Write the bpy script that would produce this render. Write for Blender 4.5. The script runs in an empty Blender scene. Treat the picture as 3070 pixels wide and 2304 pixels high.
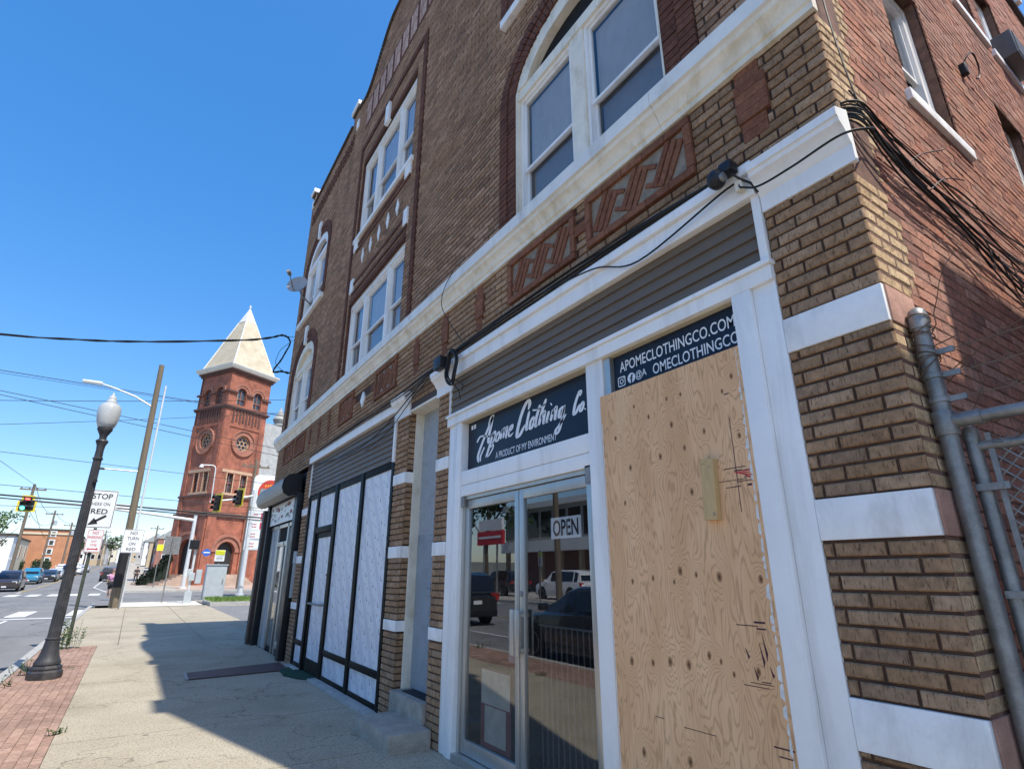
import bpy, bmesh, math, random
from mathutils import Vector, Matrix
random.seed(7)
scene = bpy.context.scene
COL = scene.collection
PI = math.pi

# ------------------------------------------------------------------ mesh builder
class MB:
    def __init__(s):
        s.v = []; s.f = []; s.m = []
    def poly(s, pts, m=0):
        b = len(s.v); s.v.extend([tuple(p) for p in pts]); s.f.append(tuple(range(b, b+len(pts)))); s.m.append(m)
    def box(s, x0, x1, y0, y1, z0, z1, m=0, M=None):
        if x0 > x1: x0, x1 = x1, x0
        if y0 > y1: y0, y1 = y1, y0
        if z0 > z1: z0, z1 = z1, z0
        b = len(s.v)
        P = [(x0,y0,z0),(x1,y0,z0),(x1,y1,z0),(x0,y1,z0),(x0,y0,z1),(x1,y0,z1),(x1,y1,z1),(x0,y1,z1)]
        if M: P = [tuple(M @ Vector(p)) for p in P]
        s.v.extend(P)
        for q in ((0,3,2,1),(4,5,6,7),(0,1,5,4),(1,2,6,5),(2,3,7,6),(3,0,4,7)):
            s.f.append(tuple(b+i for i in q)); s.m.append(m)
        return s
    def bbox(s, x0, x1, y0, y1, z0, z1, c=.01, m=0, M=None):
        # box with chamfered edges
        bm = bmesh.new(); bmesh.ops.create_cube(bm, size=1)
        for v in bm.verts:
            v.co = Vector(((x0+x1)/2 + v.co.x*(x1-x0), (y0+y1)/2 + v.co.y*(y1-y0), (z0+z1)/2 + v.co.z*(z1-z0)))
        bmesh.ops.bevel(bm, geom=bm.edges[:], offset=c, segments=2, affect='EDGES', profile=.6)
        s.add_bm(bm, m, M); return s
    def add_bm(s, bm, m=0, M=None):
        b = len(s.v); bm.verts.index_update()
        s.v.extend([tuple((M @ v.co) if M else v.co) for v in bm.verts])
        for f in bm.faces:
            s.f.append(tuple(b+v.index for v in f.verts)); s.m.append(m)
        bm.free()
    def ring(s, rings, m=0, cap=True, closed=False):
        # rings: list of lists of points with equal count
        b = len(s.v); n = len(rings[0])
        for r in rings: s.v.extend([tuple(p) for p in r])
        k = len(rings)
        for i in range(k if closed else k-1):
            i2 = (i+1) % k
            for j in range(n):
                j2 = (j+1) % n
                s.f.append((b+i*n+j, b+i*n+j2, b+i2*n+j2, b+i2*n+j)); s.m.append(m)
        if cap and not closed:
            s.f.append(tuple(b+j for j in reversed(range(n)))); s.m.append(m)
            s.f.append(tuple(b+(k-1)*n+j for j in range(n))); s.m.append(m)
        return s
    def tube(s, pts, r, n=8, m=0, cap=True):
        pts = [Vector(p) for p in pts]
        rs = r if isinstance(r, (list, tuple)) else [r]*len(pts)
        rings = []; up = None
        for i, p in enumerate(pts):
            t = (pts[min(i+1, len(pts)-1)] - pts[max(i-1, 0)])
            if t.length < 1e-9: t = Vector((0,0,1))
            t.normalize()
            if up is None:
                a = Vector((0,0,1)) if abs(t.z) < .9 else Vector((1,0,0))
                up = t.cross(a).normalized()
            else:
                up = (up - t*up.dot(t)).normalized()
            w = t.cross(up)
            rings.append([p + (up*math.cos(2*PI*j/n) + w*math.sin(2*PI*j/n))*rs[i] for j in range(n)])
        s.ring(rings, m, cap); return s
    def lathe(s, prof, c=(0,0,0), n=20, m=0, axis='z', cap=True):
        rings = []
        for r, h in prof:
            rr = []
            for j in range(n):
                a = 2*PI*j/n; x, y = r*math.cos(a), r*math.sin(a)
                if axis == 'z': p = (c[0]+x, c[1]+y, c[2]+h)
                elif axis == 'x': p = (c[0]+h, c[1]+x, c[2]+y)
                else: p = (c[0]+x, c[1]+h, c[2]+y)
                rr.append(p)
            rings.append(rr)
        s.ring(rings, m, cap); return s
    def prism(s, pts, d, m=0):
        # pts planar polygon (3D), d extrude vector
        d = Vector(d); n = len(pts); b = len(s.v)
        s.v.extend([tuple(Vector(p)) for p in pts]); s.v.extend([tuple(Vector(p)+d) for p in pts])
        s.f.append(tuple(b+i for i in range(n))); s.m.append(m)
        s.f.append(tuple(b+n+i for i in reversed(range(n)))); s.m.append(m)
        for i in range(n):
            j = (i+1) % n
            s.f.append((b+i, b+j, b+n+j, b+n+i)); s.m.append(m)
        return s
    def xf(s, M, start=0):
        for i in range(start, len(s.v)): s.v[i] = tuple(M @ Vector(s.v[i]))
        return s
    def build(s, name, mats, parent=None, smooth=None, recalc=True, local=False):
        me = bpy.data.meshes.new(name)
        org = Vector((0,0,0))
        if parent is not None and not local:
            org = Vector(parent.get('_o', (0,0,0)))
        me.from_pydata([tuple(Vector(p)-org) for p in s.v] if org.length else s.v, [], s.f)
        if not isinstance(mats, (list, tuple)): mats = [mats]
        for mt in mats: me.materials.append(mt)
        if len(mats) > 1: me.polygons.foreach_set('material_index', s.m)
        if recalc:
            bm = bmesh.new(); bm.from_mesh(me); bmesh.ops.recalc_face_normals(bm, faces=bm.faces[:]); bm.to_mesh(me); bm.free()
        if smooth is not None:
            me.polygons.foreach_set('use_smooth', [True]*len(me.polygons))
            me.set_sharp_from_angle(angle=math.radians(smooth))
        me.update()
        o = bpy.data.objects.new(name, me); COL.objects.link(o)
        if parent is not None:
            o.parent = parent; o['_o'] = tuple(org)
        return o

def tag(o, label, cat, group=None):
    o['label'] = label; o['category'] = cat
    if group: o['group'] = group
    return o
def thing(name, label, cat, loc=(0,0,0), rz=0, group=None):
    o = bpy.data.objects.new(name, None); COL.objects.link(o)
    o.location = loc; o.rotation_euler = (0,0,rz); o.empty_display_size = .2
    o['_o'] = tuple(loc) if rz == 0 else (0,0,0)
    return tag(o, label, cat, group)
def struct(o): o['kind'] = 'structure'; return o
def stuff(o): o['kind'] = 'stuff'; return o
def kids(o): return [c for c in bpy.data.objects if c.parent == o]
def dup(root, loc, rz, label, group=None, swap=None):
    def cp(o, par):
        c = o.copy(); COL.objects.link(c)
        if par is not None: c.parent = par
        if swap and o.type == 'MESH':
            for a, b in swap.items():
                if any(ms and ms.name == a.name for ms in o.data.materials):
                    c.data = o.data.copy()
                    for i, ms in enumerate(c.data.materials):
                        if ms.name == a.name: c.data.materials[i] = b
        for k in kids(o): cp(k, c)
        return c
    r = cp(root, None); r.location = loc; r.rotation_euler = (0,0,rz); r['label'] = label
    if group: r['group'] = group
    return r

def gz(y):
    return .0225*8*math.log(1+math.exp((y-60)/8)) if y < 400 else .0225*(y-60)

# ------------------------------------------------------------------ materials
class NT:
    def __init__(s, name):
        s.mat = bpy.data.materials.new(name); s.mat.use_nodes = True
        s.t = s.mat.node_tree; s.t.nodes.clear()
        s.out = s.n('ShaderNodeOutputMaterial')
    def n(s, typ, **kw):
        nd = s.t.nodes.new(typ)
        for k, v in kw.items(): setattr(nd, k, v)
        return nd
    def l(s, a, b): s.t.links.new(a, b)
    def val(s, x, sock):
        if isinstance(x, (int, float)): sock.default_value = x
        elif isinstance(x, (tuple, list)): sock.default_value = tuple(x) if len(x) == len(sock.default_value) else tuple(x)+(1,)
        else: s.l(x, sock)
    def math(s, op, a, b=0.0, c=None):
        nd = s.n('ShaderNodeMath', operation=op); s.val(a, nd.inputs[0]); s.val(b, nd.inputs[1])
        if c is not None: s.val(c, nd.inputs[2])
        return nd.outputs[0]
    def mix(s, fac, a, b, mode='MIX'):
        nd = s.n('ShaderNodeMix', data_type='RGBA', blend_type=mode)
        s.val(fac, nd.inputs[0]); s.val(a, nd.inputs[6]); s.val(b, nd.inputs[7]); return nd.outputs[2]
    def coord(s, scale=(1,1,1), rot=(0,0,0), kind='Object'):
        tc = s.n('ShaderNodeTexCoord'); mp = s.n('ShaderNodeMapping')
        mp.inputs['Scale'].default_value = scale; mp.inputs['Rotation'].default_value = rot
        s.l(tc.outputs[kind], mp.inputs[0]); return mp.outputs[0]
    def noise(s, vec, scale=5, detail=4, rough=.55, dist=0):
        nd = s.n('ShaderNodeTexNoise'); s.l(vec, nd.inputs['Vector'])
        nd.inputs['Scale'].default_value = scale; nd.inputs['Detail'].default_value = detail
        nd.inputs['Roughness'].default_value = rough; nd.inputs['Distortion'].default_value = dist
        return nd.outputs[0]
    def ramp(s, fac, stops, interp='LINEAR'):
        nd = s.n('ShaderNodeValToRGB'); nd.color_ramp.interpolation = interp
        el = nd.color_ramp.elements
        while len(el) < len(stops): el.new(.5)
        for e, (p, c) in zip(el, stops):
            e.position = p; e.color = (c, c, c, 1) if isinstance(c, (int, float)) else tuple(c)+(1,)
        s.l(fac, nd.inputs[0]); return nd.outputs[0]
    def maprange(s, v, a, b, c, d):
        nd = s.n('ShaderNodeMapRange'); s.val(v, nd.inputs[0])
        for i, q in enumerate((a, b, c, d)): nd.inputs[i+1].default_value = q
        return nd.outputs[0]
    def bump(s, h, strength=.3, dist=.01):
        nd = s.n('ShaderNodeBump'); nd.inputs['Strength'].default_value = strength; nd.inputs['Distance'].default_value = dist
        s.l(h, nd.inputs['Height']); return nd.outputs[0]
    def bsdf(s, col, rough=.6, metal=0, normal=None, spec=.5, ior=None, emit=None, estr=0, coat=0):
        b = s.n('ShaderNodeBsdfPrincipled')
        s.val(col, b.inputs['Base Color']); s.val(rough, b.inputs['Roughness']); s.val(metal, b.inputs['Metallic'])
        b.inputs['Specular IOR Level'].default_value = spec
        if ior: b.inputs['IOR'].default_value = ior
        if normal is not None: s.l(normal, b.inputs['Normal'])
        if emit is not None:
            s.val(emit, b.inputs['Emission Color']); b.inputs['Emission Strength'].default_value = estr
        if coat: b.inputs['Coat Weight'].default_value = coat; b.inputs['Coat Roughness'].default_value = .05
        s.l(b.outputs[0], s.out.inputs[0]); return b

def pm(name, col, rough=.6, var=.18, scale=6, bump=.0, bscale=60, metal=0, spec=.4, stain=None, stain_scale=1.2, stain_amt=.5, stretch=(1,1,1), coat=0, fine=.1, sstretch=None):
    """painted / plain surface: base colour with two sizes of mottling, optional blotchy stains and a fine bump"""
    t = NT(name); v = t.coord(stretch)
    n1 = t.noise(v, scale, 5, .6); n2 = t.noise(v, scale*9, 3, .6)
    f = t.math('ADD', t.maprange(n1, .3, .7, 1-var, 1+var), t.maprange(n2, .3, .7, -fine, fine))
    c = t.mix(1, tuple(col)+(1,), (1,1,1,1), 'MULTIPLY')
    sc = t.n('ShaderNodeVectorMath', operation='SCALE'); t.l(c, sc.inputs[0]); t.l(f, sc.inputs['Scale'])
    c = sc.outputs[0]
    if stain:
        sn = t.noise(t.coord(sstretch) if sstretch else v, stain_scale, 6, .65, .4)
        c = t.mix(t.maprange(sn, .5, .72, 0, stain_amt), c, tuple(stain)+(1,))
    nrm = t.bump(t.noise(v, bscale, 4, .6), bump, .01) if bump else None
    rr = t.maprange(n1, .3, .7, max(0.02, rough-.08), min(1, rough+.08))
    t.bsdf(c, rr, metal, nrm, spec, coat=coat); return t.mat

def brick_mat(name, cols, speck=(.05,.03,.02), speck_amt=.6, scratch=True, along=(1,1,1), bump=.6, dirt=None):
    t = NT(name); v = t.coord()
    g = t.n('ShaderNodeNewGeometry')
    n = len(cols)
    c = t.ramp(g.outputs['Random Per Island'], [(i/(n-1) if n > 1 else 0, q) for i, q in enumerate(cols)])
    n1 = t.noise(v, 22, 4, .6)
    sc = t.n('ShaderNodeVectorMath', operation='SCALE'); t.l(c, sc.inputs[0]); t.l(t.maprange(n1, .3, .7, .72, 1.25), sc.inputs['Scale']); c = sc.outputs[0]
    v2 = t.coord(along)
    n2 = t.noise(v2, 95 if scratch else 90, 3, .72)
    c = t.mix(t.maprange(n2, .54, .68, 0, speck_amt), c, tuple(speck)+(1,))
    if dirt:
        c = t.mix(t.maprange(t.noise(v, 1.1, 6, .7, .5), .48, .7, 0, .55), c, tuple(dirt)+(1,))
    h = t.math('ADD', t.math('MULTIPLY', n1, .5), t.math('MULTIPLY', n2, -.8))
    big = t.noise(t.coord((1,1,.22)), .9, 6, .7, .4); sc = t.n('ShaderNodeVectorMath', operation='SCALE'); t.l(c, sc.inputs[0]); t.l(t.maprange(big, .3, .7, .78, 1.14), sc.inputs['Scale']); c = sc.outputs[0]
    t.bsdf(c, .88, 0, t.bump(h, bump, .008), .25); return t.mat

M = {}
M['mortarlow'] = pm('raked_brown_mortar', (.085,.046,.03), .95, .35, 14, .6, 120)
M['mortar'] = pm('dark_mortar', (.06,.036,.028), .95, .35, 14, .6, 120)
TAN = [(.255,.15,.08),(.38,.24,.14),(.30,.175,.095),(.42,.275,.17),(.275,.18,.115),(.34,.205,.11)]
M['tan_near'] = brick_mat('wirecut_tan_brick', TAN, (.06,.036,.02), .8, True, (1,1,.22), .9)
M['tan'] = brick_mat('tan_brick', [(.26,.15,.088),(.40,.245,.155),(.31,.18,.105),(.46,.295,.195),(.22,.135,.088),(.35,.21,.13)], (.06,.034,.022), .6, True, (1,1,.25), .8, (.24,.16,.108))
M['yellow'] = brick_mat('sunlit_tan_brick', [(.50,.35,.20),(.58,.42,.255),(.44,.30,.17),(.54,.38,.22)], (.13,.075,.03), .85, True, (1,1,.6), .7)  # brighter copy of the tan brick: sunlight on the return put into the colour
M['darkred'] = brick_mat('dark_red_brick', [(.125,.05,.032),(.16,.066,.04),(.105,.042,.028),(.18,.077,.047)], (.03,.015,.012), .6, True, (1,1,.3), .7)
M['rust'] = brick_mat('rust_brick', [(.21,.085,.048),(.26,.11,.06),(.18,.072,.04),(.23,.098,.055)], (.05,.022,.014), .6, True, (1,1,.4), .6)
M['redwall'] = brick_mat('weathered_red_brick', [(.37,.165,.105),(.49,.235,.155),(.27,.115,.08),(.45,.195,.12),(.42,.235,.165),(.22,.095,.07),(.50,.275,.195),(.37,.16,.095)], (.15,.065,.055), .75, False, (.35,.35,1.3), 1.0, (.33,.20,.165))
M['redmortar'] = pm('weathered_mortar', (.17,.095,.07), .95, .4, 10, .7, 90)
M['pinkbrick'] = brick_mat('pale_pink_brick', [(.50,.34,.28),(.60,.43,.36),(.44,.28,.23)], (.2,.1,.08), .4, False, (1,1,1), .5)
M['white'] = pm('white_paint', (.83,.82,.80), .45, .04, 3, .04, 90, stain=(.48,.45,.40), stain_scale=5, stain_amt=.42, fine=.012, sstretch=(1,1,.12))
M['whiteband'] = pm('white_band_paint', (.84,.83,.81), .55, .05, 6, .2, 40, stain=(.42,.38,.33), stain_scale=5, stain_amt=.5, fine=.02, sstretch=(1,1,.35))
M['bandside'] = pm('bare_band_end', (.42,.24,.18), .85, .2, 12, .4, 60)
M['cream'] = pm('aged_cream_paint', (.78,.72,.60), .55, .09, 4, .2, 60, stain=(.46,.36,.20), stain_scale=4.5, stain_amt=.7, fine=.03, sstretch=(1,1,.4))
M['slabwhite'] = pm('weathered_white_slab', (.76,.75,.71), .55, .07, 5, .15, 50, stain=(.42,.38,.31), stain_scale=5, stain_amt=.55, fine=.02, sstretch=(1,1,.3))
M['tanreveal'] = pm('cream_reveal', (.60,.52,.38), .6, .08, 5, .1)
M['siding'] = pm('brown_vinyl_siding', (.15,.112,.078), .55, .07, 3, .0, 40, fine=.015)
M['alu'] = pm('brushed_aluminium', (.50,.49,.46), .36, .08, 5, .1, 60, metal=.75, fine=.05, stretch=(1,1,.1))
M['steel'] = pm('galvanised_steel', (.26,.26,.255), .5, .3, 14, .15, 60, metal=.55, stain=(.20,.20,.19), stain_scale=5, stain_amt=.4)
M['black'] = pm('black_paint', (.012,.012,.014), .42, .3, 6, .08)
M['rubber'] = pm('black_cable_jacket', (.012,.012,.013), .55, .2, 6)
M['navy'] = pm('navy_sign_film', (.010,.018,.034), .35, .2, 2, spec=.25)
M['lettering'] = pm('white_lettering', (.78,.8,.82), .5, .03, 4, fine=.01)
M['blacktext'] = pm('black_lettering', (.015,.015,.018), .5, .1, 4)
M['redtext'] = pm('red_lettering', (.55,.03,.05), .5, .1, 4)
M['signwhite'] = pm('reflective_white_sheet', (.72,.74,.75), .4, .06, 4, fine=.02, stain=(.5,.5,.5), stain_scale=3, stain_amt=.2)
M['concrete'] = pm('grey_concrete', (.36,.325,.27), .9, .25, 5, .5, 60, stain=(.16,.15,.14), stain_scale=2.5, stain_amt=.5)
M['greydoor'] = pm('chipped_grey_paint', (.33,.36,.38), .6, .1, 5, .25, 30, stain=(.2,.17,.16), stain_scale=5, stain_amt=.5)
M['greydoorlow'] = pm('grey_blue_paint', (.27,.31,.345), .6, .1, 5, .25, 30, stain=(.17,.18,.19), stain_scale=3, stain_amt=.5)
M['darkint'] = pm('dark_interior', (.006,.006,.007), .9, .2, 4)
M['brown'] = pm('dark_brown_board', (.06,.038,.03), .6, .15, 5, .1)
M['mat'] = pm('dark_rubber_mat', (.018,.022,.027), .85, .3, 20, .5, 90)
M['greenmat'] = pm('green_turf_mat', (.012,.06,.035), .95, .3, 40, .8, 200)
M['globe'] = pm('frosted_globe', (.46,.48,.48), .25, .08, 3, spec=.5, fine=.01, coat=.4)
M['lampiron'] = pm('weathered_black_iron', (.038,.038,.042), .5, .25, 8, .25, 60, stain=(.22,.21,.20), stain_scale=3.2, stain_amt=.28)
M['polewood'] = pm('weathered_pole_wood', (.17,.135,.092), .9, .3, 5, .7, 30, stretch=(6,6,.35), stain=(.10,.095,.06), stain_scale=1.5, stain_amt=.6)
M['polewrap'] = pm('black_pole_wrap', (.014,.013,.014), .6, .2, 4)
M['oldwood'] = pm('distant_pole_wood', (.17,.135,.10), .9, .2, 3)
M['postgreen'] = pm('dull_green_post', (.06,.07,.055), .6, .25, 6, .1)
M['whitemetal'] = pm('pale_galvanised_mast', (.62,.63,.62), .45, .12, 4, .1, metal=.2)
M['cabinet'] = pm('cabinet_aluminium', (.43,.47,.49), .5, .07, 3, .05, metal=.2)
M['yellow_s'] = pm('fluorescent_yellow_sheet', (.75,.72,.03), .5, .05, 3)
M['yellowsig'] = pm('signal_yellow_border', (.70,.56,.05), .5, .08, 3)
M['blue_s'] = pm('blue_sheet', (.04,.13,.5), .5, .05, 3)
M['churchbrick'] = pm('orange_red_church_brick', (.32,.115,.072), .85, .35, 1.3, .5, 9, stain=(.14,.06,.045), stain_scale=.8, stain_amt=.7, fine=.35, sstretch=(1,1,.25))
M['churchtrim'] = pm('brownstone_trim', (.33,.145,.10), .85, .2, 1.5, .3, 10)
M['churchdark'] = pm('dark_corbel_stone', (.12,.06,.05), .9, .2, 2)
M['churchlight'] = pm('sandstone_trim', (.50,.33,.22), .85, .15, 2)
def shingle_mat():
    t = NT('pale_spire_shingle'); v = t.coord(); sp = t.n('ShaderNodeSeparateXYZ'); t.l(v, sp.inputs[0])
    c = t.ramp(t.noise(v, .8, 6, .65), [(.3,(.42,.36,.26)),(.5,(.53,.46,.34)),(.7,(.60,.53,.41))])
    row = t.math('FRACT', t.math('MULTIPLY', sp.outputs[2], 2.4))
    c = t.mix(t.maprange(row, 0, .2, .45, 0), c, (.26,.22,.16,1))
    c = t.mix(t.maprange(t.noise(t.coord((3,3,1.2)), 3.5, 3, .7), .5, .65, 0, .4), c, (.33,.28,.2,1))
    t.bsdf(c, .85, 0, None, .3); return t.mat
M['spire'] = shingle_mat()
M['churchglass'] = pm('leaded_glass', (.06,.075,.095), .15, .4, 3, spec=.7)
M['slate'] = pm('grey_slate_roof', (.30,.31,.31), .8, .2, 2, .3, 6)
M['stonesteps'] = pm('brown_stone_steps', (.42,.31,.24), .9, .18, 1.5, .2, 10)
M['hedge'] = pm('dark_hedge_leaf', (.012,.02,.012), .9, .5, 3, .8, 12)
def leaf_mat(name, a, b):
    t = NT(name); g = t.n('ShaderNodeNewGeometry')
    c = t.ramp(g.outputs['Random Per Island'], [(0, a), (1, b)])
    bs = t.bsdf(c, .6, 0, None, .3)
    return t.mat
M['leaf'] = leaf_mat('green_leaf', (.035,.075,.016), (.12,.18,.045))
M['leafdark'] = leaf_mat('dark_green_leaf', (.02,.045,.015), (.06,.10,.03))
M['yewleaf'] = leaf_mat('yew_leaf', (.004,.009,.005), (.012,.022,.011))
M['grassblade'] = leaf_mat('grass_blade', (.07,.15,.02), (.17,.25,.06))
M['bark'] = pm('bark', (.10,.075,.055), .9, .3, 8, .6, 30)

def ground_mats():
    # asphalt
    t = NT('asphalt'); v = t.coord()
    n1 = t.noise(v, .35, 6, .6, .3); n2 = t.noise(v, 120, 3, .7); n3 = t.noise(t.coord((1.2,.12,1)), .8, 4, .6)
    c = t.ramp(n1, [(.3,(.145,.143,.142)),(.55,(.19,.187,.182)),(.75,(.235,.228,.218))])
    c = t.mix(t.maprange(n2, .45, .7, 0, .5), c, (.33,.32,.30,1))
    c = t.mix(t.maprange(n3, .52, .7, 0, .45), c, (.12,.12,.12,1))
    vo = t.n('ShaderNodeTexVoronoi', feature='DISTANCE_TO_EDGE'); vo.inputs['Scale'].default_value = .32
    dv = t.n('ShaderNodeVectorMath', operation='ADD'); t.l(v, dv.inputs[0])
    nn = t.n('ShaderNodeTexNoise'); nn.inputs['Scale'].default_value = 1.3; t.l(v, nn.inputs['Vector']); t.l(nn.outputs['Color'], dv.inputs[1])
    t.l(dv.outputs[0], vo.inputs['Vector'])
    c = t.mix(t.maprange(vo.outputs[0], 0, .012, .75, 0), c, (.03,.03,.032,1))
    t.bsdf(c, .85, 0, t.bump(n2, .5, .006), .3); M['asphalt'] = t.mat
    # sidewalk
    t = NT('pebbled_sidewalk_concrete'); v = t.coord()
    n1 = t.noise(v, .9, 6, .65, .3); n2 = t.noise(v, 48, 3, .75); n3 = t.noise(v, 130, 2, .6); n4 = t.noise(v, 22, 4, .7)
    c = t.ramp(n1, [(.3,(.35,.30,.215)),(.5,(.42,.365,.27)),(.72,(.475,.42,.32))])
    c = t.mix(t.maprange(n2, .52, .60, 0, .8), c, (.17,.145,.105,1))
    c = t.mix(t.maprange(n3, .58, .68, 0, .6), c, (.64,.58,.45,1))
    c = t.mix(t.maprange(n4, .55, .68, 0, .5), c, (.25,.215,.155,1))
    vo = t.n('ShaderNodeTexVoronoi'); vo.inputs['Scale'].default_value = 2.1; t.l(v, vo.inputs['Vector'])
    c = t.mix(t.maprange(vo.outputs['Distance'], .05, .075, .75, 0), c, (.11,.10,.085,1))
    ve = t.n('ShaderNodeTexVoronoi', feature='DISTANCE_TO_EDGE'); ve.inputs['Scale'].default_value = .42; dv = t.n('ShaderNodeVectorMath', operation='ADD'); t.l(v, dv.inputs[0]); nn = t.n('ShaderNodeTexNoise'); nn.inputs['Scale'].default_value = 2.2; nn.inputs['Detail'].default_value = 5; t.l(v, nn.inputs['Vector']); t.l(nn.outputs['Color'], dv.inputs[1]); t.l(dv.outputs[0], ve.inputs['Vector'])
    c = t.mix(t.maprange(ve.outputs[0], 0, .006, .7, 0), c, (.12,.105,.08,1))
    big = t.noise(v, .35, 5, .65, .6)
    c = t.mix(t.maprange(big, .5, .66, 0, .38), c, (.27,.235,.17,1))
    t.bsdf(c, .92, 0, t.bump(t.math('ADD', n2, t.math('MULTIPLY', n3, .5)), .7, .006), .2); M['sidewalk'] = t.mat
    M['sidewalk_grey'] = pm('greyer_sidewalk_concrete', (.40,.36,.295), .92, .14, 1.5, .5, 90, stain=(.28,.26,.22), stain_scale=1, stain_amt=.5, fine=.2)
    M['apron'] = pm('pale_new_concrete', (.62,.58,.49), .9, .07, 2, .3, 80)
    M['kerb'] = pm('granite_kerb', (.38,.37,.34), .85, .2, 8, .5, 60, fine=.2)
    M['roadpaint'] = pm('worn_road_paint', (.70,.70,.67), .7, .1, 6, .3, 60, stain=(.28,.28,.28), stain_scale=5, stain_amt=.7)
    M['yellowpaint'] = pm('worn_yellow_paint', (.55,.38,.10), .7, .1, 6, stain=(.2,.19,.17), stain_scale=3, stain_amt=.7)
    M['dirt'] = pm('dirt', (.14,.115,.085), .95, .3, 4, .5, 40)
    M['paver'] = brick_mat('sidewalk_paver', [(.35,.225,.165),(.41,.265,.20),(.31,.195,.145),(.38,.245,.185)], (.24,.15,.115), .4, False, (1,1,1), .5, (.33,.23,.185))
    M['plate'] = pm('rusty_brown_plate', (.085,.052,.048), .6, .25, 6, .4, 50)
    M['lot'] = pm('lot_asphalt', (.19,.188,.184), .9, .15, 1, .4, 60, fine=.15)
    M['grassbase'] = pm('grass_soil', (.12,.16,.05), .95, .3, 8, .5, 40)
    M['bouncelot'] = pm('light_bounce_lot', (.42,.40,.36), .9, .12, .4, .3, 40)  # lot colour lightened to bounce warm sun onto the shaded facade
    M['farland'] = pm('far_ground', (.17,.165,.13), .95, .3, .05)
ground_mats()

def plywood_mat():
    t = NT('knotty_plywood'); tc = t.n('ShaderNodeTexCoord')
    sp = t.n('ShaderNodeSeparateXYZ'); t.l(tc.outputs['Object'], sp.inputs[0])
    y, z = sp.outputs[1], sp.outputs[2]
    cm = t.n('ShaderNodeCombineXYZ'); t.l(t.math('MULTIPLY', y, 2.3), cm.inputs[0]); t.l(t.math('MULTIPLY', z, .42), cm.inputs[1])
    h = t.noise(cm.outputs[0], 2.1, 3, .5, .35)
    h = t.math('MULTIPLY', h, 1.0)
    cm2 = t.n('ShaderNodeCombineXYZ'); t.l(t.math('MULTIPLY', y, 9), cm2.inputs[0]); t.l(t.math('MULTIPLY', z, 1.3), cm2.inputs[1])
    h = t.math('ADD', h, t.math('MULTIPLY', t.noise(cm2.outputs[0], 1.6, 2, .5), .16))
    h = t.math('ADD', h, t.math('MULTIPLY', y, .55))
    knots = [(0.15,2.50,0.0085),(0.44,2.56,0.0085),(0.55,2.56,0.0085),(0.53,2.39,0.0120),(0.08,2.23,0.0100),(0.64,2.21,0.0120),(0.43,1.97,0.0120),(0.45,2.23,0.0100),(0.62,1.48,0.0085),(0.46,1.52,0.0100),(0.57,1.54,0.0150),(0.31,1.51,0.0150),(0.07,1.50,0.0120),(0.57,1.06,0.0150),(0.15,1.08,0.0120),(0.29,1.05,0.0085),(0.36,1.10,0.0085),(0.43,1.12,0.0120),(0.70,1.06,0.0150),(0.83,1.04,0.0120),(0.62,0.60,0.0150),(0.95,0.57,0.0150),(0.97,1.96,0.0100),(0.71,2.48,0.0100),(0.30,2.30,0.0100),(0.08,2.57,0.0100),(0.83,2.58,0.0085),(1.02,2.40,0.0100),(0.90,2.18,0.0120),(0.78,1.50,0.0100),(0.95,1.48,0.0100),(0.20,0.60,0.0120),(0.42,0.56,0.0100),(1.00,1.03,0.0150),(0.50,0.28,0.0150),(0.25,0.26,0.0120),(0.80,0.31,0.0120)]
    kmask = None; kring = None
    for i, (ky, kz, r) in enumerate(knots):
        dy = t.math('SUBTRACT', y, ky); dz = t.math('SUBTRACT', z, kz)
        d2 = t.math('ADD', t.math('MULTIPLY', dy, dy), t.math('MULTIPLY', t.math('MULTIPLY', dz, dz), .36))
        e = t.math('EXPONENT', t.math('MULTIPLY', d2, -1/(2*(r*2.6)**2)))
        h = t.math('ADD', h, t.math('MULTIPLY', e, .20 if i % 3 else -.2))
        k = t.math('EXPONENT', t.math('MULTIPLY', d2, -1/(2*(r*.62)**2)))
        kmask = k if kmask is None else t.math('MAXIMUM', kmask, k)
    fr = t.math('PINGPONG', t.math('MULTIPLY', h, 25), .5)
    fine = t.noise(t.coord((1,1,.04)), 330, 2, .6)
    patch = t.noise(t.coord((1,1.5,.5)), 3.2, 4, .55)
    c = t.ramp(patch, [(.3,(.68,.385,.19)),(.5,(.77,.455,.24)),(.7,(.83,.52,.29))])
    c = t.mix(t.maprange(fr, .0, .22, .66, 0), c, (.42,.22,.105,1))
    c = t.mix(t.maprange(fine, .5, .75, 0, .3), c, (.58,.39,.20,1))
    rd = t.ramp(kmask, [(.10,0.0),(.38,.7),(1,.97)])
    c = t.mix(rd, c, (.19,.085,.035,1))
    c = t.mix(t.ramp(kmask, [(.78,0.0),(.92,.8)]), c, (.07,.03,.015,1))
    t.bsdf(c, .7, 0, t.bump(fr, .12, .002), .3); M['plywood'] = t.mat
plywood_mat()
M['lumber'] = pm('raw_lumber', (.56,.38,.175), .7, .15, 4, .2, 40, stretch=(6,6,.5), stain=(.42,.29,.14), stain_scale=3, stain_amt=.5)
M['ink'] = pm('purple_ink', (.05,.012,.03), .6, .2, 8)
M['chip'] = pm('torn_white_edge', (.72,.70,.66), .8, .15, 30, .6, 90)
M['wrap'] = pm('pale_house_wrap', (.74,.75,.78), .45, .07, 3, .1, 30, fine=.03)
M['wrapstripe'] = pm('wrap_stripe', (.54,.57,.66), .45, .05, 3, fine=.03)
M['wrapmark'] = pm('wrap_print', (.05,.07,.15), .5, .2, 3)
M['darkgreen'] = pm('dark_green_black_frame', (.006,.008,.008), .55, .2, 6, spec=.12)

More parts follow.
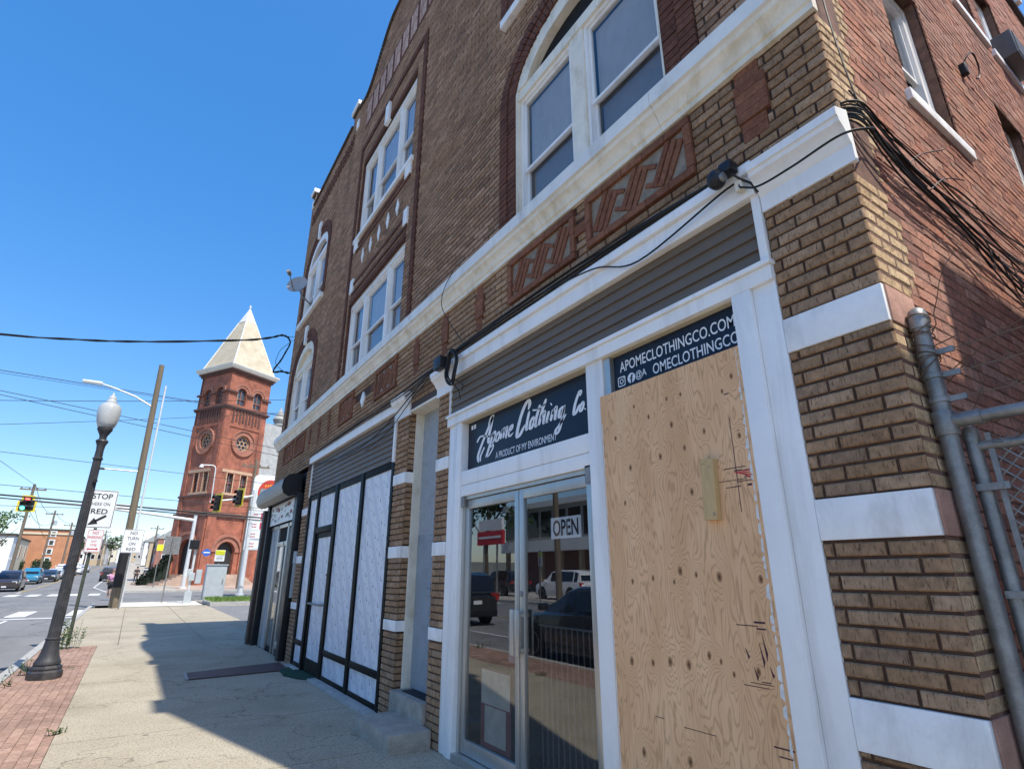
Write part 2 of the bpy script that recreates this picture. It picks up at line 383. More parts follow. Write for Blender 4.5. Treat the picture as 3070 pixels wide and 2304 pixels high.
def glass(name, tint=(.35,.38,.4), base=.14, power=5, rough=0.0):
    t = NT(name)
    lw = t.n('ShaderNodeLayerWeight'); lw.inputs['Blend'].default_value = .5
    f = t.math('POWER', lw.outputs['Facing'], 4.0)
    f = t.math('ADD', t.math('MULTIPLY', f, .85), base)
    tr = t.n('ShaderNodeBsdfTransparent'); tr.inputs[0].default_value = tuple(tint)+(1,)
    gl = t.n('ShaderNodeBsdfGlossy'); gl.inputs['Roughness'].default_value = rough; gl.inputs['Color'].default_value = (.95,.97,1,1)
    mx = t.n('ShaderNodeMixShader'); t.l(f, mx.inputs[0]); t.l(tr.outputs[0], mx.inputs[1]); t.l(gl.outputs[0], mx.inputs[2])
    t.l(mx.outputs[0], t.out.inputs[0]); return t.mat
M['doorglass'] = glass('shop_door_glass', (.78,.79,.80), .14)
M['winglass'] = glass('house_window_glass', (.80,.80,.80), .07, 5, .06)
M['blind'] = pm('drawn_window_shade', (.50,.49,.47), .85, .12, 1.3, .3, 6, fine=.05, stretch=(1,1,.5))
M['blind2'] = pm('lace_curtain', (.36,.35,.34), .9, .35, 9, .4, 20, fine=.2, stretch=(1,1,.12))
M['screenlow'] = pm('insect_screen', (.24,.24,.24), .8, .06, 2, .1, 60, fine=.05)
M['carglass'] = glass('car_glass', (.10,.11,.12), .07)

def emit(name, col, s):
    t = NT(name); t.bsdf((.02,.02,.02), .3, 0, None, .5, emit=col, estr=s); return t.mat
M['redlamp'] = emit('lit_red_lens', (1,.05,.04,1), 3.0)
M['greenlamp'] = emit('lit_green_lens', (.1,1,.7,1), 1.6)
M['tail'] = pm('red_tail_lens', (.45,.02,.02), .2, .1, 4, spec=.6)
M['headlamp'] = pm('clear_headlamp', (.75,.75,.72), .12, .05, 4, spec=.8, coat=.6)
M['tyre'] = pm('tyre_rubber', (.018,.018,.019), .85, .2, 8)
M['rim'] = pm('alloy_rim', (.45,.46,.47), .35, .1, 5, metal=.8)
def paint(name, col): return pm(name, col, .25, .03, 2, spec=.5, coat=.8, fine=.0)
M['carblack'] = paint('black_car_paint', (.012,.013,.016))
M['cardark'] = paint('dark_grey_car_paint', (.03,.034,.042))
M['carbrown'] = paint('dark_bronze_car_paint', (.035,.026,.028))
M['carblue'] = paint('bright_blue_car_paint', (.03,.20,.33))
M['carsilver'] = paint('silver_car_paint', (.45,.46,.47))
M['carwhite'] = paint('white_car_paint', (.75,.76,.77))

# ------------------------------------------------------------------ lettering
_dg = None
def text_polys(string, bold=0.0, shear=0.0):
    cu = bpy.data.curves.new('lettering', 'FONT'); cu.body = string; cu.size = 1; cu.offset = bold; cu.shear = shear
    cu.align_x = 'LEFT'; cu.resolution_u = 3
    ob = bpy.data.objects.new('lettering', cu); COL.objects.link(ob)
    dg = bpy.context.evaluated_depsgraph_get(); dg.update()
    ev = ob.evaluated_get(dg); me = ev.to_mesh()
    vs = [(v.co.x, v.co.y) for v in me.vertices]; fs = [tuple(p.vertices) for p in me.polygons]
    ev.to_mesh_clear(); bpy.data.objects.remove(ob); bpy.data.curves.remove(cu)
    return vs, fs
def put_text(mb, string, o, ux, uz, w=None, h=None, m=0, bold=0.0, shear=0.0, center=True, clip=None):
    """lay lettering on a flat sign: o = centre point, ux/uz = unit directions of reading and up"""
    vs, fs = text_polys(string, bold, shear)
    if not vs: return
    x0 = min(v[0] for v in vs); x1 = max(v[0] for v in vs); y0 = min(v[1] for v in vs); y1 = max(v[1] for v in vs)
    sx = (w/(x1-x0)) if w else None; sy = (h/(y1-y0)) if h else None
    if sx is None: sx = sy
    if sy is None: sy = sx
    o = Vector(o); ux = Vector(ux); uz = Vector(uz); b = len(mb.v)
    cx = (x0+x1)/2 if center else x0; cy = (y0+y1)/2
    for x, y in vs:
        a = (x-cx)*sx
        if clip is not None: a = min(a, clip)
        mb.v.append(tuple(o + ux*a + uz*((y-cy)*sy)))
    for f in fs: mb.f.append(tuple(b+i for i in f)); mb.m.append(m)
def stroke(mb, pts, wd, o, ux, uz, lift=0.0, m=0, sub=6):
    """calligraphic stroke through 2D points, thicker on down-strokes"""
    P = [Vector(p) for p in pts]; Q = []
    for i in range(len(P)-1):
        p0 = P[max(i-1,0)]; p1 = P[i]; p2 = P[i+1]; p3 = P[min(i+2,len(P)-1)]
        for k in range(sub):
            t = k/sub
            Q.append(.5*((2*p1)+(p2-p0)*t+(2*p0-5*p1+4*p2-p3)*t*t+(3*p1-p0-3*p2+p3)*t*t*t))
    Q.append(P[-1]); n = len(Q); o = Vector(o); ux = Vector(ux); uz = Vector(uz)
    L = []; R = []
    for i, q in enumerate(Q):
        d = Q[min(i+1,n-1)]-Q[max(i-1,0)]
        if d.length < 1e-6: d = Vector((1,0))
        d.normalize(); nn = Vector((-d.y, d.x))
        e = min(1, min(i, n-1-i)/max(1,n*.12)+.25)
        w = wd*(.45+.75*abs(d.y))*e
        L.append(q+nn*w/2); R.append(q-nn*w/2)
    b = len(mb.v); nv = ux.cross(uz)
    for a in L: mb.v.append(tuple(o+ux*a.x+uz*a.y+nv*lift))
    for a in R: mb.v.append(tuple(o+ux*a.x+uz*a.y+nv*lift))
    for i in range(n-1):
        mb.f.append((b+i, b+n+i, b+n+i+1, b+i+1)); mb.m.append(m)
XF = 2.63; YC = .93; YE = 15.12
CH = .0695
def fac(u, z, d): return (XF-d, u, z)          # facade: u = along street, d = out of wall
def sid(u, z, d): return (u, YC-d, z)          # alley wall: u = away from street
def subtract(iv, cuts):
    for a, b in cuts:
        nx = []
        for p, q in iv:
            if b <= p or a >= q: nx.append((p, q)); continue
            if a > p: nx.append((p, a))
            if b < q: nx.append((b, q))
        iv = nx
    return iv
def bricks(mb, u0, u1, z0, z1, mp, ex=None, ch=CH, bl=.206, j=.0135, d0=-.02, dj=.002, phase=0, m=0, cham=.006, zbase=None, rag=0.0):
    zb = z0 if zbase is None else zbase
    k0 = int(math.floor((z0-zb)/ch+1e-6)); k = k0
    while True:
        za = zb + k*ch; zt = za + ch - j
        if za >= z1-.012: break
        zt = min(zt, z1-.002); za2 = max(za, z0)
        iv = [(u0, u1)]
        if ex: iv = subtract(iv, ex((za2+zt)/2))
        off = (bl+j)*.5*((k+phase) % 2)
        for a, b in iv:
            n0 = int(math.floor((a-u0-off)/(bl+j)))
            x = u0 + off + n0*(bl+j)
            while x < b:
                p, q = max(a, x), min(b, x+bl)
                if q-p > .018:
                    d1 = random.uniform(-dj, dj); c = min(cham, (q-p)*.2)
                    jz = random.uniform(-.0015, .0015)
                    base = len(mb.v); g = lambda: random.uniform(-rag, rag) if rag else 0
                    for (uu, zz, dd) in ((p,za2,d0),(q,za2,d0),(q,zt,d0),(p,zt,d0),
                                         (p,za2+jz,d1-c),(q,za2,d1-c),(q,zt+jz,d1-c),(p,zt,d1-c),
                                         (p+c+g(),za2+c+jz+g()*.6,d1+g()*.4),(q-c+g(),za2+c+g()*.6,d1+g()*.4),(q-c+g(),zt-c+jz+g()*.6,d1+g()*.4),(p+c+g(),zt-c+g()*.6,d1+g()*.4)):
                        mb.v.append(mp(uu, zz, dd))
                    for s in ((0,1,5,4),(1,2,6,5),(2,3,7,6),(3,0,4,7),(4,5,9,8),(5,6,10,9),(6,7,11,10),(7,4,8,11),(8,9,10,11)):
                        mb.f.append(tuple(base+i for i in s)); mb.m.append(m)
                x += bl+j
        k += 1
def panel_grid(mb, u0, u1, z0, z1, mp, ex, d=-.012, m=0, step=.07):
    # backing (mortar) sheet with the openings left out, in thin courses; deep reveals are separate
    z = z0
    while z < z1-1e-6:
        zt = min(z+step, z1)
        for a, b in subtract([(u0, u1)], ex((z+zt)/2) if ex else []):
            mb.poly([mp(a,z,d), mp(b,z,d), mp(b,zt,d), mp(a,zt,d)], m)
        z = zt

BLD = thing('corner_building', 'three-storey brown brick corner building with white trim and street-level shops', 'building', (XF, 8.0, 0))
# openings in the facade
def ell(y, yc, hw, z0, rise):
    t = 1-((y-yc)/hw)**2
    return z0 + rise*math.sqrt(max(0, t))
ARCH = [  # yc, half width, sill z, spring z, rise
    (2.95, 1.00, 4.90, 6.55, .64), (13.43, .98, 4.90, 6.36, .62),
    (2.95, 1.00, 7.90, 9.50, .62), (13.43, .98, 7.90, 9.45, .62)]
RING = .30
TRI = [(7.02, 9.85, 4.90, 6.50), (7.02, 9.85, 8.00, 9.90)]
def arch_half(a, z, extra):
    yc, hw, zs, sp, rise = a
    w = hw+extra
    if z < zs: return 0
    if z <= sp: return w
    r = rise+extra
    if z >= sp+r: return 0
    return w*math.sqrt(1-((z-sp)/r)**2)
def parapet(y):
    d = abs(y-8.2)
    if d > 6.62: return 12.4
    if d > 2.95: return 11.95
    if d > 2.50: return 12.22
    if d > 2.2: return 12.12
    t = max(0, min(1, (2.0-d)/1.6)); t = t*t*(3-2*t)
    return 12.05 + .98*t
def ex_upper(z):
    c = []
    for a in ARCH:
        h = arch_half(a, z, RING)
        if h > 0: c.append((a[0]-h, a[0]+h))
    for (y0, y1, z0, z1) in TRI:
        if z0 < z < z1: c.append((y0, y1))
    # strips of dark brick framing the middle bay
    if 4.9 < z < 10.35: c += [(6.62, 6.76), (9.98, 10.12)]
    if 10.35 < z < 10.5: c.append((6.62, 10.12))
    
    # above the stepped, curved parapet
    y = YC; cur = None
    for i in range(0, 286):
        yy = YC + (YE-YC)*i/285
        if z > parapet(yy):
            if cur is None: cur = yy
            end = yy
        elif cur is not None:
            c.append((cur, yy)); cur = None
    if cur is not None: c.append((cur, YE))
    return c
mw = MB(); panel_grid(mw, YC, YE, 4.86, 13.1, fac, lambda z: [(a[0]-arch_half(a,z,0), a[0]+arch_half(a,z,0)) for a in ARCH if arch_half(a,z,0) > 0] + [(t[0],t[1]) for t in TRI if t[2] < z < t[3]] + [q for q in ex_upper(z) if z > 11.9])
FRZ0, FRZ1 = 3.62, 4.60
panel_grid(mw, YC, YE, FRZ0, FRZ1, fac, None)
# mortar behind the ground-floor piers
PIERS = [(YC, 1.41), (5.26, 5.56), (6.44, 6.82), (11.24, 11.66)]
mw.build('mortar_bed', M['mortar'], BLD, recalc=False)
for a, b in PIERS:
    pmb = MB(); pmb.poly([fac(a,0,-.012), fac(b,0,-.012), fac(b,FRZ0,-.012), fac(a,FRZ0,-.012)]); pmb.build('pier_mortar', M['mortarlow'], BLD, recalc=False)
# upper brickwork
ub = MB(); bricks(ub, YC, YE, 4.86, 13.1, fac, ex_upper, zbase=4.86, j=.017, cham=.004)
ub.build('brick_face', M['tan'], BLD, recalc=False)
# --- frieze between cornices
PANELS = [(1.80,2.88),(3.03,4.06),(6.98,7.86),(8.92,9.72),(12.2,13.1),(13.3,14.3)]
PZ0, PZ1 = 4.03, 4.50
PEND = [(1.26,1.46),(4.56,4.72),(5.38,5.54),(6.22,6.38),(10.30,10.44),(11.0,11.14),(11.72,11.86)]
def ex_frieze(z):
    c = []
    if PZ0 < z < PZ1: c += PANELS
    if 4.2 < z < 4.34: c += [(2.88, 3.03), (7.86, 8.92)]
    for a, b in PEND:
        if 4.0 < z < 4.52:
            t = .03 if z < 4.1 or z > 4.36 else 0
            c.append((a+t, b-t*.3))
    return c
fb = MB(); bricks(fb, YC, YE, FRZ0, FRZ1, fac, ex_frieze, phase=1, zbase=0)
fb.build('frieze_brick', M['tan_near'], BLD, recalc=False)
for a, b in PEND:
    z = 3.99; pb = MB()
    while z < 4.5:
        w = .03 if z < 4.08 or z > 4.34 else 0
        pb.box(XF+.02, XF-.018 if w == 0 else XF-.004, a+w, b-w*.3, z, z+.066); z += CH
    pb.build('frieze_pendant', M['rust'], BLD)
pbk = pm('panel_grey_tan', (.25,.21,.165), .95, .25, 14, .5, 60)
for a, b in PANELS:
    w = .058; dp = MB()
    for (p, q, r, s_) in ((a,b,PZ0,PZ0+w),(a,b,PZ1-w,PZ1),(a,a+w,PZ0+w+.004,PZ1-w-.004),(b-w,b,PZ0+w+.004,PZ1-w-.004)):
        L = q-p; k = max(1, round(max(L, s_-r)/.21))
        for i in range(k):
            if L > s_-r: dp.box(XF+.02, XF-.022, p+L*i/k+.003, p+L*(i+1)/k-.003, r, s_)
            else: dp.box(XF+.02, XF-.022, p, q, r+(s_-r)*i/k+.003, r+(s_-r)*(i+1)/k-.003)
    cz = (PZ0+PZ1)/2; n = 3; zi0 = PZ0+w+.004; zi1 = PZ1-w-.004
    def slant(cy, cz_, ang, hl, hw_, d):
        ca, sa = math.cos(ang), math.sin(ang)
        pts = [(cy+u*ca-v*sa, cz_+u*sa+v*ca) for u, v in ((-hl,-hw_),(hl,-hw_),(hl,hw_),(-hl,hw_))]
        pts = [(max(a+w+.002,min(b-w-.002,y)), max(zi0,min(zi1,z))) for y, z in pts]
        dp.prism([(XF-d, y, z) for y, z in pts], (d+.02,0,0))
    for i in range(n):
        cy = a + w + (b-a-2*w)*(i+.5)/n
        for kk in (-1, 0, 1): slant(cy+kk*.055, cz+kk*.03, math.radians(118), .165, .024, .008+.002*kk)
        if i < n-1:
            c2 = a + w + (b-a-2*w)*(i+1)/n
            slant(c2+.02, cz+.09, math.radians(28), .085, .017, .004); slant(c2-.02, cz-.09, math.radians(28), .085, .017, .003)
    pn = dp.build('frieze_panel', M['rust'], BLD)
    bk = MB(); bk.poly([fac(a+.05,PZ0+.05,-.008), fac(b-.05,PZ0+.05,-.008), fac(b-.05,PZ1-.05,-.008), fac(a+.05,PZ1-.05,-.008)])
    bk.build('panel_backing', pbk, pn, recalc=False)
for a, b in ((2.885,3.025),(7.865,8.0),(8.75,8.915)): 
    dp = MB(); dp.box(XF+.02, XF-.015, a, b, 4.22, 4.32); dp.build('panel_link', M['rust'], BLD)
dm = MB()
dm.prism([(XF-.02,8.30,4.20),(XF-.02,8.40,4.33),(XF-.02,8.50,4.20),(XF-.02,8.40,4.07)], (.04,0,0))
dm.build('white_lozenge', M['whiteband'], BLD)

# --- piers
BANDS = [(2.62,2.81),(1.69,1.88),(.86,1.06)]
for i, (a, b) in enumerate(PIERS):
    pr = MB()
    bz = [(2.61,2.75),(1.72,1.86),(.915,1.035)] if i else BANDS
    def ex_p(z, bz=bz, a=a, b=b): return [(a, b)] if any(p-.004 < z < q for p, q in bz) else []
    lv_ = [0.0] + [q for pq in sorted(bz) for q in pq] + [3.5]
    for s0, s1 in zip(lv_[::2], lv_[1::2]):
        pr = MB(); bricks(pr, a, b, s0+.004, s1, fac, None, zbase=s0+.004, phase=i)
        pr.build('pier_brick', M['tan_near'], BLD, recalc=False)
    for p, q in bz: 
        w = MB(); w.bbox(XF-.008, XF+.02, a+.001, b-.001, p, q-.006, .003)
        w.build('white_band', M['whiteband'], BLD, smooth=30)
# reveal of the left pier beside the recessed door (faces the alley side)
rv = MB()
bricks(rv, XF+.02, XF+.24, 0.33, 3.5, lambda u, z, d: (u, 6.44-d, z), lambda z: [(XF, XF+.3)] if any(p-.004 < z < q for p, q in [(2.61,2.75),(1.72,1.86),(.915,1.035)]) else [], zbase=0)
rv.box(XF+.02, XF+.26, 6.452, 6.60, 0, 3.6, 1)
rv.build('pier_return', [M['tan_near'], M['mortar']], BLD, recalc=False)
for p, q in [(2.61,2.75),(1.72,1.86),(.915,1.035)]:
    w = MB(); w.box(XF+.021, XF+.24, 6.434, 6.46, p, q-.006); w.build('white_band', M['whiteband'], BLD)

# --- cornices (profile swept along the street)
def sweep(mb, prof, y0, y1, m=0, mk=None):
    b = len(mb.v); n = len(prof)
    for y in (y0, y1):
        for d, z in prof: mb.v.append((XF-d, y, z))
    for i in range(n-1):
        mb.f.append((b+i, b+i+1, b+n+i+1, b+n+i)); mb.m.append(mk(i) if mk else m)
    mb.f.append(tuple(b+i for i in range(n))); mb.m.append(m)
    mb.f.append(tuple(b+n+i for i in reversed(range(n)))); mb.m.append(m)
ys_dummy = 0
belt = [(-.02,4.52),(.03,4.52),(.03,4.565),(.045,4.575),(.055,4.61),(.075,4.645),(.10,4.665),(.105,4.70),(.13,4.71),(.13,4.835),(.11,4.85),(-.02,4.93)]
ys = [YC-.012, 2.02, 3.45, 5.1, 6.9, 8.6, 10.4, 12.2, 13.9, YE+.1]
for i in range(len(ys)-1):
    c = MB(); sweep(c, belt, ys[i]+.0015, ys[i+1]-.0015, 0, lambda k: 1 if k >= 7 else 0)
    c.build('belt_cornice', [M['cream'], M['slabwhite']], BLD, smooth=25)
cap = [(-.02,3.475),(.012,3.475),(.012,3.575),(.022,3.585),(.03,3.60),(.05,3.635),(.075,3.66),(.095,3.675),(.10,3.70),(.112,3.705),(.112,3.755),(-.02,3.80)]
for y0, y1 in ((YC-.025, 1.41), (5.22, 5.60), (6.40, 6.84)):
    c = MB(); sweep(c, cap, y0, y1); c.build('pier_cap', M['white'], BLD, smooth=25)
# --- dark brick: arch rings, jambs, window strips, bands
dk = MB()
def voussoirs(mb, a, w=RING, m=0):
    yc, hw, zs, sp, rise = a
    n = 46
    for rr in range(2):
        i0 = rr*w/2; i1 = (rr+1)*w/2-.008
        for i in range(n):
            t0 = PI*(i+.06)/n; t1 = PI*(i+.94)/n
            pts = [(yc+(hw+r)*math.cos(t), sp+(rise+r)*math.sin(t)) for r, t in ((i0,t0),(i1,t0),(i1,t1),(i0,t1))]
            d = .004 + random.uniform(-.003,.003) + (.012 if rr else 0)
            mb.prism([(XF-d, y, z) for y, z in pts], (.05,0,0), m)
        for sgn in (-1, 1):
            z = zs
            while z < sp-.02:
                y0 = yc+sgn*(hw+i0+.002); y1 = yc+sgn*(hw+i1)
                d = .004 + random.uniform(-.003,.003) + (.012 if rr else 0)
                mb.box(XF-d, XF+.05, y0, y1, z, min(sp-.004, z+.058), m); z += CH
for a in ARCH: voussoirs(dk, a)
for y0, y1 in ((6.625,6.755),(9.985,10.115)):
    z = 4.9
    while z < 10.33: dk.box(XF-.018, XF+.02, y0, y1, z, z+.058); z += CH
y = 6.63
while y < 10.08: dk.box(XF-.018, XF+.02, y, y+.055, 10.36, 10.49); y += .067
# spandrel between the two triple windows: rows of dark soldier bricks
for (za, zb, d) in ((6.66,6.72,.016),(6.86,6.92,.016),(7.62,7.68,.016),(7.74,7.80,.016)):
    y = 7.01
    while y < 9.66: dk.box(XF-d, XF+.02, y, y+.2, za, zb); y += .211
y = 10.92
for (ya, yb) in ((10.92,14.72),(1.62,5.48)):
    y = ya
    k = 0
    while y < yb:
        for r in range(4):
            if (k+r) % 2: dk.box(XF-.02, XF+.02, y, y+.095, 11.16+r*.1, 11.25+r*.1)
        y += .105; k += 1
dk.build('dark_brick_trim', M['darkred'], BLD, recalc=False)
for i in range(9):
    ck = MB(); y = 6.40+i*.415
    for jz in range(2):
        for jx in range(4): ck.box(XF-.010, XF+.02, y+jx*.078, y+jx*.078+.058, 11.10+jz*.33, 11.10+jz*.33+.30)
    ck.build('chequer_brick', M['pinkbrick'], BLD)
    bkc = MB(); bkc.box(XF-.0035, XF+.02, y-.05, y+.345, 11.04, 11.80); bkc.build('chequer_ground', M['darkred'], BLD)
wb = []
def wblock(y0, y1, z0, z1, d=.03):
    o = MB(); o.bbox(XF-d, XF+.02, y0, y1, z0, z1, .006); return o.build('white_stone_block', M['whiteband'], BLD, smooth=30)
for a in ARCH:
    o = MB(); zc = a[3]+a[4]
    o.prism([(XF-.05, a[0]-.075, zc-.02),(XF-.05, a[0]+.075, zc-.02),(XF-.05, a[0]+.10, zc+.46),(XF-.05, a[0]-.10, zc+.46)], (.07,0,0))
    o.build('keystone', M['whiteband'], BLD)
wblock(8.32,8.52,9.86,10.32,.05)
for y0,y1,z0,z1 in ((6.98,7.22,7.68,7.98),(9.62,9.86,7.68,7.98),(6.98,7.14,6.72,7.02),(9.66,9.84,6.72,7.02),(10.62,10.78,11.55,11.8),(5.62,5.78,11.55,11.8),(14.95,15.1,12.0,12.25)):
    wblock(y0,y1,z0,z1)
for i in range(5):
    cy = 7.5+i*.44
    o = MB(); o.prism([(XF-.012,cy-.07,7.33),(XF-.012,cy,7.50),(XF-.012,cy+.07,7.33),(XF-.012,cy,7.16)], (.03,0,0)); o.build('white_lozenge', M['whiteband'], BLD)
# white caps on the parapet posts, dark coping along the roofline
cp = MB(); yy = [YC + (YE-YC)*i/240 for i in range(241)]
for i in range(240):
    za = parapet((yy[i]+yy[i+1])/2)
    cp.box(XF-.05, XF+.33, yy[i], yy[i+1], za, za+.05)
cp.build('parapet_coping', pm('dark_coping', (.09,.07,.06), .9, .2, 6, .3), BLD)
for y0, y1, z in ((10.70,11.15,12.27),(5.25,5.70,12.27),(14.82,15.16,12.45),(.9,1.58,12.45)):
    o = MB(); o.bbox(XF-.08, XF+.3, y0-.04, y1+.04, z, z+.13, .015); o.build('parapet_cap', M['whiteband'], BLD, smooth=30)
# wall body behind the facade: solid core with real depth, so reveals read
core = MB()
zs = [0.0, 3.62, 4.60, 4.86]
def core_boxes():
    z = 4.60
    while z < 13.05:
        zt = z+.06
        zc = (z+zt)/2
        cuts = [(a[0]-arch_half(a,zc,0), a[0]+arch_half(a,zc,0)) for a in ARCH if arch_half(a,zc,0) > 0] + [(t[0],t[1]) for t in TRI if t[2] < zc < t[3]] + ([q for q in ex_upper(zc)] if zc > 11.9 else [])
        for a, b in subtract([(YC+.014, YE-.004)], cuts):
            core.box(XF+.0145, XF+.30, a, b, z, zt)
        z = zt
core_boxes()
core.box(XF+.0145, XF+.5, YC+.014, YE-.004, 3.86, 4.60)
for a, b in PIERS: core.box(XF+.0145, XF+.23, a+.014, b-.014, -.1, 3.86)
core.build('wall_core', M['mortar'], BLD, recalc=False)
bx = MB()   # rest of the building volume behind the street wall
bx.box(XF+.9, 22, YC+.16, YE-.01, -.1, 10.6)
bx.box(XF+.31, 22, YE-.4, YE-.002, -.1, 11.9)
bx.box(XF+.5, XF+.9, YC+.16, 5.6, 3.2, 10.6); bx.box(XF+.5, XF+.9, 5.5, YE-.01, 3.9, 10.6)
bx.box(XF+.302, XF+.9, YC+.16, YE-.02, 10.6, 11.6)
bx.box(XF+.60, XF+.9, YC+.2, YE-.02, 0, 3.9)
bx.build('building_body', M['darkint'], BLD)

# --- alley side wall with tan corner bricks in a sun-brightened colour, toothed into weathered red brick
SX1 = 14.0
SW = [(3.86, 4.74, 4.62, 6.15), (6.22, 7.02, 7.30, 8.85), (7.35, 8.35, 7.28, 8.85), (6.36, 7.15, 4.35, 6.05), (9.2, 10.0, 4.35, 6.05)]  # x0,x1,z0,z1
def top_s(x): return 10.15 if x > 3.6 else 12.7
def tooth(z):
    k = int(round(z/CH)); base = 2.935
    return base + (.09 if (k // 6) % 2 else 0) + (.035 if k % 2 else 0)
def ex_red(z):
    c = [(XF, tooth(z)+.006)]
    for x0, x1, z0, z1 in SW:
        if z0 < z < z1: c.append((x0, x1))
    if z > 10.15: c.append((3.2, 20))
    return c
def ex_corner(z):
    c = [(tooth(z), 9)]
    if any(p-.004 < z < q for p, q in BANDS) or 3.46 < z < 3.80 or 4.52 < z < 4.90: c.append((XF, XF+.3))
    return c
for s0, s1 in zip([0.0]+[q for p, q in sorted(BANDS)], [p for p, q in sorted(BANDS)]+[3.5]):
    sb = MB(); bricks(sb, XF+.02, 3.3, s0+.004, s1, sid, ex_corner, zbase=s0+.004); sb.build('corner_brick', M['yellow'], BLD, recalc=False)
sb = MB(); bricks(sb, XF+.02, 3.3, 3.5, 4.86, sid, ex_corner, zbase=0); sb.build('corner_brick', M['yellow'], BLD, recalc=False)
sb = MB(); bricks(sb, XF+.02, 3.3, 4.86, 12.7, sid, ex_corner, zbase=4.86); sb.build('corner_brick', M['yellow'], BLD, recalc=False)
rb = MB(); bricks(rb, XF, SX1, 0, 12.7, sid, ex_red, zbase=0, bl=.2, j=.008, dj=.0025, cham=.004, phase=1, rag=.003)
rb.build('red_brick_face', M['redwall'], BLD, recalc=False)
mm = MB()
panel_grid(mm, XF+.014, SX1, 0, 12.7, sid, lambda z: [(x0,x1) for x0,x1,z0,z1 in SW if z0 < z < z1]+([(3.25,20)] if z > 10.15 else []), d=-.0035)
mm.build('side_mortar_bed', M['redmortar'], BLD, recalc=False)
cs = MB()
z = 0
while z < 12.7:
    zt = z+.1; zc = z+.05
    for a, b in subtract([(XF+.32, SX1)], [(x0,x1) for x0,x1,z0,z1 in SW if z0 < zc < z1]+([(3.25,20)] if zc > 10.15 else [])):
        cs.box(a, b, YC+.012, YC+.22, z, zt)
    z = zt
cs.build('side_wall_core', M['redmortar'], BLD, recalc=False)
for p, q in BANDS:
    w = MB(); w.bbox(XF+.022, XF+.30, YC-.006, YC+.02, p, q-.006, .003); w.build('band_return', M['bandside'], BLD, smooth=30)
o = MB(); o.box(3.2, SX1+.2, YC-.06, YC+.3, 10.15, 10.27); o.build('side_coping', M['black'], BLD)
o = MB()
for i in range(14): o.box(3.5+i*.75, 3.62+i*.75, YC-.12, YC-.05, 10.22, 10.32)
o.build('gutter_bracket', M['white'], BLD)
# ---------------------------------------------------------------- windows (frame > sash, pane)
def sash_window(y0, y1, z0, z1, rail, mp, rec=.08, top_pane=True, parent=None, fw=.035, open_low=0):
    """one double-hung unit in plane mp; rec = recess of the frame behind the wall face"""
    def bx(mb, a, b, c, d, e, f, m=0):
        P = [mp(a,c,-e), mp(b,c,-e), mp(b,d,-e), mp(a,d,-e)]
        Q = [mp(a,c,-f), mp(b,c,-f), mp(b,d,-f), mp(a,d,-f)]
        mb.ring([P, Q], m)
    fr = MB()
    bx(fr, y0, y0+fw, z0, z1, rec, rec+.09); bx(fr, y1-fw, y1, z0, z1, rec, rec+.09)
    bx(fr, y0+fw, y1-fw, z1-fw, z1, rec, rec+.09); bx(fr, y0+fw, y1-fw, z0, z0+fw*.8, rec, rec+.09)
    f = fr.build('window', M['white'], parent)
    a, b = y0+fw+.002, y1-fw-.002
    s = .028
    for (c, d, dep, nm) in ((rail-.02, z1-fw-.002, rec+.025, 'up'), (z0+fw*.8+.002, rail+.02, rec+.055, 'lo')):
        sm = MB()
        bx(sm, a, a+s, c, d, dep, dep+.03); bx(sm, b-s, b, c, d, dep, dep+.03)
        bx(sm, a+s, b-s, d-s, d, dep, dep+.03); bx(sm, a+s, b-s, c, c+s*1.2, dep, dep+.03)
        sm.build('sash', M['white'], f)
        pn = MB(); pn.poly([mp(a+s,c+s,-dep-.015), mp(b-s,c+s,-dep-.015), mp(b-s,d-s,-dep-.015), mp(a+s,d-s,-dep-.015)])
        pn.build('pane', M['winglass'], f, recalc=False)
        bl = MB(); bl.poly([mp(a+s,c+s,-dep-.07), mp(b-s,c+s,-dep-.07), mp(b-s,d-s,-dep-.07), mp(a+s,d-s,-dep-.07)])
        bl.build('shade' if nm == 'up' else 'screen', (M['blind'] if random.random() < .75 or y1-y0 > .8 else M['blind2']) if nm == 'up' else (M['screenlow'] if random.random() < .7 or y1-y0 > .8 else M['blind2']), f, recalc=False)
    return f
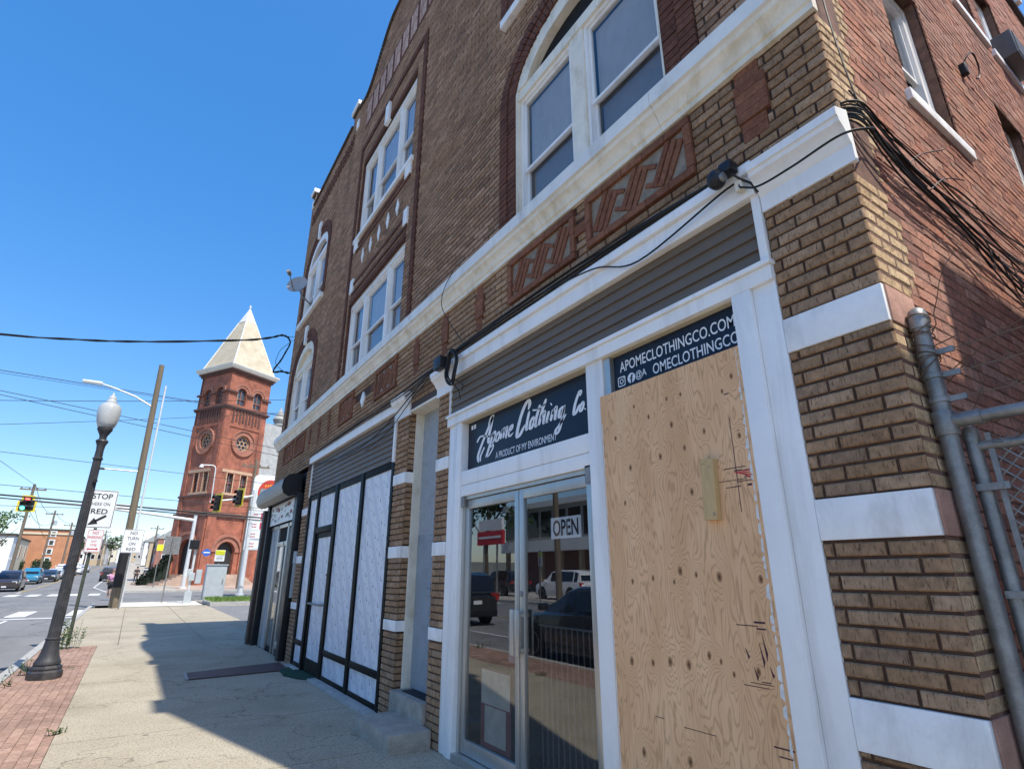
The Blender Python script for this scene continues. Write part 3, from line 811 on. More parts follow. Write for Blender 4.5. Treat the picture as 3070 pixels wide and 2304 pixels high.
def arch_window(a, mp=fac, rec=.06):
    yc, hw, zs, sp, rise = a
    z0 = zs+.03
    for s in (-1, 1):
        y0, y1 = (yc-hw+.03, yc-.095) if s < 0 else (yc+.095, yc+hw-.03)
        sash_window(y0, y1, z0, sp-.06, z0+(sp-z0)*.38, mp, rec, parent=BLD)
    fr = MB()
    fr.box(XF+rec-.02, XF+rec+.08, yc-.094, yc+.094, z0, sp-.061)                 # mullion
    fr.box(XF+rec-.03, XF+rec+.08, yc-hw+.002, yc+hw-.002, sp-.06, sp+.07)         # transom bar
    n = 24; r0, r1 = 0.0, .20                                                     # arched head
    for i in range(n):
        t0, t1 = PI*i/n, PI*(i+1)/n
        pts = []
        for r, t in ((r0,t0),(r1,t0),(r1,t1),(r0,t1)):
            y = yc+(hw-.004-r)*math.cos(t); z = sp+.0+(rise-.004-r)*math.sin(t)
            pts.append((XF+rec-.045, y, max(z, sp+.072)))
        fr.prism(pts, (.1,0,0))
    for s in (-1, 1):
        fr.box(XF+.008, XF+rec+.09, yc+s*(hw-.028), yc+s*(hw-.001), z0, sp-.061)
        fr.box(XF+.008, XF+rec-.03, yc+s*(hw-.045), yc+s*(hw-.001), sp-.061, sp+.06)
    f = fr.build('arched_window_frame', M['cream'] if zs < 5 else M['white'], BLD)
    lun = MB(); pts = [(XF+rec+.05, yc+(hw-.07)*math.cos(PI*i/20), sp+.07+max(.02,rise-.15)*math.sin(PI*i/20)) for i in range(21)]
    lun.poly(pts); lun.build('lunette', M['cream'] if zs < 5 and yc > 5 else M['darkint'], f, recalc=False)
    rv = MB()   # reveal lining
    for i in range(20):
        t0, t1 = PI*i/20, PI*(i+1)/20
        q = [(yc+hw*math.cos(t), sp+rise*math.sin(t)) for t in (t0,t1)]
        rv.poly([(XF-.004,)+q[0], (XF-.004,)+q[1], (XF+.2,)+q[1], (XF+.2,)+q[0]])
    for s in (-1, 1): rv.poly([(XF-.004,yc+s*hw,zs),(XF+.2,yc+s*hw,zs),(XF+.2,yc+s*hw,sp),(XF-.004,yc+s*hw,sp)])
    rv.build('brick_reveal', M['darkred'], f, recalc=False)
for a in ARCH: arch_window(a)
for a in ARCH[2:]:
    o = MB(); o.bbox(XF-.075, XF+.05, a[0]-a[1]-.22, a[0]+a[1]+.22, a[2]-.13, a[2]-.01, .008); o.build('window_sill', M['whiteband'], BLD, smooth=30)
for k, (y0, y1, z0, z1) in enumerate(TRI):
    w = (y1-y0-.05*2-.08*2)
    e = [y0+.05, y0+.05+w*.29, y0+.13+w*.29, y0+.13+w*.71, y0+.21+w*.71, y1-.05]
    for i in range(3): sash_window(e[2*i], e[2*i+1], z0+.05, z1-.12, z0+.05+(z1-z0)*.40, fac, .075, parent=BLD)
    fr = MB()
    fr.box(XF+.05, XF+.17, y0+.001, y1-.001, z1-.119, z1-.001)
    fr.box(XF+.04, XF+.17, y0+.001, y1-.001, z0+.001, z0+.049)
    for p, q in ((y0+.001,e[0]-.001),(e[1]+.001,e[2]-.001),(e[3]+.001,e[4]-.001),(e[5]+.001,y1-.001)): fr.box(XF+.055, XF+.17, p, q, z0+.05, z1-.12)
    fr.build('window_surround', M['white'], BLD)
    rv = MB(); rv.box(XF+.0, XF+.05, y0, y0+.004, z0, z1); rv.box(XF+.0, XF+.05, y1-.004, y1, z0, z1); rv.box(XF, XF+.05, y0, y1, z1-.004, z1)
    rv.build('brick_reveal', M['darkred'], BLD)
    hd = MB(); yb = y0
    while yb < y1-.03: hd.box(XF-.004, XF+.045, yb, yb+.056, z1+.002, z1+.11); yb += .067
    hd.build('window_head', M['darkred'], BLD, recalc=False)
o = MB(); o.bbox(XF-.045, XF+.05, 6.93, 9.92, 7.90, 7.99, .006); o.build('window_sill', M['whiteband'], BLD, smooth=30)
for x0, x1, z0, z1 in SW:
    f = sash_window(x0+.03, x1-.03, z0+.01, z1-.03, z0+(z1-z0)*.46, sid, .10, parent=BLD, fw=.06)
    o = MB(); o.box(x0+.001, x0+.03, YC+.09, YC+.19, z0, z1); o.box(x1-.03, x1-.001, YC+.09, YC+.19, z0, z1); o.box(x0+.03, x1-.03, YC+.09, YC+.19, z1-.03, z1-.001)
    o.build('window_casing', M['white'], f)
    o = MB(); o.bbox(x0-.10, x1+.10, YC-.035, YC+.1, z0-.095, z0-.002, .006); o.build('window_sill', M['whiteband'], BLD, smooth=30)
ac = thing('window_air_conditioner', 'dark window air conditioner jutting from the upper alley window', 'air conditioner', (7.85, YC-.12, 7.30))
o = MB(); o.bbox(7.55, 8.15, YC-.17, YC+.05, 7.30, 7.66, .02); o.build('case', pm('air_conditioner_grey', (.10,.10,.105), .5, .15, 5), ac, smooth=30)
o = MB()
for i in range(12): o.box(7.58, 8.12, YC-.178, YC-.171, 7.33+i*.026, 7.342+i*.026)
o.build('grille', M['steel'], ac)
# ================================================================ shop fronts (parts of the building)
def part(mb, name, mat, parent=None, smooth=None, label=None):
    o = mb.build(name, mat, parent if parent is not None else BLD, smooth=smooth)
    if label: o['label'] = label
    return o
def clap(y0, y1, z0, z1, n, mat, d0=.0, d1=.022, base=.02):
    mb = MB(); h = (z1-z0)/n
    for i in range(n):
        a = z0+i*h; b = a+h
        mb.prism([(XF+base-d1, y0, a), (XF+base-d0-.004, y0, b+.006), (XF+base+.02, y0, b+.006), (XF+base+.02, y0, a)], (0, y1-y0, 0))
    return mb
# ---- shop 1 (clothing shop)
A, B = 1.41, 5.26
part(clap(A+.05, B-.02, 3.19, 3.62, 5, None), 'siding', M['siding'])
mb = MB(); mb.bbox(XF-.045, XF+.02, A+.01, B, 3.60, 3.735, .006); mb.bbox(XF-.075, XF+.02, A+.01, B+.01, 3.735, 3.80, .008); mb.box(XF-.06, XF+.3, A, B, 3.80, 3.815)
part(mb, 'fascia_board', M['white'], None, 30)
mb = MB(); mb.bbox(XF-.02, XF+.02, A+.005, A+.055, 3.165, 3.66, .004); part(mb, 'corner_trim', M['white'], None, 30)
mb = MB(); mb.bbox(XF-.015, XF+.02, B-.02, B-.0, 3.165, 3.60, .004); part(mb, 'corner_trim', M['white'], None, 30)
mb = MB(); mb.bbox(XF-.03, XF+.12, A, B, 3.05, 3.14, .004); mb.bbox(XF-.05, XF+.05, A-.01, B+.01, 3.141, 3.172, .006)
part(mb, 'header_beam', M['white'], None, 30)
mb = MB(); mb.box(XF+.001, XF+.12, 2.982, 4.965, 3.042, 3.049); mb.box(XF+.001, XF+.12, 1.67, 2.80, 3.042, 3.049); part(mb, 'header_soffit', M['tanreveal'])
mb = MB(); mb.bbox(XF-.004, XF+.12, 4.97, 5.14, .0, 3.05, .004); mb.bbox(XF+.004, XF+.12, 5.141, 5.255, .0, 3.05, .004); mb.bbox(XF-.016, XF+.0, 5.0, 5.10, 0, 3.05, .004)
part(mb, 'door_post', M['white'], None, 30)
mb = MB(); mb.bbox(XF-.004, XF+.12, 2.80, 2.98, 0, 3.05, .004); part(mb, 'centre_post', M['white'], None, 30)
mb = MB(); mb.bbox(XF-.03, XF+.12, 1.55, 1.67, 0, 3.05, .004); mb.bbox(XF-.004, XF+.12, 1.412, 1.549, 0, 3.05, .004); part(mb, 'end_post', M['white'], None, 30)
mb = MB(); mb.bbox(XF+.005, XF+.13, 2.985, 4.965, 2.275, 2.38, .003); mb.bbox(XF+.002, XF+.13, 2.985, 4.965, 2.384, 2.525, .003); part(mb, 'transom_board', M['white'], None, 30)
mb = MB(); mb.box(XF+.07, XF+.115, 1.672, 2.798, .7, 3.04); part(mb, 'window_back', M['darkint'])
mb = MB(); mb.box(XF+.01, XF+.07, 2.73, 2.797, 2.7, 3.04); part(mb, 'window_jamb', M['alu'])
mb = MB(); mb.box(XF+.012, XF+.115, 1.672, 2.798, 0, .7); part(mb, 'stall_riser', M['concrete'])
# doors
DR = XF+.05
def glass_door(y0, y1, hinge_left):
    mb = MB(); w = .062; z0, z1 = .065, 2.235
    mb.bbox(DR, DR+.045, y0, y0+w, z0, z1, .004); mb.bbox(DR, DR+.045, y1-w, y1, z0, z1, .004)
    mb.bbox(DR, DR+.045, y0+w, y1-w, z1-.085, z1, .004); mb.bbox(DR, DR+.045, y0+w, y1-w, z0, z0+.11, .004)
    d = part(mb, 'glass_door', M['alu'], None, 30)
    g = MB(); g.poly([(DR+.02, y0+w, z0+.11), (DR+.02, y1-w, z0+.11), (DR+.02, y1-w, z1-.085), (DR+.02, y0+w, z1-.085)])
    g.build('door_pane', M['doorglass'], d, recalc=False)
    hy = y0+.03 if not hinge_left else y1-.03
    hd = MB()
    hd.bbox(DR-.055, DR-.035, hy-.03, hy+.03, .93, 1.27, .008); hd.box(DR-.04, DR+.005, hy-.012, hy+.012, .96, .985); hd.box(DR-.04, DR+.005, hy-.012, hy+.012, 1.215, 1.24)
    hd.build('door_handle', M['alu'], d, smooth=30)
    if not hinge_left:
        pass
    else:
        pass
    return d
dl = glass_door(3.985, 4.925, False)
dr_ = glass_door(3.03, 3.975, True)
mb = MB(); mb.lathe([(.022,0),(.022,-.012),(.012,-.014)], (DR, 3.945, 1.39), 16, axis='x'); mb.build('lock_cylinder', M['steel'], dr_, smooth=40)
mb = MB(); mb.box(XF+.03, XF+.13, 2.985, 4.965, 2.24, 2.272); mb.box(XF+.035, XF+.12, 4.928, 4.965, .0, 2.24); mb.box(XF+.035, XF+.12, 2.985, 3.027, 0, 2.24); mb.box(XF-.02, XF+.13, 2.985, 4.965, .0, .06)
part(mb, 'door_frame', M['alu'])
mb = MB(); mb.box(XF+.005, XF+.035, 2.99, 3.05, 2.16, 2.29); mb.box(XF+.01, XF+.035, 4.90, 4.955, 2.17, 2.27); part(mb, 'pivot_hinge', M['steel'])
# interior behind the doors: dark room with a grille folded inside
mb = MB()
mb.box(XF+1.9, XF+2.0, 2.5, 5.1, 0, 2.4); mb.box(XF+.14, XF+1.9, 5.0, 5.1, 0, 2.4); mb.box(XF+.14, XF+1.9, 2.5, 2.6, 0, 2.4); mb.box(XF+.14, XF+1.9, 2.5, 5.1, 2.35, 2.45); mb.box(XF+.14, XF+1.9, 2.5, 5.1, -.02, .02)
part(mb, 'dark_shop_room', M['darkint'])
mb = MB()
for i in range(14): mb.tube([(XF+.22, 3.06+i*.066, .05), (XF+.22, 3.06+i*.066, 1.15)], .006, 6)
mb.tube([(XF+.22,3.04,1.15),(XF+.22,3.95,1.15)], .008, 6)
part(mb, 'inner_grille', pm('dull_grille', (.10,.10,.10), .5, .2, 5))
# ---- signs
S1 = thing('shop_sign', 'dark blue transom sign with white script lettering above the glass doors', 'sign', (XF+.08, 3.97, 2.8))
mb = MB(); mb.box(XF+.08, XF+.10, 2.982, 4.965, 2.526, 3.041); mb.build('sign_panel', M['navy'], S1)
UY = (0,-1,0); UZ = (0,0,1)       # reading direction on the street wall
sc = MB(); o0 = (XF+.076, 4.80, 2.60)  # lower-left corner; local units: metres
def S(pts, w=.016):
    mx = max(p[0] for p in pts); Q = []
    for x, y in pts:
        d = y-.10; yy = .15 + (d*.95 if d < 0 else d*1.35 if d < .08 else .108+(d-.08)*.95)
        xx = (x-.05)*1.22 if mx < .64 else (.75+(x-.69)*1.16 if mx < 1.4 else 1.565+(x-1.45)*.86)
        Q.append((xx + (yy-.15)*.34, yy))
    stroke(sc, Q, w*1.9, o0, UY, UZ)
# big swash A
S([(.145,-.065),(.115,.0),(.13,.08),(.19,.2),(.235,.30),(.25,.345),(.225,.335),(.195,.27)], .020)
S([(.245,.34),(.245,.25),(.24,.16),(.25,.10)], .022)
S([(.05,.14),(.09,.175),(.16,.17),(.26,.15)], .016)
S([(.17,-.06),(.16,.0),(.20,.08)], .014)
# p o m e
S([(.30,.17),(.285,.10),(.265,.0),(.255,-.04)], .018); S([(.29,.14),(.325,.175),(.345,.14),(.325,.10),(.295,.10)], .014)
S([(.255,-.04),(.30,-.02),(.34,.04),(.33,.075),(.29,.05)], .012)
S([(.395,.165),(.365,.14),(.365,.105),(.395,.10),(.41,.13),(.395,.165)], .015)
S([(.445,.17),(.435,.10)], .015); S([(.44,.14),(.47,.172),(.475,.10)], .015); S([(.478,.14),(.51,.172),(.515,.105),(.53,.10)], .015)
S([(.55,.13),(.585,.15),(.58,.172),(.555,.16),(.548,.12),(.57,.098),(.615,.115)], .014)
# C l o t h i n g
S([(.80,.255),(.805,.31),(.775,.345),(.735,.30),(.705,.20),(.695,.11),(.71,.065),(.75,.085),(.79,.14)], .022)
S([(.82,.24),(.815,.16),(.82,.105),(.845,.11)], .018)
S([(.895,.175),(.865,.15),(.865,.11),(.89,.10),(.91,.135),(.895,.175)], .016)
S([(.955,.26),(.935,.16),(.94,.105),(.965,.11)], .018); S([(.86,.235),(.93,.222),(1.03,.245)], .012)
S([(1.025,.29),(.995,.18),(.985,.10)], .018); S([(.995,.14),(1.035,.178),(1.04,.11),(1.06,.105)], .016)
S([(1.09,.17),(1.08,.11),(1.10,.105)], .016); S([(1.098,.215),(1.104,.225)], .018)
S([(1.14,.17),(1.13,.10)], .016); S([(1.135,.14),(1.175,.178),(1.18,.11),(1.2,.105)], .016)
S([(1.26,.165),(1.225,.15),(1.225,.11),(1.255,.11),(1.27,.165)], .016); S([(1.275,.17),(1.27,.08),(1.26,.0),(1.235,-.03),(1.215,.0),(1.25,.04),(1.31,.11)], .015)
# Co.
S([(1.50,.19),(1.505,.225),(1.48,.225),(1.45,.15),(1.455,.09),(1.49,.10),(1.52,.14)], .015)
S([(1.565,.15),(1.54,.13),(1.54,.10),(1.565,.095),(1.58,.125),(1.565,.15)], .012); S([(1.61,.095),(1.615,.102)], .012)
put_text(sc, 'A PRODUCT OF MY ENVIRONMENT', (XF+.0745, 3.935, 2.608), UY, UZ, w=.95, h=.064, bold=.006)
for yy in (4.90,4.845): sc.poly([(XF+.076,yy,2.96),(XF+.076,yy-.038,2.96),(XF+.076,yy-.038,3.005),(XF+.076,yy,3.005)])
sc.build('sign_lettering', M['lettering'], S1, recalc=False)
S2 = thing('shop_sign', 'dark blue window sign with a web address, cut off by the plywood', 'sign', (XF+.06, 2.2, 2.85))
mb = MB(); mb.box(XF+.05, XF+.068, 1.672, 2.728, 2.55, 3.04); mb.build('sign_panel', M['navy'], S2)
lt = MB()
put_text(lt, 'APOMECLOTHINGCO.COM', (XF+.046, 2.19, 2.945), UY, UZ, w=.95, h=.078, bold=.008)
put_text(lt, '@A', (XF+.046, 2.468, 2.838), UY, UZ, w=.10, h=.068, bold=.006)
put_text(lt, 'OMECLOTHINGCO', (XF+.046, 2.03, 2.838), UY, UZ, w=.66, h=.074, bold=.008)
def ring2(mb, cy, cz, pts_o, pts_i, m=0):
    n = len(pts_o)
    for i in range(n):
        j = (i+1) % n
        q = [pts_o[i], pts_o[j], pts_i[j], pts_i[i]]
        mb.poly([(XF+.046, cy-a, cz+b) for a, b in q], m)
def rrect(h, r, n=5):
    P = []
    for k, (sx, sy) in enumerate(((1,1),(-1,1),(-1,-1),(1,-1))):
        for i in range(n+1):
            t = PI/2*k + PI/2*i/n
            P.append((sx*(h-r)+r*math.cos(t), sy*(h-r)+r*math.sin(t)))
    return P
ring2(lt, 2.655, 2.838, rrect(.037,.013), rrect(.029,.010))
ci = [(math.cos(2*PI*i/20), math.sin(2*PI*i/20)) for i in range(20)]
ring2(lt, 2.655, 2.838, [(a*.019,b*.019) for a,b in ci], [(a*.012,b*.012) for a,b in ci])
lt.poly([(XF+.046, 2.655-.021+a*.004, 2.838+.021+b*.004) for a,b in ci])
lt.poly([(XF+.046, 2.56-a*.037, 2.838+b*.037) for a,b in ci])
lt.build('sign_lettering', M['lettering'], S2, recalc=False)
fm = MB(); put_text(fm, 'f', (XF+.0445, 2.557, 2.832), UY, UZ, h=.062, bold=.03); fm.build('round_icon_letter', M['navy'], S2, recalc=False)
S3 = thing('open_sign', 'white OPEN sign hung behind the right glass door', 'sign', (XF+.085, 3.40, 1.88))
mb = MB(); mb.box(XF+.083, XF+.089, 3.21, 3.575, 1.80, 1.96); mb.build('sign_panel', M['signwhite'], S3)
lt = MB(); put_text(lt, 'OPEN', (XF+.0815, 3.392, 1.88), UY, UZ, w=.31, h=.125, bold=.02); lt.build('sign_lettering', M['blacktext'], S3, recalc=False)
PO = thing('poster', 'cream paper poster with a dark red border low in the left glass door', 'poster', (XF+.085, 4.40, .45))
mb = MB(); mb.box(XF+.084, XF+.088, 4.16, 4.63, .185, .77); mb.build('poster_sheet', pm('poster_red', (.16,.03,.035), .5, .3, 5), PO)
mb = MB(); mb.box(XF+.0825, XF+.0838, 4.17, 4.62, .50, .76); mb.box(XF+.0825, XF+.0838, 4.23, 4.56, .22, .49); mb.build('poster_paper', pm('poster_cream', (.40,.38,.31), .6, .2, 9), PO)
P2 = thing('flyer', 'small pale flyer taped beside the left door handle', 'flyer', (XF+.085, 4.10, 1.0))
mb = MB(); mb.box(XF+.082, XF+.086, 4.05, 4.19, .86, 1.14); mb.build('flyer_sheet', pm('flyer_paper', (.14,.18,.19), .6, .3, 12), P2)
# ---- plywood sheet with a nailed block
PW = thing('plywood_sheet', 'knotty plywood sheet boarding up the shop window beside the glass doors', 'plywood', (XF-.012, 1.66, 0.02))
mb = MB(); mb.bbox(XF-.024, XF-.006, 1.668, 2.815, .03, 2.752, .0015); mb.build('board', M['plywood'], PW)
random.seed(3)
ed = MB(); z = .1
while z < 2.72:      # torn white edge along the right side of the sheet
    h = random.uniform(.03,.09); w = random.uniform(.008,.022) if z < 2.5 else .004
    ed.prism([(XF-.026, 1.69, z), (XF-.026, 1.69+w, z+h*.2), (XF-.026, 1.69+w*random.uniform(.4,1), z+h*.8), (XF-.026, 1.69, z+h)], (.003,0,0)); z += h*random.uniform(.85,1.2)
z = .3
while z < 2.5:
    h = random.uniform(.05,.12)
    ed.prism([(XF-.026, 2.803, z), (XF-.026, 2.803-random.uniform(.001,.005), z+h*.5), (XF-.026, 2.803, z+h), (XF-.026, 2.808, z+h), (XF-.026,2.808,z)], (.003,0,0)); z += h
ed.build('torn_edge', M['chip'], PW, recalc=False)
ik = MB()
def inkm(y, z, L, w, slope=0):
    ik.prism([(XF-.0255, y, z), (XF-.0255, y-L, z+slope), (XF-.0255, y-L, z+slope-w), (XF-.0255, y, z-w)], (.002,0,0))
for y, z, L, w in ((1.86,2.085,.13,.004),(1.90,2.02,.17,.003),(1.86,1.985,.09,.004),(1.80,2.07,.05,.006),(1.745,2.065,.045,.005),(1.745,2.03,.05,.004),(1.79,2.01,.09,.004),(1.73,1.99,.025,.010),(1.90,1.305,.12,.004),(1.80,1.325,.06,.009),(1.79,1.295,.05,.007),(1.86,1.05,.12,.003),(1.80,1.06,.05,.004),(1.90,1.035,.14,.003),(1.78,.80,.10,.006),(1.76,.765,.07,.005),(1.78,.60,.10,.004),(2.3,.775,.2,.003),(2.5,.79,.06,.003),(1.75,2.28,.015,.003),(1.80,2.5,.03,.006)): inkm(y, z, L, w)
for y, z, h in ((1.775,1.12,.11),(1.755,1.15,.13),(1.735,1.08,.05),(1.855,1.15,.05),(1.82,1.06,.06)):
    ik.prism([(XF-.0255, y+.012, z+h), (XF-.0255, y, z), (XF-.0255, y-.008, z+h*.25), (XF-.0255, y+.002, z+h*.6)], (.002,0,0))
ik.prism([(XF-.0255,1.785,2.36),(XF-.0255,1.788,2.36),(XF-.0255,1.788,1.85),(XF-.0255,1.785,1.85)], (.002,0,0))
ik.build('ink_stain', M['ink'], PW, recalc=False)
rm = MB()
for i in range(5): rm.prism([(XF-.0258,1.80-i*.015,2.06-i*.004),(XF-.0258,1.70,2.062-i*.012),(XF-.0258,1.70,2.058-i*.012),(XF-.0258,1.80-i*.015,2.056-i*.004)], (.002,0,0))
rm.build('red_mark', M['redtext'], PW, recalc=False)
BLK = thing('wood_block', 'short raw lumber block nailed upright on the plywood sheet', 'wood block', (XF-.045, 1.94, 1.98))
mb = MB(); Mx = Matrix.Translation((XF-.045, 1.945, 1.985)) @ Matrix.Rotation(math.radians(3), 4, 'X')
mb.bbox(-.02, .02, -.042, .042, -.165, .165, .003, 0, Mx); mb.build('block', M['lumber'], BLK)
mb = MB()
for z in (-.14,-.13,.12,.14): mb.lathe([(.004,0),(.004,-.003)], (XF-.0655, 1.945+.02*(1 if z>.13 else -1), 1.985+z), 8, axis='x')
mb.build('nail', M['steel'], BLK)

# ---- recessed stair door between the shops
mb = MB(); mb.box(XF+.20, XF+.24, 5.56, 6.44, .34, 1.98, 0); mb.box(XF+.204, XF+.24, 5.56, 6.44, 1.981, 3.50, 1)
d = part(mb, 'stair_door', [M['greydoorlow'], M['greydoor']])
mb = MB(); mb.bbox(XF+.19, XF+.201, 5.98, 6.07, 1.30, 1.44, .006); mb.lathe([(.012,0),(.012,-.012)], (XF+.19,6.025,1.385), 10, axis='x'); mb.build('lock_plate', M['greydoorlow'], d)
mb = MB(); mb.box(XF+.0, XF+.24, 5.56, 6.44, 3.50, 3.53); part(mb, 'recess_soffit', M['cream'])
mb = MB(); mb.box(XF+.01, XF+.05, 5.56, 6.44, 3.53, 3.62); mb.box(XF+.05,XF+.3,5.56,6.44,3.53,3.9); part(mb, 'recess_header', M['brown'])
mb = MB(); mb.box(XF+.1, XF+.24, 5.545, 5.585, .33, 3.5); part(mb, 'door_jamb', M['cream'])
mb = MB(); mb.box(XF+.1, XF+.24, 6.40, 6.432, .33, 3.5); part(mb, 'door_jamb', M['cream'])
ST = thing('door_steps', 'two grey concrete steps up to the recessed stair door', 'steps', (2.4, 5.9, 0))
mb = MB(); mb.bbox(2.20, 2.62, 5.38, 6.30, -.05, .155, .012); mb.build('lower_step', M['concrete'], ST, smooth=30)
mb = MB(); mb.bbox(2.60, XF+.21, 5.57, 6.43, .10, .335, .010); mb.build('upper_step', M['concrete'], ST, smooth=30)
MT = tag(MB().bbox(2.68, 2.82, 5.60, 6.28, .336, .344, .003).build('door_mat', M['mat']), 'black rubber mat on the upper step', 'mat')

# ---- shop 2 (wrapped window wall)
A, B = 6.82, 11.24
part(clap(A+.06, B-.03, 2.96, 3.60, 8, None), 'siding', M['siding'])
mb = MB(); mb.bbox(XF-.05, XF+.02, A-.08, B+.10, 3.60, 3.72, .006); mb.box(XF-.04, XF+.3, A, B, 3.72, 3.735); part(mb, 'fascia_board', M['white'], None, 30)
mb = MB(); mb.bbox(XF-.025, XF+.02, A+.0, A+.055, 2.93, 3.60, .004); part(mb, 'corner_trim', M['white'], None, 30)
mb = MB(); mb.bbox(XF-.015, XF+.02, B-.04, B, 2.93, 3.60, .004); part(mb, 'corner_trim', M['white'], None, 30)
mb = MB()
cols = [(6.83,6.93,3),(8.02,8.15,4),(9.30,9.47,4),(10.46,10.60,4),(11.12,11.23,3)]
for a, b, _ in cols: mb.bbox(XF-.0, XF+.10, a, b, .02, 2.955, .004)
mb.bbox(XF+.012, XF+.10, 6.93, 11.12, 2.86, 2.955, .004)
for a, b in ((6.93,8.02),(8.15,9.30),(10.60,11.12)):
    mb.bbox(XF+.004, XF+.10, a, b, .36, .44, .004); mb.bbox(XF+.008, XF+.10, a, b, .03, .09, .004)
mb.bbox(XF+.004, XF+.10, 9.47, 10.46, 2.22, 2.32, .004)
part(mb, 'window_wall_frame', M['darkgreen'], None, 30)
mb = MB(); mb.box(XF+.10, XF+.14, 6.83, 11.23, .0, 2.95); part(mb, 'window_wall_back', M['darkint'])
def wrap_panel(a, b, z0, z1, rec=.03):
    mb = MB(); x = XF+rec
    mb.poly([(x,a,z0),(x,b,z0),(x,b,z1),(x,a,z1)], 0)
    # faint diagonal bands and rows of small printed ticks
    def clipq(pts):
        # clip polygon to the panel rectangle
        def cl(P, f):
            Q = []
            for i in range(len(P)):
                p, q = P[i-1], P[i]; fp, fq = f(p), f(q)
                if fp >= 0 and fq >= 0: Q.append(q)
                elif fp >= 0 or fq >= 0:
                    t = fp/(fp-fq); r = (p[0]+(q[0]-p[0])*t, p[1]+(q[1]-p[1])*t); Q.append(r)
                    if fq >= 0: Q.append(q)
            return Q
        for f in (lambda p: p[0]-a, lambda p: b-p[0], lambda p: p[1]-z0, lambda p: z1-p[1]): 
            pts = cl(pts, f)
            if not pts: return []
        return pts
    ux = Vector((-math.cos(math.radians(58)), -math.sin(math.radians(58))))   # along the bands: down to the right
    ux = Vector((-.53,-.848)); uy = Vector((.848,-.53))
    for k in range(-12, 24):
        c = Vector((9.0, 1.5)) + uy*(k*.27-1.5)
        for off in (-.035, 0, .035):
            w = .007; cc_ = c + uy*off
            q = clipq([tuple(cc_-ux*6-uy*w), tuple(cc_+ux*6-uy*w), tuple(cc_+ux*6+uy*w), tuple(cc_-ux*6+uy*w)])
            if len(q) > 2: mb.poly([(x-.001, p[0], p[1]) for p in q], 1)
        for j in range(-36, 36):
            o = c + uy*(.10+.07*(j % 2)) + ux*(j*.105 + (k % 3)*.035)
            if not (a+.03 < o.x < b-.03 and z0+.05 < o.y < z1-.05): continue
            big = (j % 3 == 0); s = .036 if big else .018
            L = Vector((-.42,-.90)); n_ = Vector((.90,-.42))
            mb.poly([(x-.002,)+tuple(o-L*s-n_*.003), (x-.002,)+tuple(o+L*s-n_*.006), (x-.002,)+tuple(o+L*s+n_*.006), (x-.002,)+tuple(o-L*s+n_*.003)], 2)
            if big:
                e = o+L*s*.9-n_*.010; mb.poly([(x-.002,)+tuple(e-L*.004-n_*.012),(x-.002,)+tuple(e+L*.012-n_*.004),(x-.002,)+tuple(e+L*.010+n_*.008),(x-.002,)+tuple(e-L*.006+n_*.004)], 2)
    o = mb.build('wrapped_panel', [M['wrap'], M['wrapstripe'], M['wrapmark']], BLD, recalc=False); return o
for a, b, z0, z1 in ((6.93,8.02,.44,2.86),(6.93,8.02,.09,.36),(8.15,9.30,.44,2.86),(8.15,9.30,.09,.36),(9.47,10.46,2.32,2.86),(10.60,11.12,.44,2.86),(10.60,11.12,.09,.36)): wrap_panel(a,b,z0,z1)
mb = MB(); mb.bbox(XF+.025, XF+.07, 9.48, 9.56, .04, 2.215, .004); mb.bbox(XF+.025, XF+.07, 10.36, 10.45, .04, 2.215, .004); mb.box(XF+.03,XF+.07,9.56,10.36,2.13,2.215); mb.box(XF+.03,XF+.07,9.56,10.36,.04,.22)
d = part(mb, 'wrapped_door', M['darkgreen'], None, 30)
o = wrap_panel(9.56, 10.36, .22, 2.13, .045); o.parent = d; o['_o'] = d['_o']
mb = MB(); mb.tube([(XF+.045,9.60,1.06),(XF-.03,9.61,1.06),(XF-.03,10.3,1.06),(XF+.045,10.31,1.06)], .016, 8); mb.build('push_bar', M['steel'], d, smooth=40)
mb = MB(); mb.lathe([(.022,0),(.02,-.02)], (XF+.045,9.62,1.52), 12, axis='x'); mb.build('lock_cylinder', M['alu'], d, smooth=40)
mb = MB(); mb.bbox(2.50, XF+.1, 6.86, 9.5, -.03, .035, .012); part(mb, 'rough_sill', M['kerb'], None, 30)
mb = MB(); mb.bbox(2.55, XF+.1, 10.55, 11.25, -.03, .03, .012); part(mb, 'rough_sill', M['kerb'], None, 30)
GM = MB(); gp = [(2.80,9.50),(2.78,10.55),(2.60,10.95),(2.36,10.75),(2.30,10.15),(2.42,9.72),(2.60,9.50)]
GM.prism([(x,y,.006) for x,y in gp], (0,0,.012)); tag(GM.build('door_mat', M['greenmat']), 'green turf mat at the foot of the wrapped door', 'mat')

# ---- shop 3 (roll-down shutter box, dark frame)
mb = MB(); sec = [(0,3.12),(.22,3.04),(.33,3.10),(.37,3.22),(.35,3.36),(.27,3.46),(.12,3.50),(0,3.50)]
mb.prism([(XF-d, 12.0, z) for d, z in sec], (0, 3.05, 0))
sbx = part(mb, 'shutter_box', pm('shutter_box_metal', (.30,.285,.26), .5, .12, 3, .05, metal=.3, stain=(.2,.17,.14), stain_scale=3, stain_amt=.4), None, 30)
mb = MB(); mb.prism([(XF-d*1.06, 11.96, z+(.012 if z > 3.3 else -.012)) for d, z in sec], (0,.035,0)); mb.build('end_plate', M['black'], sbx)
mb = MB(); mb.bbox(XF-.10, XF+.05, 11.78, 12.02, 0, 3.10, .006); mb.bbox(XF-.10, XF+.05, 14.62, 14.86, 0, 3.10, .006); mb.bbox(XF-.06, XF+.05, 12.02, 14.62, 3.06, 3.12, .005)
part(mb, 'shutter_rail', M['black'], None, 30)
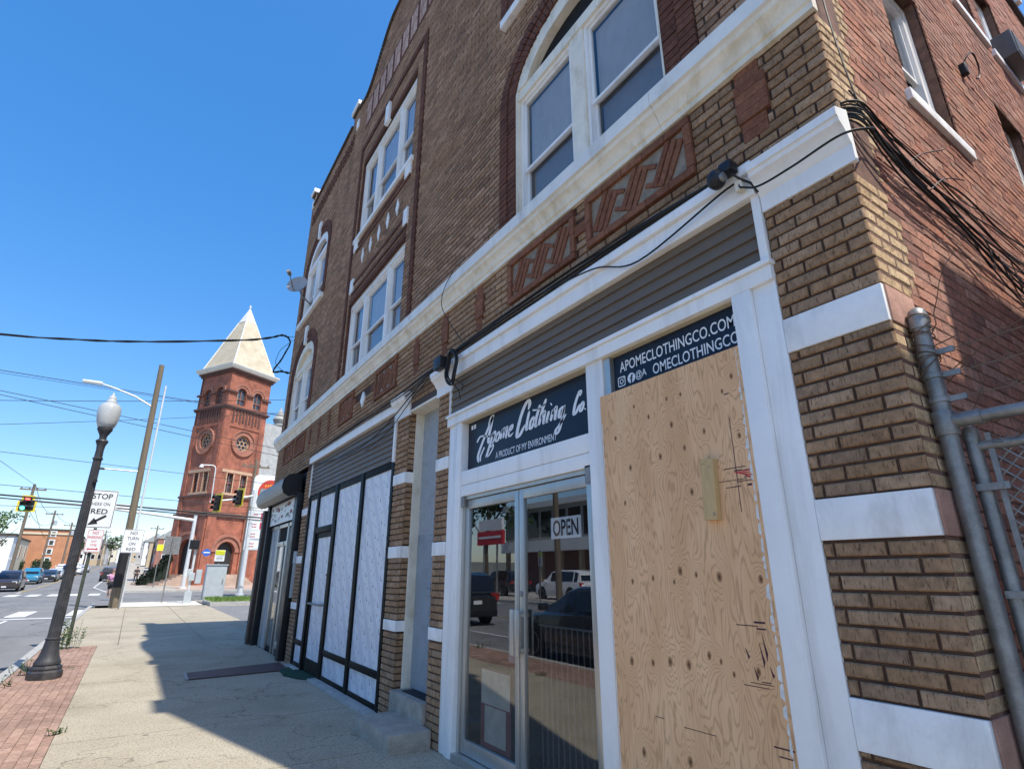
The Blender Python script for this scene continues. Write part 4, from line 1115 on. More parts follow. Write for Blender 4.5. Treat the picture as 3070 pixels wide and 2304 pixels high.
mb = MB(); mb.box(XF+.06, XF+.12, 11.7, 15.0, 0, 3.55); part(mb, 'shop_back', M['darkint'])
mb = MB()
for a, b, z0, z1 in ((12.1,12.18,.2,2.58),(12.75,12.85,.0,2.58),(13.05,13.13,.0,2.2),(13.75,13.85,.0,2.58),(14.3,14.38,.0,2.4),(12.1,14.6,2.50,2.58),(12.85,13.75,2.1,2.2),(12.1,12.75,.12,.25)): mb.bbox(XF+.01, XF+.06, a, b, z0, z1, .004)
part(mb, 'shop_door_frame', M['alu'], None, 30)
mb = MB(); mb.poly([(XF+.045,12.18,.25),(XF+.045,12.75,.25),(XF+.045,12.75,2.5),(XF+.045,12.18,2.5)]); mb.poly([(XF+.045,13.13,.1),(XF+.045,13.75,.1),(XF+.045,13.75,2.1),(XF+.045,13.13,2.1)])
part(mb, 'shop_pane', M['doorglass'])
mb = MB(); mb.box(XF+.03,XF+.06,13.86,14.6,.0,2.5); part(mb, 'steel_door', M['greydoor'])
mb = MB(); mb.bbox(XF-.16, XF+.1, 14.87, 15.14, 0, 3.0, .006); part(mb, 'brown_end_board', M['brown'], None, 30)
mb = MB(); mb.bbox(XF-.05, XF+.05, 11.66, 11.76, 1.72, 1.95, .01); mb.box(XF-.04,XF+.03,11.68,11.74,1.1,1.72); part(mb, 'meter_box', M['cabinet'], None, 30)
S4 = thing('shop_sign', 'white picture sign board under the roll-down shutter box', 'sign', (XF-.02, 13.3, 2.85))
mb = MB(); mb.box(XF-.05, XF-.03, 12.1, 14.6, 2.60, 3.05); mb.build('sign_panel', M['signwhite'], S4)
mb = MB(); random.seed(5)
for i in range(26):
    y = random.uniform(12.15,14.5); z = random.uniform(2.64,2.95); mb.box(XF-.053, XF-.0505, y, y+random.uniform(.06,.25), z, z+random.uniform(.03,.08), i % 3)
mb.build('sign_pictures', [pm('sign_dark_red',(.25,.05,.05)), pm('sign_grey_green',(.2,.24,.18)), pm('sign_grey',(.35,.35,.36))], S4)
HP = MB(); HP.prism([(.98,10.55,.004),(2.50,10.66,.004),(2.53,11.60,.004),(1.0,11.22,.004)], (0,0,.012)); tag(HP.build('cellar_plate', M['plate']), 'rusty brown steel plate lying across the shaded sidewalk', 'steel plate')
tag(MB().prism([(.965,10.53,.003),(1.005,10.53,.003),(1.02,11.21,.003),(.98,11.21,.003)], (0,0,.02)).build('plate_edge_bar', M['kerb']), 'pale concrete edge strip at the street end of the brown plate', 'edge strip')
# ================================================================ ground, road, sidewalk
def strip(name, x0, x1, ya, yb, dz, mat, kind=True, step=4, nx=1):
    mb = MB(); y = ya; ys = [ya]
    while y < yb-1e-6:
        y = min(yb, y+(step if y < 200 else 40)); ys.append(y)
    n = len(mb.v)
    for y in ys:
        for i in range(nx+1): mb.v.append((x0+(x1-x0)*i/nx, y, gz(y)+dz))
    for k in range(len(ys)-1):
        for i in range(nx):
            a = k*(nx+1)+i; mb.f.append((a, a+1, a+nx+2, a+nx+1)); mb.m.append(0)
    o = mb.build(name, mat, recalc=False)
    if kind: struct(o)
    return o
strip('ground', -900, 900, -120, 2400, -.30, M['farland'], step=12, nx=2)
strip('road', -13.6, -1.5, -60, 900, -.13, M['asphalt'])
strip('cross_street', -60, 60, 38.6, 58.3, -.126, M['asphalt'], step=2)
strip('parking_lot', 3.45, 40, 15.2, 38.5, -.02, M['lot'], step=4)
strip('alley_pavement', 2.95, 30, -8, .9, -.03, M['concrete'])
strip('opposite_sidewalk', -17.5, -13.6, -60, 38.6, .01, M['sidewalk_grey'])
strip('opposite_sidewalk', -17.5, -13.6, 58.3, 700, .01, M['sidewalk_grey'])
strip('opposite_lot', -60, -17.5, -60, 38.6, .0, M['bouncelot'])
strip('side_sidewalk', -1.5, 3.6, 58.5, 700, .02, M['sidewalk_grey'])
strip('church_ground', 3.6, 60, 58.5, 120, .015, M['stonesteps'])
strip('corner_apron', -.6, 3.3, 33.6, 38.5, .006, M['apron'], step=1)
# sidewalk slabs with open joints
mb = MB()
joints = [-6, -4.2, -2.4, -.6, 1.2, 3.0, 4.8, 5.62, 7.47, 9.3, 11.05, 12.9, 14.7, 16.5]
for a, b in zip(joints[:-1], joints[1:]):
    mb.box(-.36, 2.64, a+.006, b-.006, -.1, random.uniform(-.003,.001))
mb.box(2.64, 3.2, -6, .92, -.1, 0)
yj = 16.5
while yj < 33.5:
    for x0, x1 in ((-1.33,.015),(.03,1.75),(1.765,3.44)): mb.box(x0, x1, yj+.006, min(33.6,yj+1.7)-.006, -.1, random.uniform(-.003,.001))
    yj += 1.7
struct(mb.build('sidewalk', M['sidewalk']))
strip('joint_soil', -1.4, 3.45, -6, 33.6, -.03, M['dirt'])
# brick paver strip along the kerb, laid in running bond across the walk
mb = MB()
y = -5.9; k = 0
random.seed(11)
x = -1.33; k = 0
while x < -.40:
    y = -5.9 + (.105 if k % 2 else 0)
    while y < 16.45:
        if not (-.98 < x < -.5 and 12.9 < y < 13.2):
            z = random.uniform(-.004,.002)
            mb.box(x, min(x+.094,-.366), y, min(y+.203,16.48), -.05, z)
        y += .2105
    x += .0985; k += 1
pv = struct(mb.build('brick_paving', M['paver']))
mb = MB(); y = -20
while y < 38:
    mb.bbox(-1.50, -1.345, y+.005, y+1.82, -.3, .004, .014); y += 1.83
struct(mb.build('kerb', M['kerb']))
mb = MB(); y = -20
while y < 38: mb.box(-13.75, -13.6, y+.005, y+3.0, -.3, .02); y += 3.01
y = 58.4
while y < 300: mb.box(-13.75, -13.6, y, y+4.96, -.3, gz(y)+.03); mb.box(-1.5, -1.35, y, y+4.96, -.3, gz(y)+.03); y += 5
mb.box(-1.3, 30, 58.28, 58.46, -.3, .14); mb.box(3.3, 12, 38.44, 38.6, -.3, .06)
struct(mb.build('far_kerb', M['kerb']))
# painted markings
mb = MB()
def mark(x0, x1, y0, y1, dz=-.118): mb.poly([(x0,y0,gz(y0)+dz),(x1,y0,gz(y0)+dz),(x1,y1,gz(y1)+dz),(x0,y1,gz(y1)+dz)])
for i in range(6): mark(-3.95-i*1.95+1.95*.0, -3.28-i*1.95, 30.5, 34.5)
mark(-2.0, -1.6, 30.5, 34.5)
for i in range(7): mark(-4.9-i*1.22+2.4, -4.2-i*1.22+2.4, 54.2, 57.4)
mark(-2.97, -2.85, 71, 190); mark(-13.0,-1.7, 29.0, 29.45); mark(-7.4,-7.28,60,62)
mb.poly([(-2.97,71,gz(71)-.118),(-2.85,71,gz(71)-.118),(-1.42,60,gz(60)-.118),(-1.56,60,gz(60)-.118)])
mark(-3.6,-3.5,-20,28.5)
struct(mb.build('road_marking', M['roadpaint'], recalc=False))
mb = MB()
for y0 in range(62, 300, 10):
    mark2 = [(-7.45,y0),(-7.33,y0),(-7.33,y0+9.9),(-7.45,y0+9.9)]; mb.poly([(x,y,gz(y)-.117) for x,y in mark2])
mb.poly([(-7.45,-20,-.117),(-7.33,-20,-.117),(-7.33,28.9,-.117),(-7.45,28.9,-.117)])
struct(mb.build('centre_line', M['yellowpaint'], recalc=False))
# raised grass island with a concrete edge
mb = MB(); isl = [(3.5,32.6),(12,32.3),(12,38.3),(3.95,38.3),(3.42,35.5)]
mb.prism([(x,y,-.2) for x,y in isl], (0,0,.38)); tag(mb.build('island_kerb', M['kerb']), 'raised concrete edge round the grass island at the corner', 'kerb')
def tuft(mb, x, y, z, h, n, spread, lean=.5, m=0, w=.012):
    for i in range(n):
        a = random.uniform(0, 2*PI); r = spread*math.sqrt(random.random()); px, py = x+r*math.cos(a), y+r*math.sin(a)
        hh = h*random.uniform(.5,1.2); b = random.uniform(0,2*PI); l = lean*hh*random.random()
        dx, dy = math.cos(b)*w, math.sin(b)*w; c = random.uniform(0,2*PI)
        mb.poly([(px-dx,py-dy,z),(px+dx,py+dy,z),(px+l*math.cos(c),py+l*math.sin(c),z+hh)], m)
mb = MB(); mb.poly([(x*1.0,y,.186) for x,y in [(3.6,32.8),(11.8,32.5),(11.8,38.2),(4.0,38.2),(3.52,35.5)]], 1)
for i in range(1500):
    x = random.uniform(3.6,9.0); y = random.uniform(32.8,38.1); tuft(mb, x, y, .186, .13, 3, .08, .6, 0, .014)
stuff(mb.build('grass', [M['grassblade'], M['grassbase']], recalc=False))

# ================================================================ lathe-built globe street lamp
LX, LY = -.86, 11.95
LP = thing('street_lamp', 'black cast iron street lamp with a white glass globe beside the kerb', 'street lamp', (LX, LY, 0))
mb = MB(); prof = [(.222,0),(.230,.05),(.226,.10),(.200,.125),(.208,.15),(.202,.17),(.180,.19)]
mb.lathe(prof, (LX,LY,0), 8); mb.build('base_plinth', M['lampiron'], LP, smooth=30)
mb = MB()
prof = [(.165,.19),(.176,.205),(.174,.235),(.160,.26),(.136,.31),(.115,.39),(.101,.48),(.093,.545),(.100,.555),(.100,.575),(.086,.585)]
mb.lathe(prof, (LX,LY,0), 28); mb.build('base_bell', M['lampiron'], LP, smooth=35)
mb = MB(); rings = []
N = 32
for z, r in ((.58,.084),(3.42,.062)):
    rings.append([(LX+(r*(1-.10*(i % 2)))*math.cos(2*PI*i/N), LY+(r*(1-.10*(i % 2)))*math.sin(2*PI*i/N), z) for i in range(N)])
mb.ring(rings); mb.build('fluted_shaft', M['lampiron'], LP)
mb = MB(); prof = [(.062,3.42),(.076,3.43),(.078,3.455),(.062,3.465),(.058,3.60),(.066,3.68),(.090,3.735),(.096,3.75),(.088,3.77),(.056,3.79),(.056,3.84),(.068,3.87),(.102,3.935),(.116,3.965),(.116,3.985),(.10,4.0)]
mb.lathe(prof, (LX,LY,0), 28); mb.build('capital', M['lampiron'], LP, smooth=35)
mb = MB(); prof = [(.105,3.995),(.124,4.01),(.154,4.09),(.173,4.19),(.180,4.28),(.174,4.355),(.153,4.41),(.12,4.44),(.088,4.455),(.088,4.485),(.070,4.50),(.062,4.525),(.066,4.55),(.05,4.585),(.025,4.60),(.023,4.62),(0.004,4.655)]
mb.lathe(prof, (LX,LY,0), 36); mb.build('globe', M['globe'], LP, smooth=40)
mb = MB(); mb.tube([(LX+.06,LY,3.28),(LX+.13,LY,3.28)], .02, 8); mb.tube([(LX+.05,LY-.05,3.05),(LX+.05,LY-.10,3.05)], .03, 8); mb.build('banner_fitting', M['black'], LP, smooth=40)
o = MB(); o.tube([(LX+.12,LY,3.28),(LX+.30,LY,3.28),(LX+.62,LY,3.275)], .012, 8); o.build('banner_arm', M['whitemetal'], LP, smooth=40)

def flat_sign(name, label, c, w, h, post_xy, post_top, draw, postmat, face=(0,-1,0), yaw=0, backmat=None, r=.03, post_r=.028, tilt=0):
    t = thing(name, label, 'sign', (post_xy[0], post_xy[1], gz(post_xy[1])))
    z0 = gz(post_xy[1])-.02
    mb = MB()
    px, py = post_xy
    # U-channel steel post
    for a, b, c_, d in ((-.035,.035,.0,.006),(-.035,-.029,-.03,.0),(.029,.035,-.03,.0)): mb.box(px+a, px+b, py+c_+.03, py+d+.03, z0, post_top)
    mb.build('post', postmat, t)
    X = Vector((math.cos(yaw), math.sin(yaw), 0)); Nn = Vector((math.sin(yaw), -math.cos(yaw), 0)); Z = Vector((0,0,1)); c = Vector(c)
    def rr(hw, hh, r, off):
        P = []
        for k, (sx, sy) in enumerate(((1,1),(-1,1),(-1,-1),(1,-1))):
            for i in range(5):
                a = PI/2*k+PI/2*i/4; P.append(c + X*(sx*(hw-r)+r*math.cos(a)) + Z*(sy*(hh-r)+r*math.sin(a)) + Nn*off)
        return P
    mb = MB(); mb.prism(rr(w/2, h/2, r, 0), -Nn*.004, 0)
    pl = mb.build('sign_plate', backmat or M['signwhite'], t)
    if draw:
        mb = MB(); mats = draw(mb, c + Nn*.002, X, Z, rr)
        mb.build('sign_face', mats, t, recalc=False)
    return t
def border(mb, rr, w, h, t=.012, inset=.012, m=0, r=.025):
    a = rr(w/2-inset, h/2-inset, r, .002); b = rr(w/2-inset-t, h/2-inset-t, max(.004, r-t), .002)
    for i in range(len(a)): j = (i+1) % len(a); mb.poly([a[i], a[j], b[j], b[i]], m)
def d_stop(mb, c, X, Z, rr):
    border(mb, rr, .61, .90)
    put_text(mb, 'STOP', c+Z*.30, X, Z, w=.40, h=.13, bold=.015); put_text(mb, 'HERE ON', c+Z*.115, X, Z, w=.36, h=.075)
    put_text(mb, 'RED', c+Z*-.06, X, Z, w=.33, h=.12, bold=.015)
    # arrow pointing down to the left
    d = (X*-.82+Z*-.57).normalized(); n = (X*.57+Z*-.82).normalized(); o = c+Z*-.265+X*.0
    mb.poly([o-d*.19+n*.028, o-d*.19-n*.028, o+d*.05-n*.028, o+d*.05+n*.028]); mb.poly([o+d*.03+n*.085, o+d*.22, o+d*.03-n*.085])
    return [M['blacktext']]
SP = flat_sign('street_sign', 'STOP HERE ON RED sign with arrow behind the globe lamp', (-.93, 16.85, 3.02), .61, .90, (-.93, 16.87), 3.4, d_stop, M['postgreen'])
def d_nopark(mb, c, X, Z, rr):
    border(mb, rr, .32, .52, .008, .008)
    put_text(mb, 'NO', c+Z*.185, X, Z, w=.12, h=.065, bold=.01); put_text(mb, 'PARKING', c+Z*.085, X, Z, w=.26, h=.065, bold=.01)
    put_text(mb, 'ANY', c+Z*-.01, X, Z, w=.11, h=.055); put_text(mb, 'TIME', c+Z*-.095, X, Z, w=.13, h=.055)
    o = c+Z*-.185; mb.poly([o-X*.08-Z*.013, o+X*.08-Z*.013, o+X*.08+Z*.013, o-X*.08+Z*.013])
    for s in (-1, 1): mb.poly([o+X*s*.075+Z*.03, o+X*s*.115, o+X*s*.075-Z*.03])
    return [M['redtext']]
NP = thing('street_sign', 'red and white NO PARKING ANY TIME sign under the STOP HERE sign', 'sign', (-.90, 16.84, 2.27))
c = Vector((-.895, 16.835, 2.27)); X = Vector((1,0,0)); Z = Vector((0,0,1)); Nn = Vector((0,-1,0))
def rr_np(hw, hh, r, off):
    P = []
    for k, (sx, sy) in enumerate(((1,1),(-1,1),(-1,-1),(1,-1))):
        for i in range(5):
            a = PI/2*k+PI/2*i/4; P.append(c + X*(sx*(hw-r)+r*math.cos(a)) + Z*(sy*(hh-r)+r*math.sin(a)) + Nn*off)
    return P
mb = MB(); mb.prism(rr_np(.16,.26,.02,0), -Nn*.004); mb.build('sign_plate', M['signwhite'], NP)
mb = MB(); mt = d_nopark(mb, c+Nn*.002, X, Z, rr_np); mb.build('sign_face', mt, NP, recalc=False)
def d_noturn(mb, c, X, Z, rr):
    border(mb, rr, .80, 1.04, .012, .012)
    for s, z, w in (('NO', .36, .28), ('TURN', .12, .46), ('ON', -.12, .26), ('RED', -.36, .36)): put_text(mb, s, c+Z*z, X, Z, w=w, h=.145, bold=.01)
    return [M['blacktext']]
flat_sign('street_sign', 'NO TURN ON RED sign in front of the wooden utility pole', (-.245, 32.0, 2.95), .80, 1.04, (-.24, 32.05), 3.4, d_noturn, M['steel'])
flat_sign('street_sign', 'blank grey back of a sign on a thin steel post at the crossing', (1.62, 37.6, 3.02), .80, .98, (1.63, 37.5), 3.5, None, M['steel'], yaw=.15, backmat=M['steel'])
# utility pole with street light
UX, UYp = -.45, 33.4
UP = thing('utility_pole', 'tall wooden utility pole with a black wrapped section near the corner', 'utility pole', (UX, UYp, 0))
mb = MB(); mb.tube([(UX,UYp,-.2),(UX-.05,UYp,4),(UX-.19,UYp,12.1)], [.215,.165,.125], 14); mb.build('pole', M['polewood'], UP, smooth=50)
mb = MB(); mb.tube([(UX-.012,UYp,.9),(UX-.03,UYp,2.75)], [.222,.20], 14); mb.build('pole_wrap', M['polewrap'], UP, smooth=50)
mb = MB(); mb.tube([(UX+.26,UYp-.05,0),(UX+.24,UYp-.05,5),(UX+.19,UYp-.05,11.0)], .045, 8); mb.build('conduit', M['whitemetal'], UP, smooth=50)
mb = MB(); mb.tube([(UX-.17,UYp,9.75),(-1.5,UYp,10.2),(-2.4,UYp,10.48),(-3.0,UYp,10.62)], [.05,.045,.04,.035], 8); mb.build('lamp_arm', M['whitemetal'], UP, smooth=50)
mb = MB(); mb.bbox(-3.78, -2.95, UYp-.13, UYp+.13, 10.56, 10.70, .04); mb.build('lamp_head', M['whitemetal'], UP, smooth=50)

# ================================================================ traffic signals
def signal_head(parent, x, y, z, layout, facing, lit=(), r=.165, border_m=True):
    """black housing with lenses and visors; layout = list of (dx, dz)"""
    X = Vector((math.cos(facing), math.sin(facing), 0)); N = Vector((math.sin(facing), -math.cos(facing), 0)); Z = Vector((0,0,1)); c = Vector((x,y,z))
    xs = [a for a, b in layout]; zs = [b for a, b in layout]
    def bxp(mb, cx, cz, hw, hh, n0, n1, m=0):
        P = [c+X*(cx-hw)+Z*(cz-hh)+N*n0, c+X*(cx+hw)+Z*(cz-hh)+N*n0, c+X*(cx+hw)+Z*(cz+hh)+N*n0, c+X*(cx-hw)+Z*(cz+hh)+N*n0]
        mb.prism(P, N*(n1-n0), m)
    hb = MB()
    for a, b in layout: bxp(hb, a, b, .18, .18, 0, .16)
    hs = hb.build('signal_housing', M['black'], parent)
    bp = MB()
    rows = sorted(set(zs))
    for zr in rows:
        rx = [a for a, b in layout if b == zr]; hw = (max(rx)-min(rx))/2+.30; cx = (max(rx)+min(rx))/2
        bxp(bp, cx, zr, hw, .18 if len(rows) > 1 else .3, -.03, -.01, 0)
    lo, hi = min(zs), max(zs)
    bp.build('backplate', M['black'], parent)
    yb = MB()
    for zr in rows:
        rx = [a for a, b in layout if b == zr]; hw = (max(rx)-min(rx))/2+.30; cx = (max(rx)+min(rx))/2
        for s in (-1, 1): bxp(yb, cx+s*(hw+.06), zr, .07, .18, -.03, -.008)
        if zr in (lo, hi): bxp(yb, cx, zr+(.18+.06)*(1 if zr == hi else -1), hw+.13, .06, -.03, -.008)
    yb.build('yellow_border', M['yellowsig'], parent)
    for i, (a, b) in enumerate(layout):
        vz = MB(); q = []
        for k in range(10):
            t = PI*(-.1+1.2*k/9); q.append(c+X*(a+.165*math.cos(t))+Z*(b+.165*math.sin(t))+N*.16)
        for k in range(9):
            vz.poly([q[k], q[k+1], q[k+1]+N*.25-Z*.03, q[k]+N*.25-Z*.03])
        vz.build('visor', M['black'], parent, recalc=False)
        mt = dict(lit).get(i)
        ln = MB(); ln.poly([c+X*(a+r*math.cos(2*PI*k/20))+Z*(b+r*math.sin(2*PI*k/20))+N*.165 for k in range(20)])
        ln.build('lens', mt or M['black'], parent, recalc=False)
# far mast with the five-section head showing a red disc and a green arrow
MX, MY = 4.14, 61.7
MA = thing('signal_mast', 'pale steel mast arm holding a five-section signal with red light and green arrow', 'traffic signal', (MX, MY, gz(MY)))
mb = MB(); mb.tube([(MX,MY,0),(MX,MY,6.7)], [.19,.15], 14); mb.lathe([(.0,.12),(.16,.08),(.17,0)], (MX,MY,6.7), 14); mb.lathe([(.32,0),(.32,.12),(.22,.2)], (MX,MY,.12), 14); mb.build('mast', M['whitemetal'], MA, smooth=50)
mb = MB(); mb.tube([(MX,MY,6.3),(0,MY,6.75),(-4.5,MY,7.15),(-9.0,MY,7.35)], [.14,.12,.10,.07], 12); mb.build('mast_arm', M['whitemetal'], MA, smooth=50)
dx0 = -8.42
signal_head(MA, dx0, MY-.25, 6.64, [(0,.80),(-.2,.42),(.2,.42),(-.2,.04),(.2,.04)], 0, lit=((0,M['redlamp']),(3,M['greenlamp'])))
mb = MB(); mb.box(-2.35,-1.25,MY-.05,MY-.03,6.95,7.45); mb.build('street_name_plate', M['signwhite'], MA)
# corner mast seen from the side with two three-section heads and a curved lamp pipe
QX, QY = 6.62, 45.2
MB2 = thing('signal_mast', 'pale mast arm with two black three-section signals in front of the church tower', 'traffic signal', (QX, QY, 0))
mb = MB(); mb.tube([(QX,QY,0),(QX,QY,7.4)], [.17,.12], 14); mb.lathe([(.30,0),(.30,.12),(.20,.2)], (QX,QY,0), 14); mb.build('mast', M['whitemetal'], MB2, smooth=50)
mb = MB(); mb.tube([(QX,QY,7.0),(5.2,QY,6.62),(3.75,QY,6.35)], [.09,.075,.06], 10); mb.build('mast_arm', M['whitemetal'], MB2, smooth=50)
mb = MB(); mb.tube([(3.83,QY,6.3),(3.75,QY,8.75),(3.66,QY,8.92),(3.5,QY,8.96),(2.85,QY,8.92)], .04, 8); mb.build('lamp_pipe', M['whitemetal'], MB2, smooth=50)
mb = MB(); mb.lathe([(.05,.05),(.10,-.02),(.17,-.16),(.02,-.17)], (2.82,QY,8.92), 12); mb.build('lamp_head', M['whitemetal'], MB2, smooth=50)
for sx, sz in ((4.25, 6.30), (5.62, 6.78)): signal_head(MB2, sx, QY-.1, sz, [(0,.36),(0,0),(0,-.36)], math.radians(-62))
# pedestal with walk signal, boxes
PX, PY = 2.72, 36.1
PD = thing('pedestrian_signal', 'pale signal post with a black walk-signal head at the crossing', 'pedestrian signal', (PX, PY, 0))
mb = MB(); mb.box(PX-.17,PX+.17,PY-.17,PY+.17,0,.62); mb.build('base', M['cabinet'], PD)
mb = MB(); mb.tube([(PX,PY,.6),(PX,PY,3.15)], .06, 12); mb.build('post', M['whitemetal'], PD, smooth=50)
mb = MB(); mb.bbox(PX-.34,PX+.12,PY-.25,PY+.12,2.78,3.27,.02); mb.build('walk_signal_head', M['black'], PD)
mb = MB(); mb.bbox(PX-.12,PX+.16,PY-.2,PY+.0,1.15,1.55,.02); mb.bbox(PX+.22,PX+.50,PY-.15,PY+.1,1.0,1.72,.02); mb.bbox(PX-.2,PX-.04,PY-.14,PY,1.35,1.75,.02); mb.build('push_button_box', M['cabinet'], PD)
mb = MB(); mb.lathe([(.20,0),(.20,.012)], (PX+.55,PY-.1,2.62), 18, axis='y'); mb.poly([(PX+.28,PY-.1,2.62),(PX+.36,PY-.1,2.7),(PX+.36,PY-.1,2.54)]); mb.build('blue_disc_sign', M['blue_s'], PD)
mb = MB(); mb.box(PX+.39,PX+.71,PY-.115,PY-.105,2.59,2.65); mb.build('blue_disc_stripe', M['signwhite'], PD)
CB = thing('control_cabinet', 'large grey traffic control cabinet on the corner grass', 'cabinet', (4.35, 40.0, 0))
mb = MB(); mb.bbox(3.78,4.88,39.6,40.5,.05,1.98,.03); mb.build('case', M['cabinet'], CB, smooth=30)
mb = MB(); mb.bbox(3.72,4.94,39.54,40.56,1.981,2.04,.02); mb.build('lid', M['cabinet'], CB, smooth=30)
mb = MB(); mb.box(3.83,4.82,39.588,39.598,.15,1.88); mb.build('door', M['cabinet'], CB)
mb = MB(); mb.box(4.70,4.75,39.56,39.59,.9,1.2); mb.build('handle', M['steel'], CB)
def d_yellow(mb, c, X, Z, rr):
    mb.poly([c+X*-.27+Z*.03, c+X*.27+Z*.03, c+X*.27+Z*.33, c+X*-.27+Z*.33], 0)
    for k in range(3): mb.poly([c+X*-.2+Z*(-.08-k*.09), c+X*.2+Z*(-.08-k*.09), c+X*.2+Z*(-.05-k*.09), c+X*-.2+Z*(-.05-k*.09)], 1)
    return [M['yellow_s'], M['blacktext']]
flat_sign('street_sign', 'yellow and white notice on a post above the grey cabinet', (4.62, 42.0, 2.62), .58, .70, (4.62, 42.05), 2.9, d_yellow, M['steel'])
def d_yel2(mb, c, X, Z, rr): mb.poly(rr(.29,.29,.02,.002), 0); return [M['yellow_s']]
flat_sign('street_sign', 'small yellow warning sign on the far sidewalk by the church hedge', (1.9, 66, 3.9), .6, .6, (1.9, 66.05), 4.2, d_yel2, M['steel'])
# ================================================================ petrol station price sign
GX = 7.15; GY = 46.4
GS = thing('price_sign', 'tall white gas station price sign with a red ring badge on top', 'sign', (GX, GY, 0))
def rbox(mb, x0, x1, z0, z1, r, y0, y1, m=0):
    P = []
    for k, (cx, cz) in enumerate(((x1-r,z1-r),(x0+r,z1-r),(x0+r,z0+r),(x1-r,z0+r))):
        for i in range(5): a = PI/2*k+PI/2*i/4; P.append((cx+r*math.cos(a), y0, cz+r*math.sin(a)))
    mb.prism(P, (0,y1-y0,0), m)
mb = MB(); mb.tube([(6.72,GY,0),(6.72,GY,3.5)], .13, 12); mb.tube([(8.5,GY,0),(8.5,GY,3.5)], .13, 12); mb.build('post', M['whitemetal'], GS, smooth=50)
mb = MB(); rbox(mb, 6.62, 8.75, 6.05, 8.75, .35, GY-.15, GY+.15); mb.build('badge_panel', M['signwhite'], GS)
mb = MB(); n = 32
for i in range(n):
    a, b = 2*PI*i/n, 2*PI*(i+1)/n
    mb.poly([(7.85+r*math.cos(t)*.88, GY-.155, 7.4+r*math.sin(t)) for r, t in ((1.0,a),(1.0,b),(.84,b),(.84,a))], 0)
    mb.poly([(7.85, GY-.154, 7.4), (7.85+.84*math.cos(a)*.88, GY-.154, 7.4+.84*math.sin(a)), (7.85+.84*math.cos(b)*.88, GY-.154, 7.4+.84*math.sin(b))], 1)
mb.poly([(7.85+.84*.88*math.cos(PI*(.12+.76*i/12)), GY-.156, 7.4+.84*math.sin(PI*(.12+.76*i/12))) for i in range(13)], 0)
for i in range(4): mb.poly([(7.42+i*.18+dx, GY-.158, 7.82+.02*i+dz) for dx, dz in ((0,0),(.11,.02),(.13,.2),(.02,.18))], 2)
mb.build('round_badge', [pm('badge_red',(.5,.05,.03)), pm('badge_grey',(.22,.22,.23)), pm('badge_orange',(.8,.3,.03))], GS, recalc=False)
mb = MB(); mb.box(6.58, 8.7, GY-.12, GY+.12, 3.15, 6.0); mb.build('price_panel', M['signwhite'], GS)
pf = MB(); yy = GY-.125
for k in range(4):
    z = 5.62-k*.70
    pf.poly([(6.6,yy,z-.36),(8.68,yy,z-.36),(8.68,yy,z-.33),(6.6,yy,z-.33)], 2)
    for j in range(2):
        for i in range(5): pf.poly([(6.72+i*.105,yy,z+.05-j*.2),(6.80+i*.105,yy,z+.05-j*.2),(6.80+i*.105,yy,z+.14-j*.2),(6.72+i*.105,yy,z+.14-j*.2)], 0)
    if k < 2:
        pf.poly([(7.45,yy,z-.25),(8.6,yy,z-.25),(8.6,yy,z+.25),(7.45,yy,z+.25)], 1)
        for i in range(4): pf.poly([(7.55+i*.25,yy-.002,z-.16),(7.62+i*.25,yy-.002,z-.16),(7.62+i*.25,yy-.002,z+.16),(7.55+i*.25,yy-.002,z+.16)], 3)
    else: pf.poly([(7.6,yy,z-.2),(8.6,yy,z-.2),(8.6,yy,z+.2),(7.6,yy,z+.2)], 4 if k == 2 else 2)
pf.build('price_rows', [pm('price_red_text',(.45,.08,.10)), pm('price_red',(.5,.03,.07)), pm('price_line',(.35,.4,.42)), M['signwhite'], pm('price_green',(.03,.25,.12))], GS, recalc=False)
# ================================================================ church tower on the far corner
KX, KY = 5.87, 70.6; TH = math.radians(29.5); W = 5.62
TM = Matrix.Translation((KX, KY, 0)) @ Matrix.Rotation(TH, 4, 'Z')     # local x = right face, local y = left face, tower inside +x,+y
CHU = thing('church_tower', 'orange-red brick church tower with a pale pyramid spire', 'church', (KX, KY, .2))
def cb(name, mat, fill, smooth=None, parent=None):
    mb = MB(); fill(mb); mb.xf(TM); return mb.build(name, mat, parent or CHU, smooth=smooth)
ZT = 24.55
def fbox(mb, face, u0, u1, z0, z1, d0, d1, m=0):
    """box on a face: u along, d outwards"""
    if face == 0: mb.box(u0, u1, -d1, -d0, z0, z1, m)
    else: mb.box(-d1, -d0, u0, u1, z0, z1, m)
def fpoly(mb, face, pts, d0, d1, m=0):
    if face == 0: mb.prism([(u, -d1, z) for u, z in pts], (0, d1-d0, 0), m)
    else: mb.prism([(-d1, u, z) for u, z in pts], (d1-d0, 0, 0), m)
def arch_pts(u0, u1, z0, zs, n=12):
    c = (u0+u1)/2; r = (u1-u0)/2
    return [(u0,z0)] + [(c-r*math.cos(PI*i/n), zs+r*math.sin(PI*i/n)) for i in range(n+1)] + [(u1,z0)]
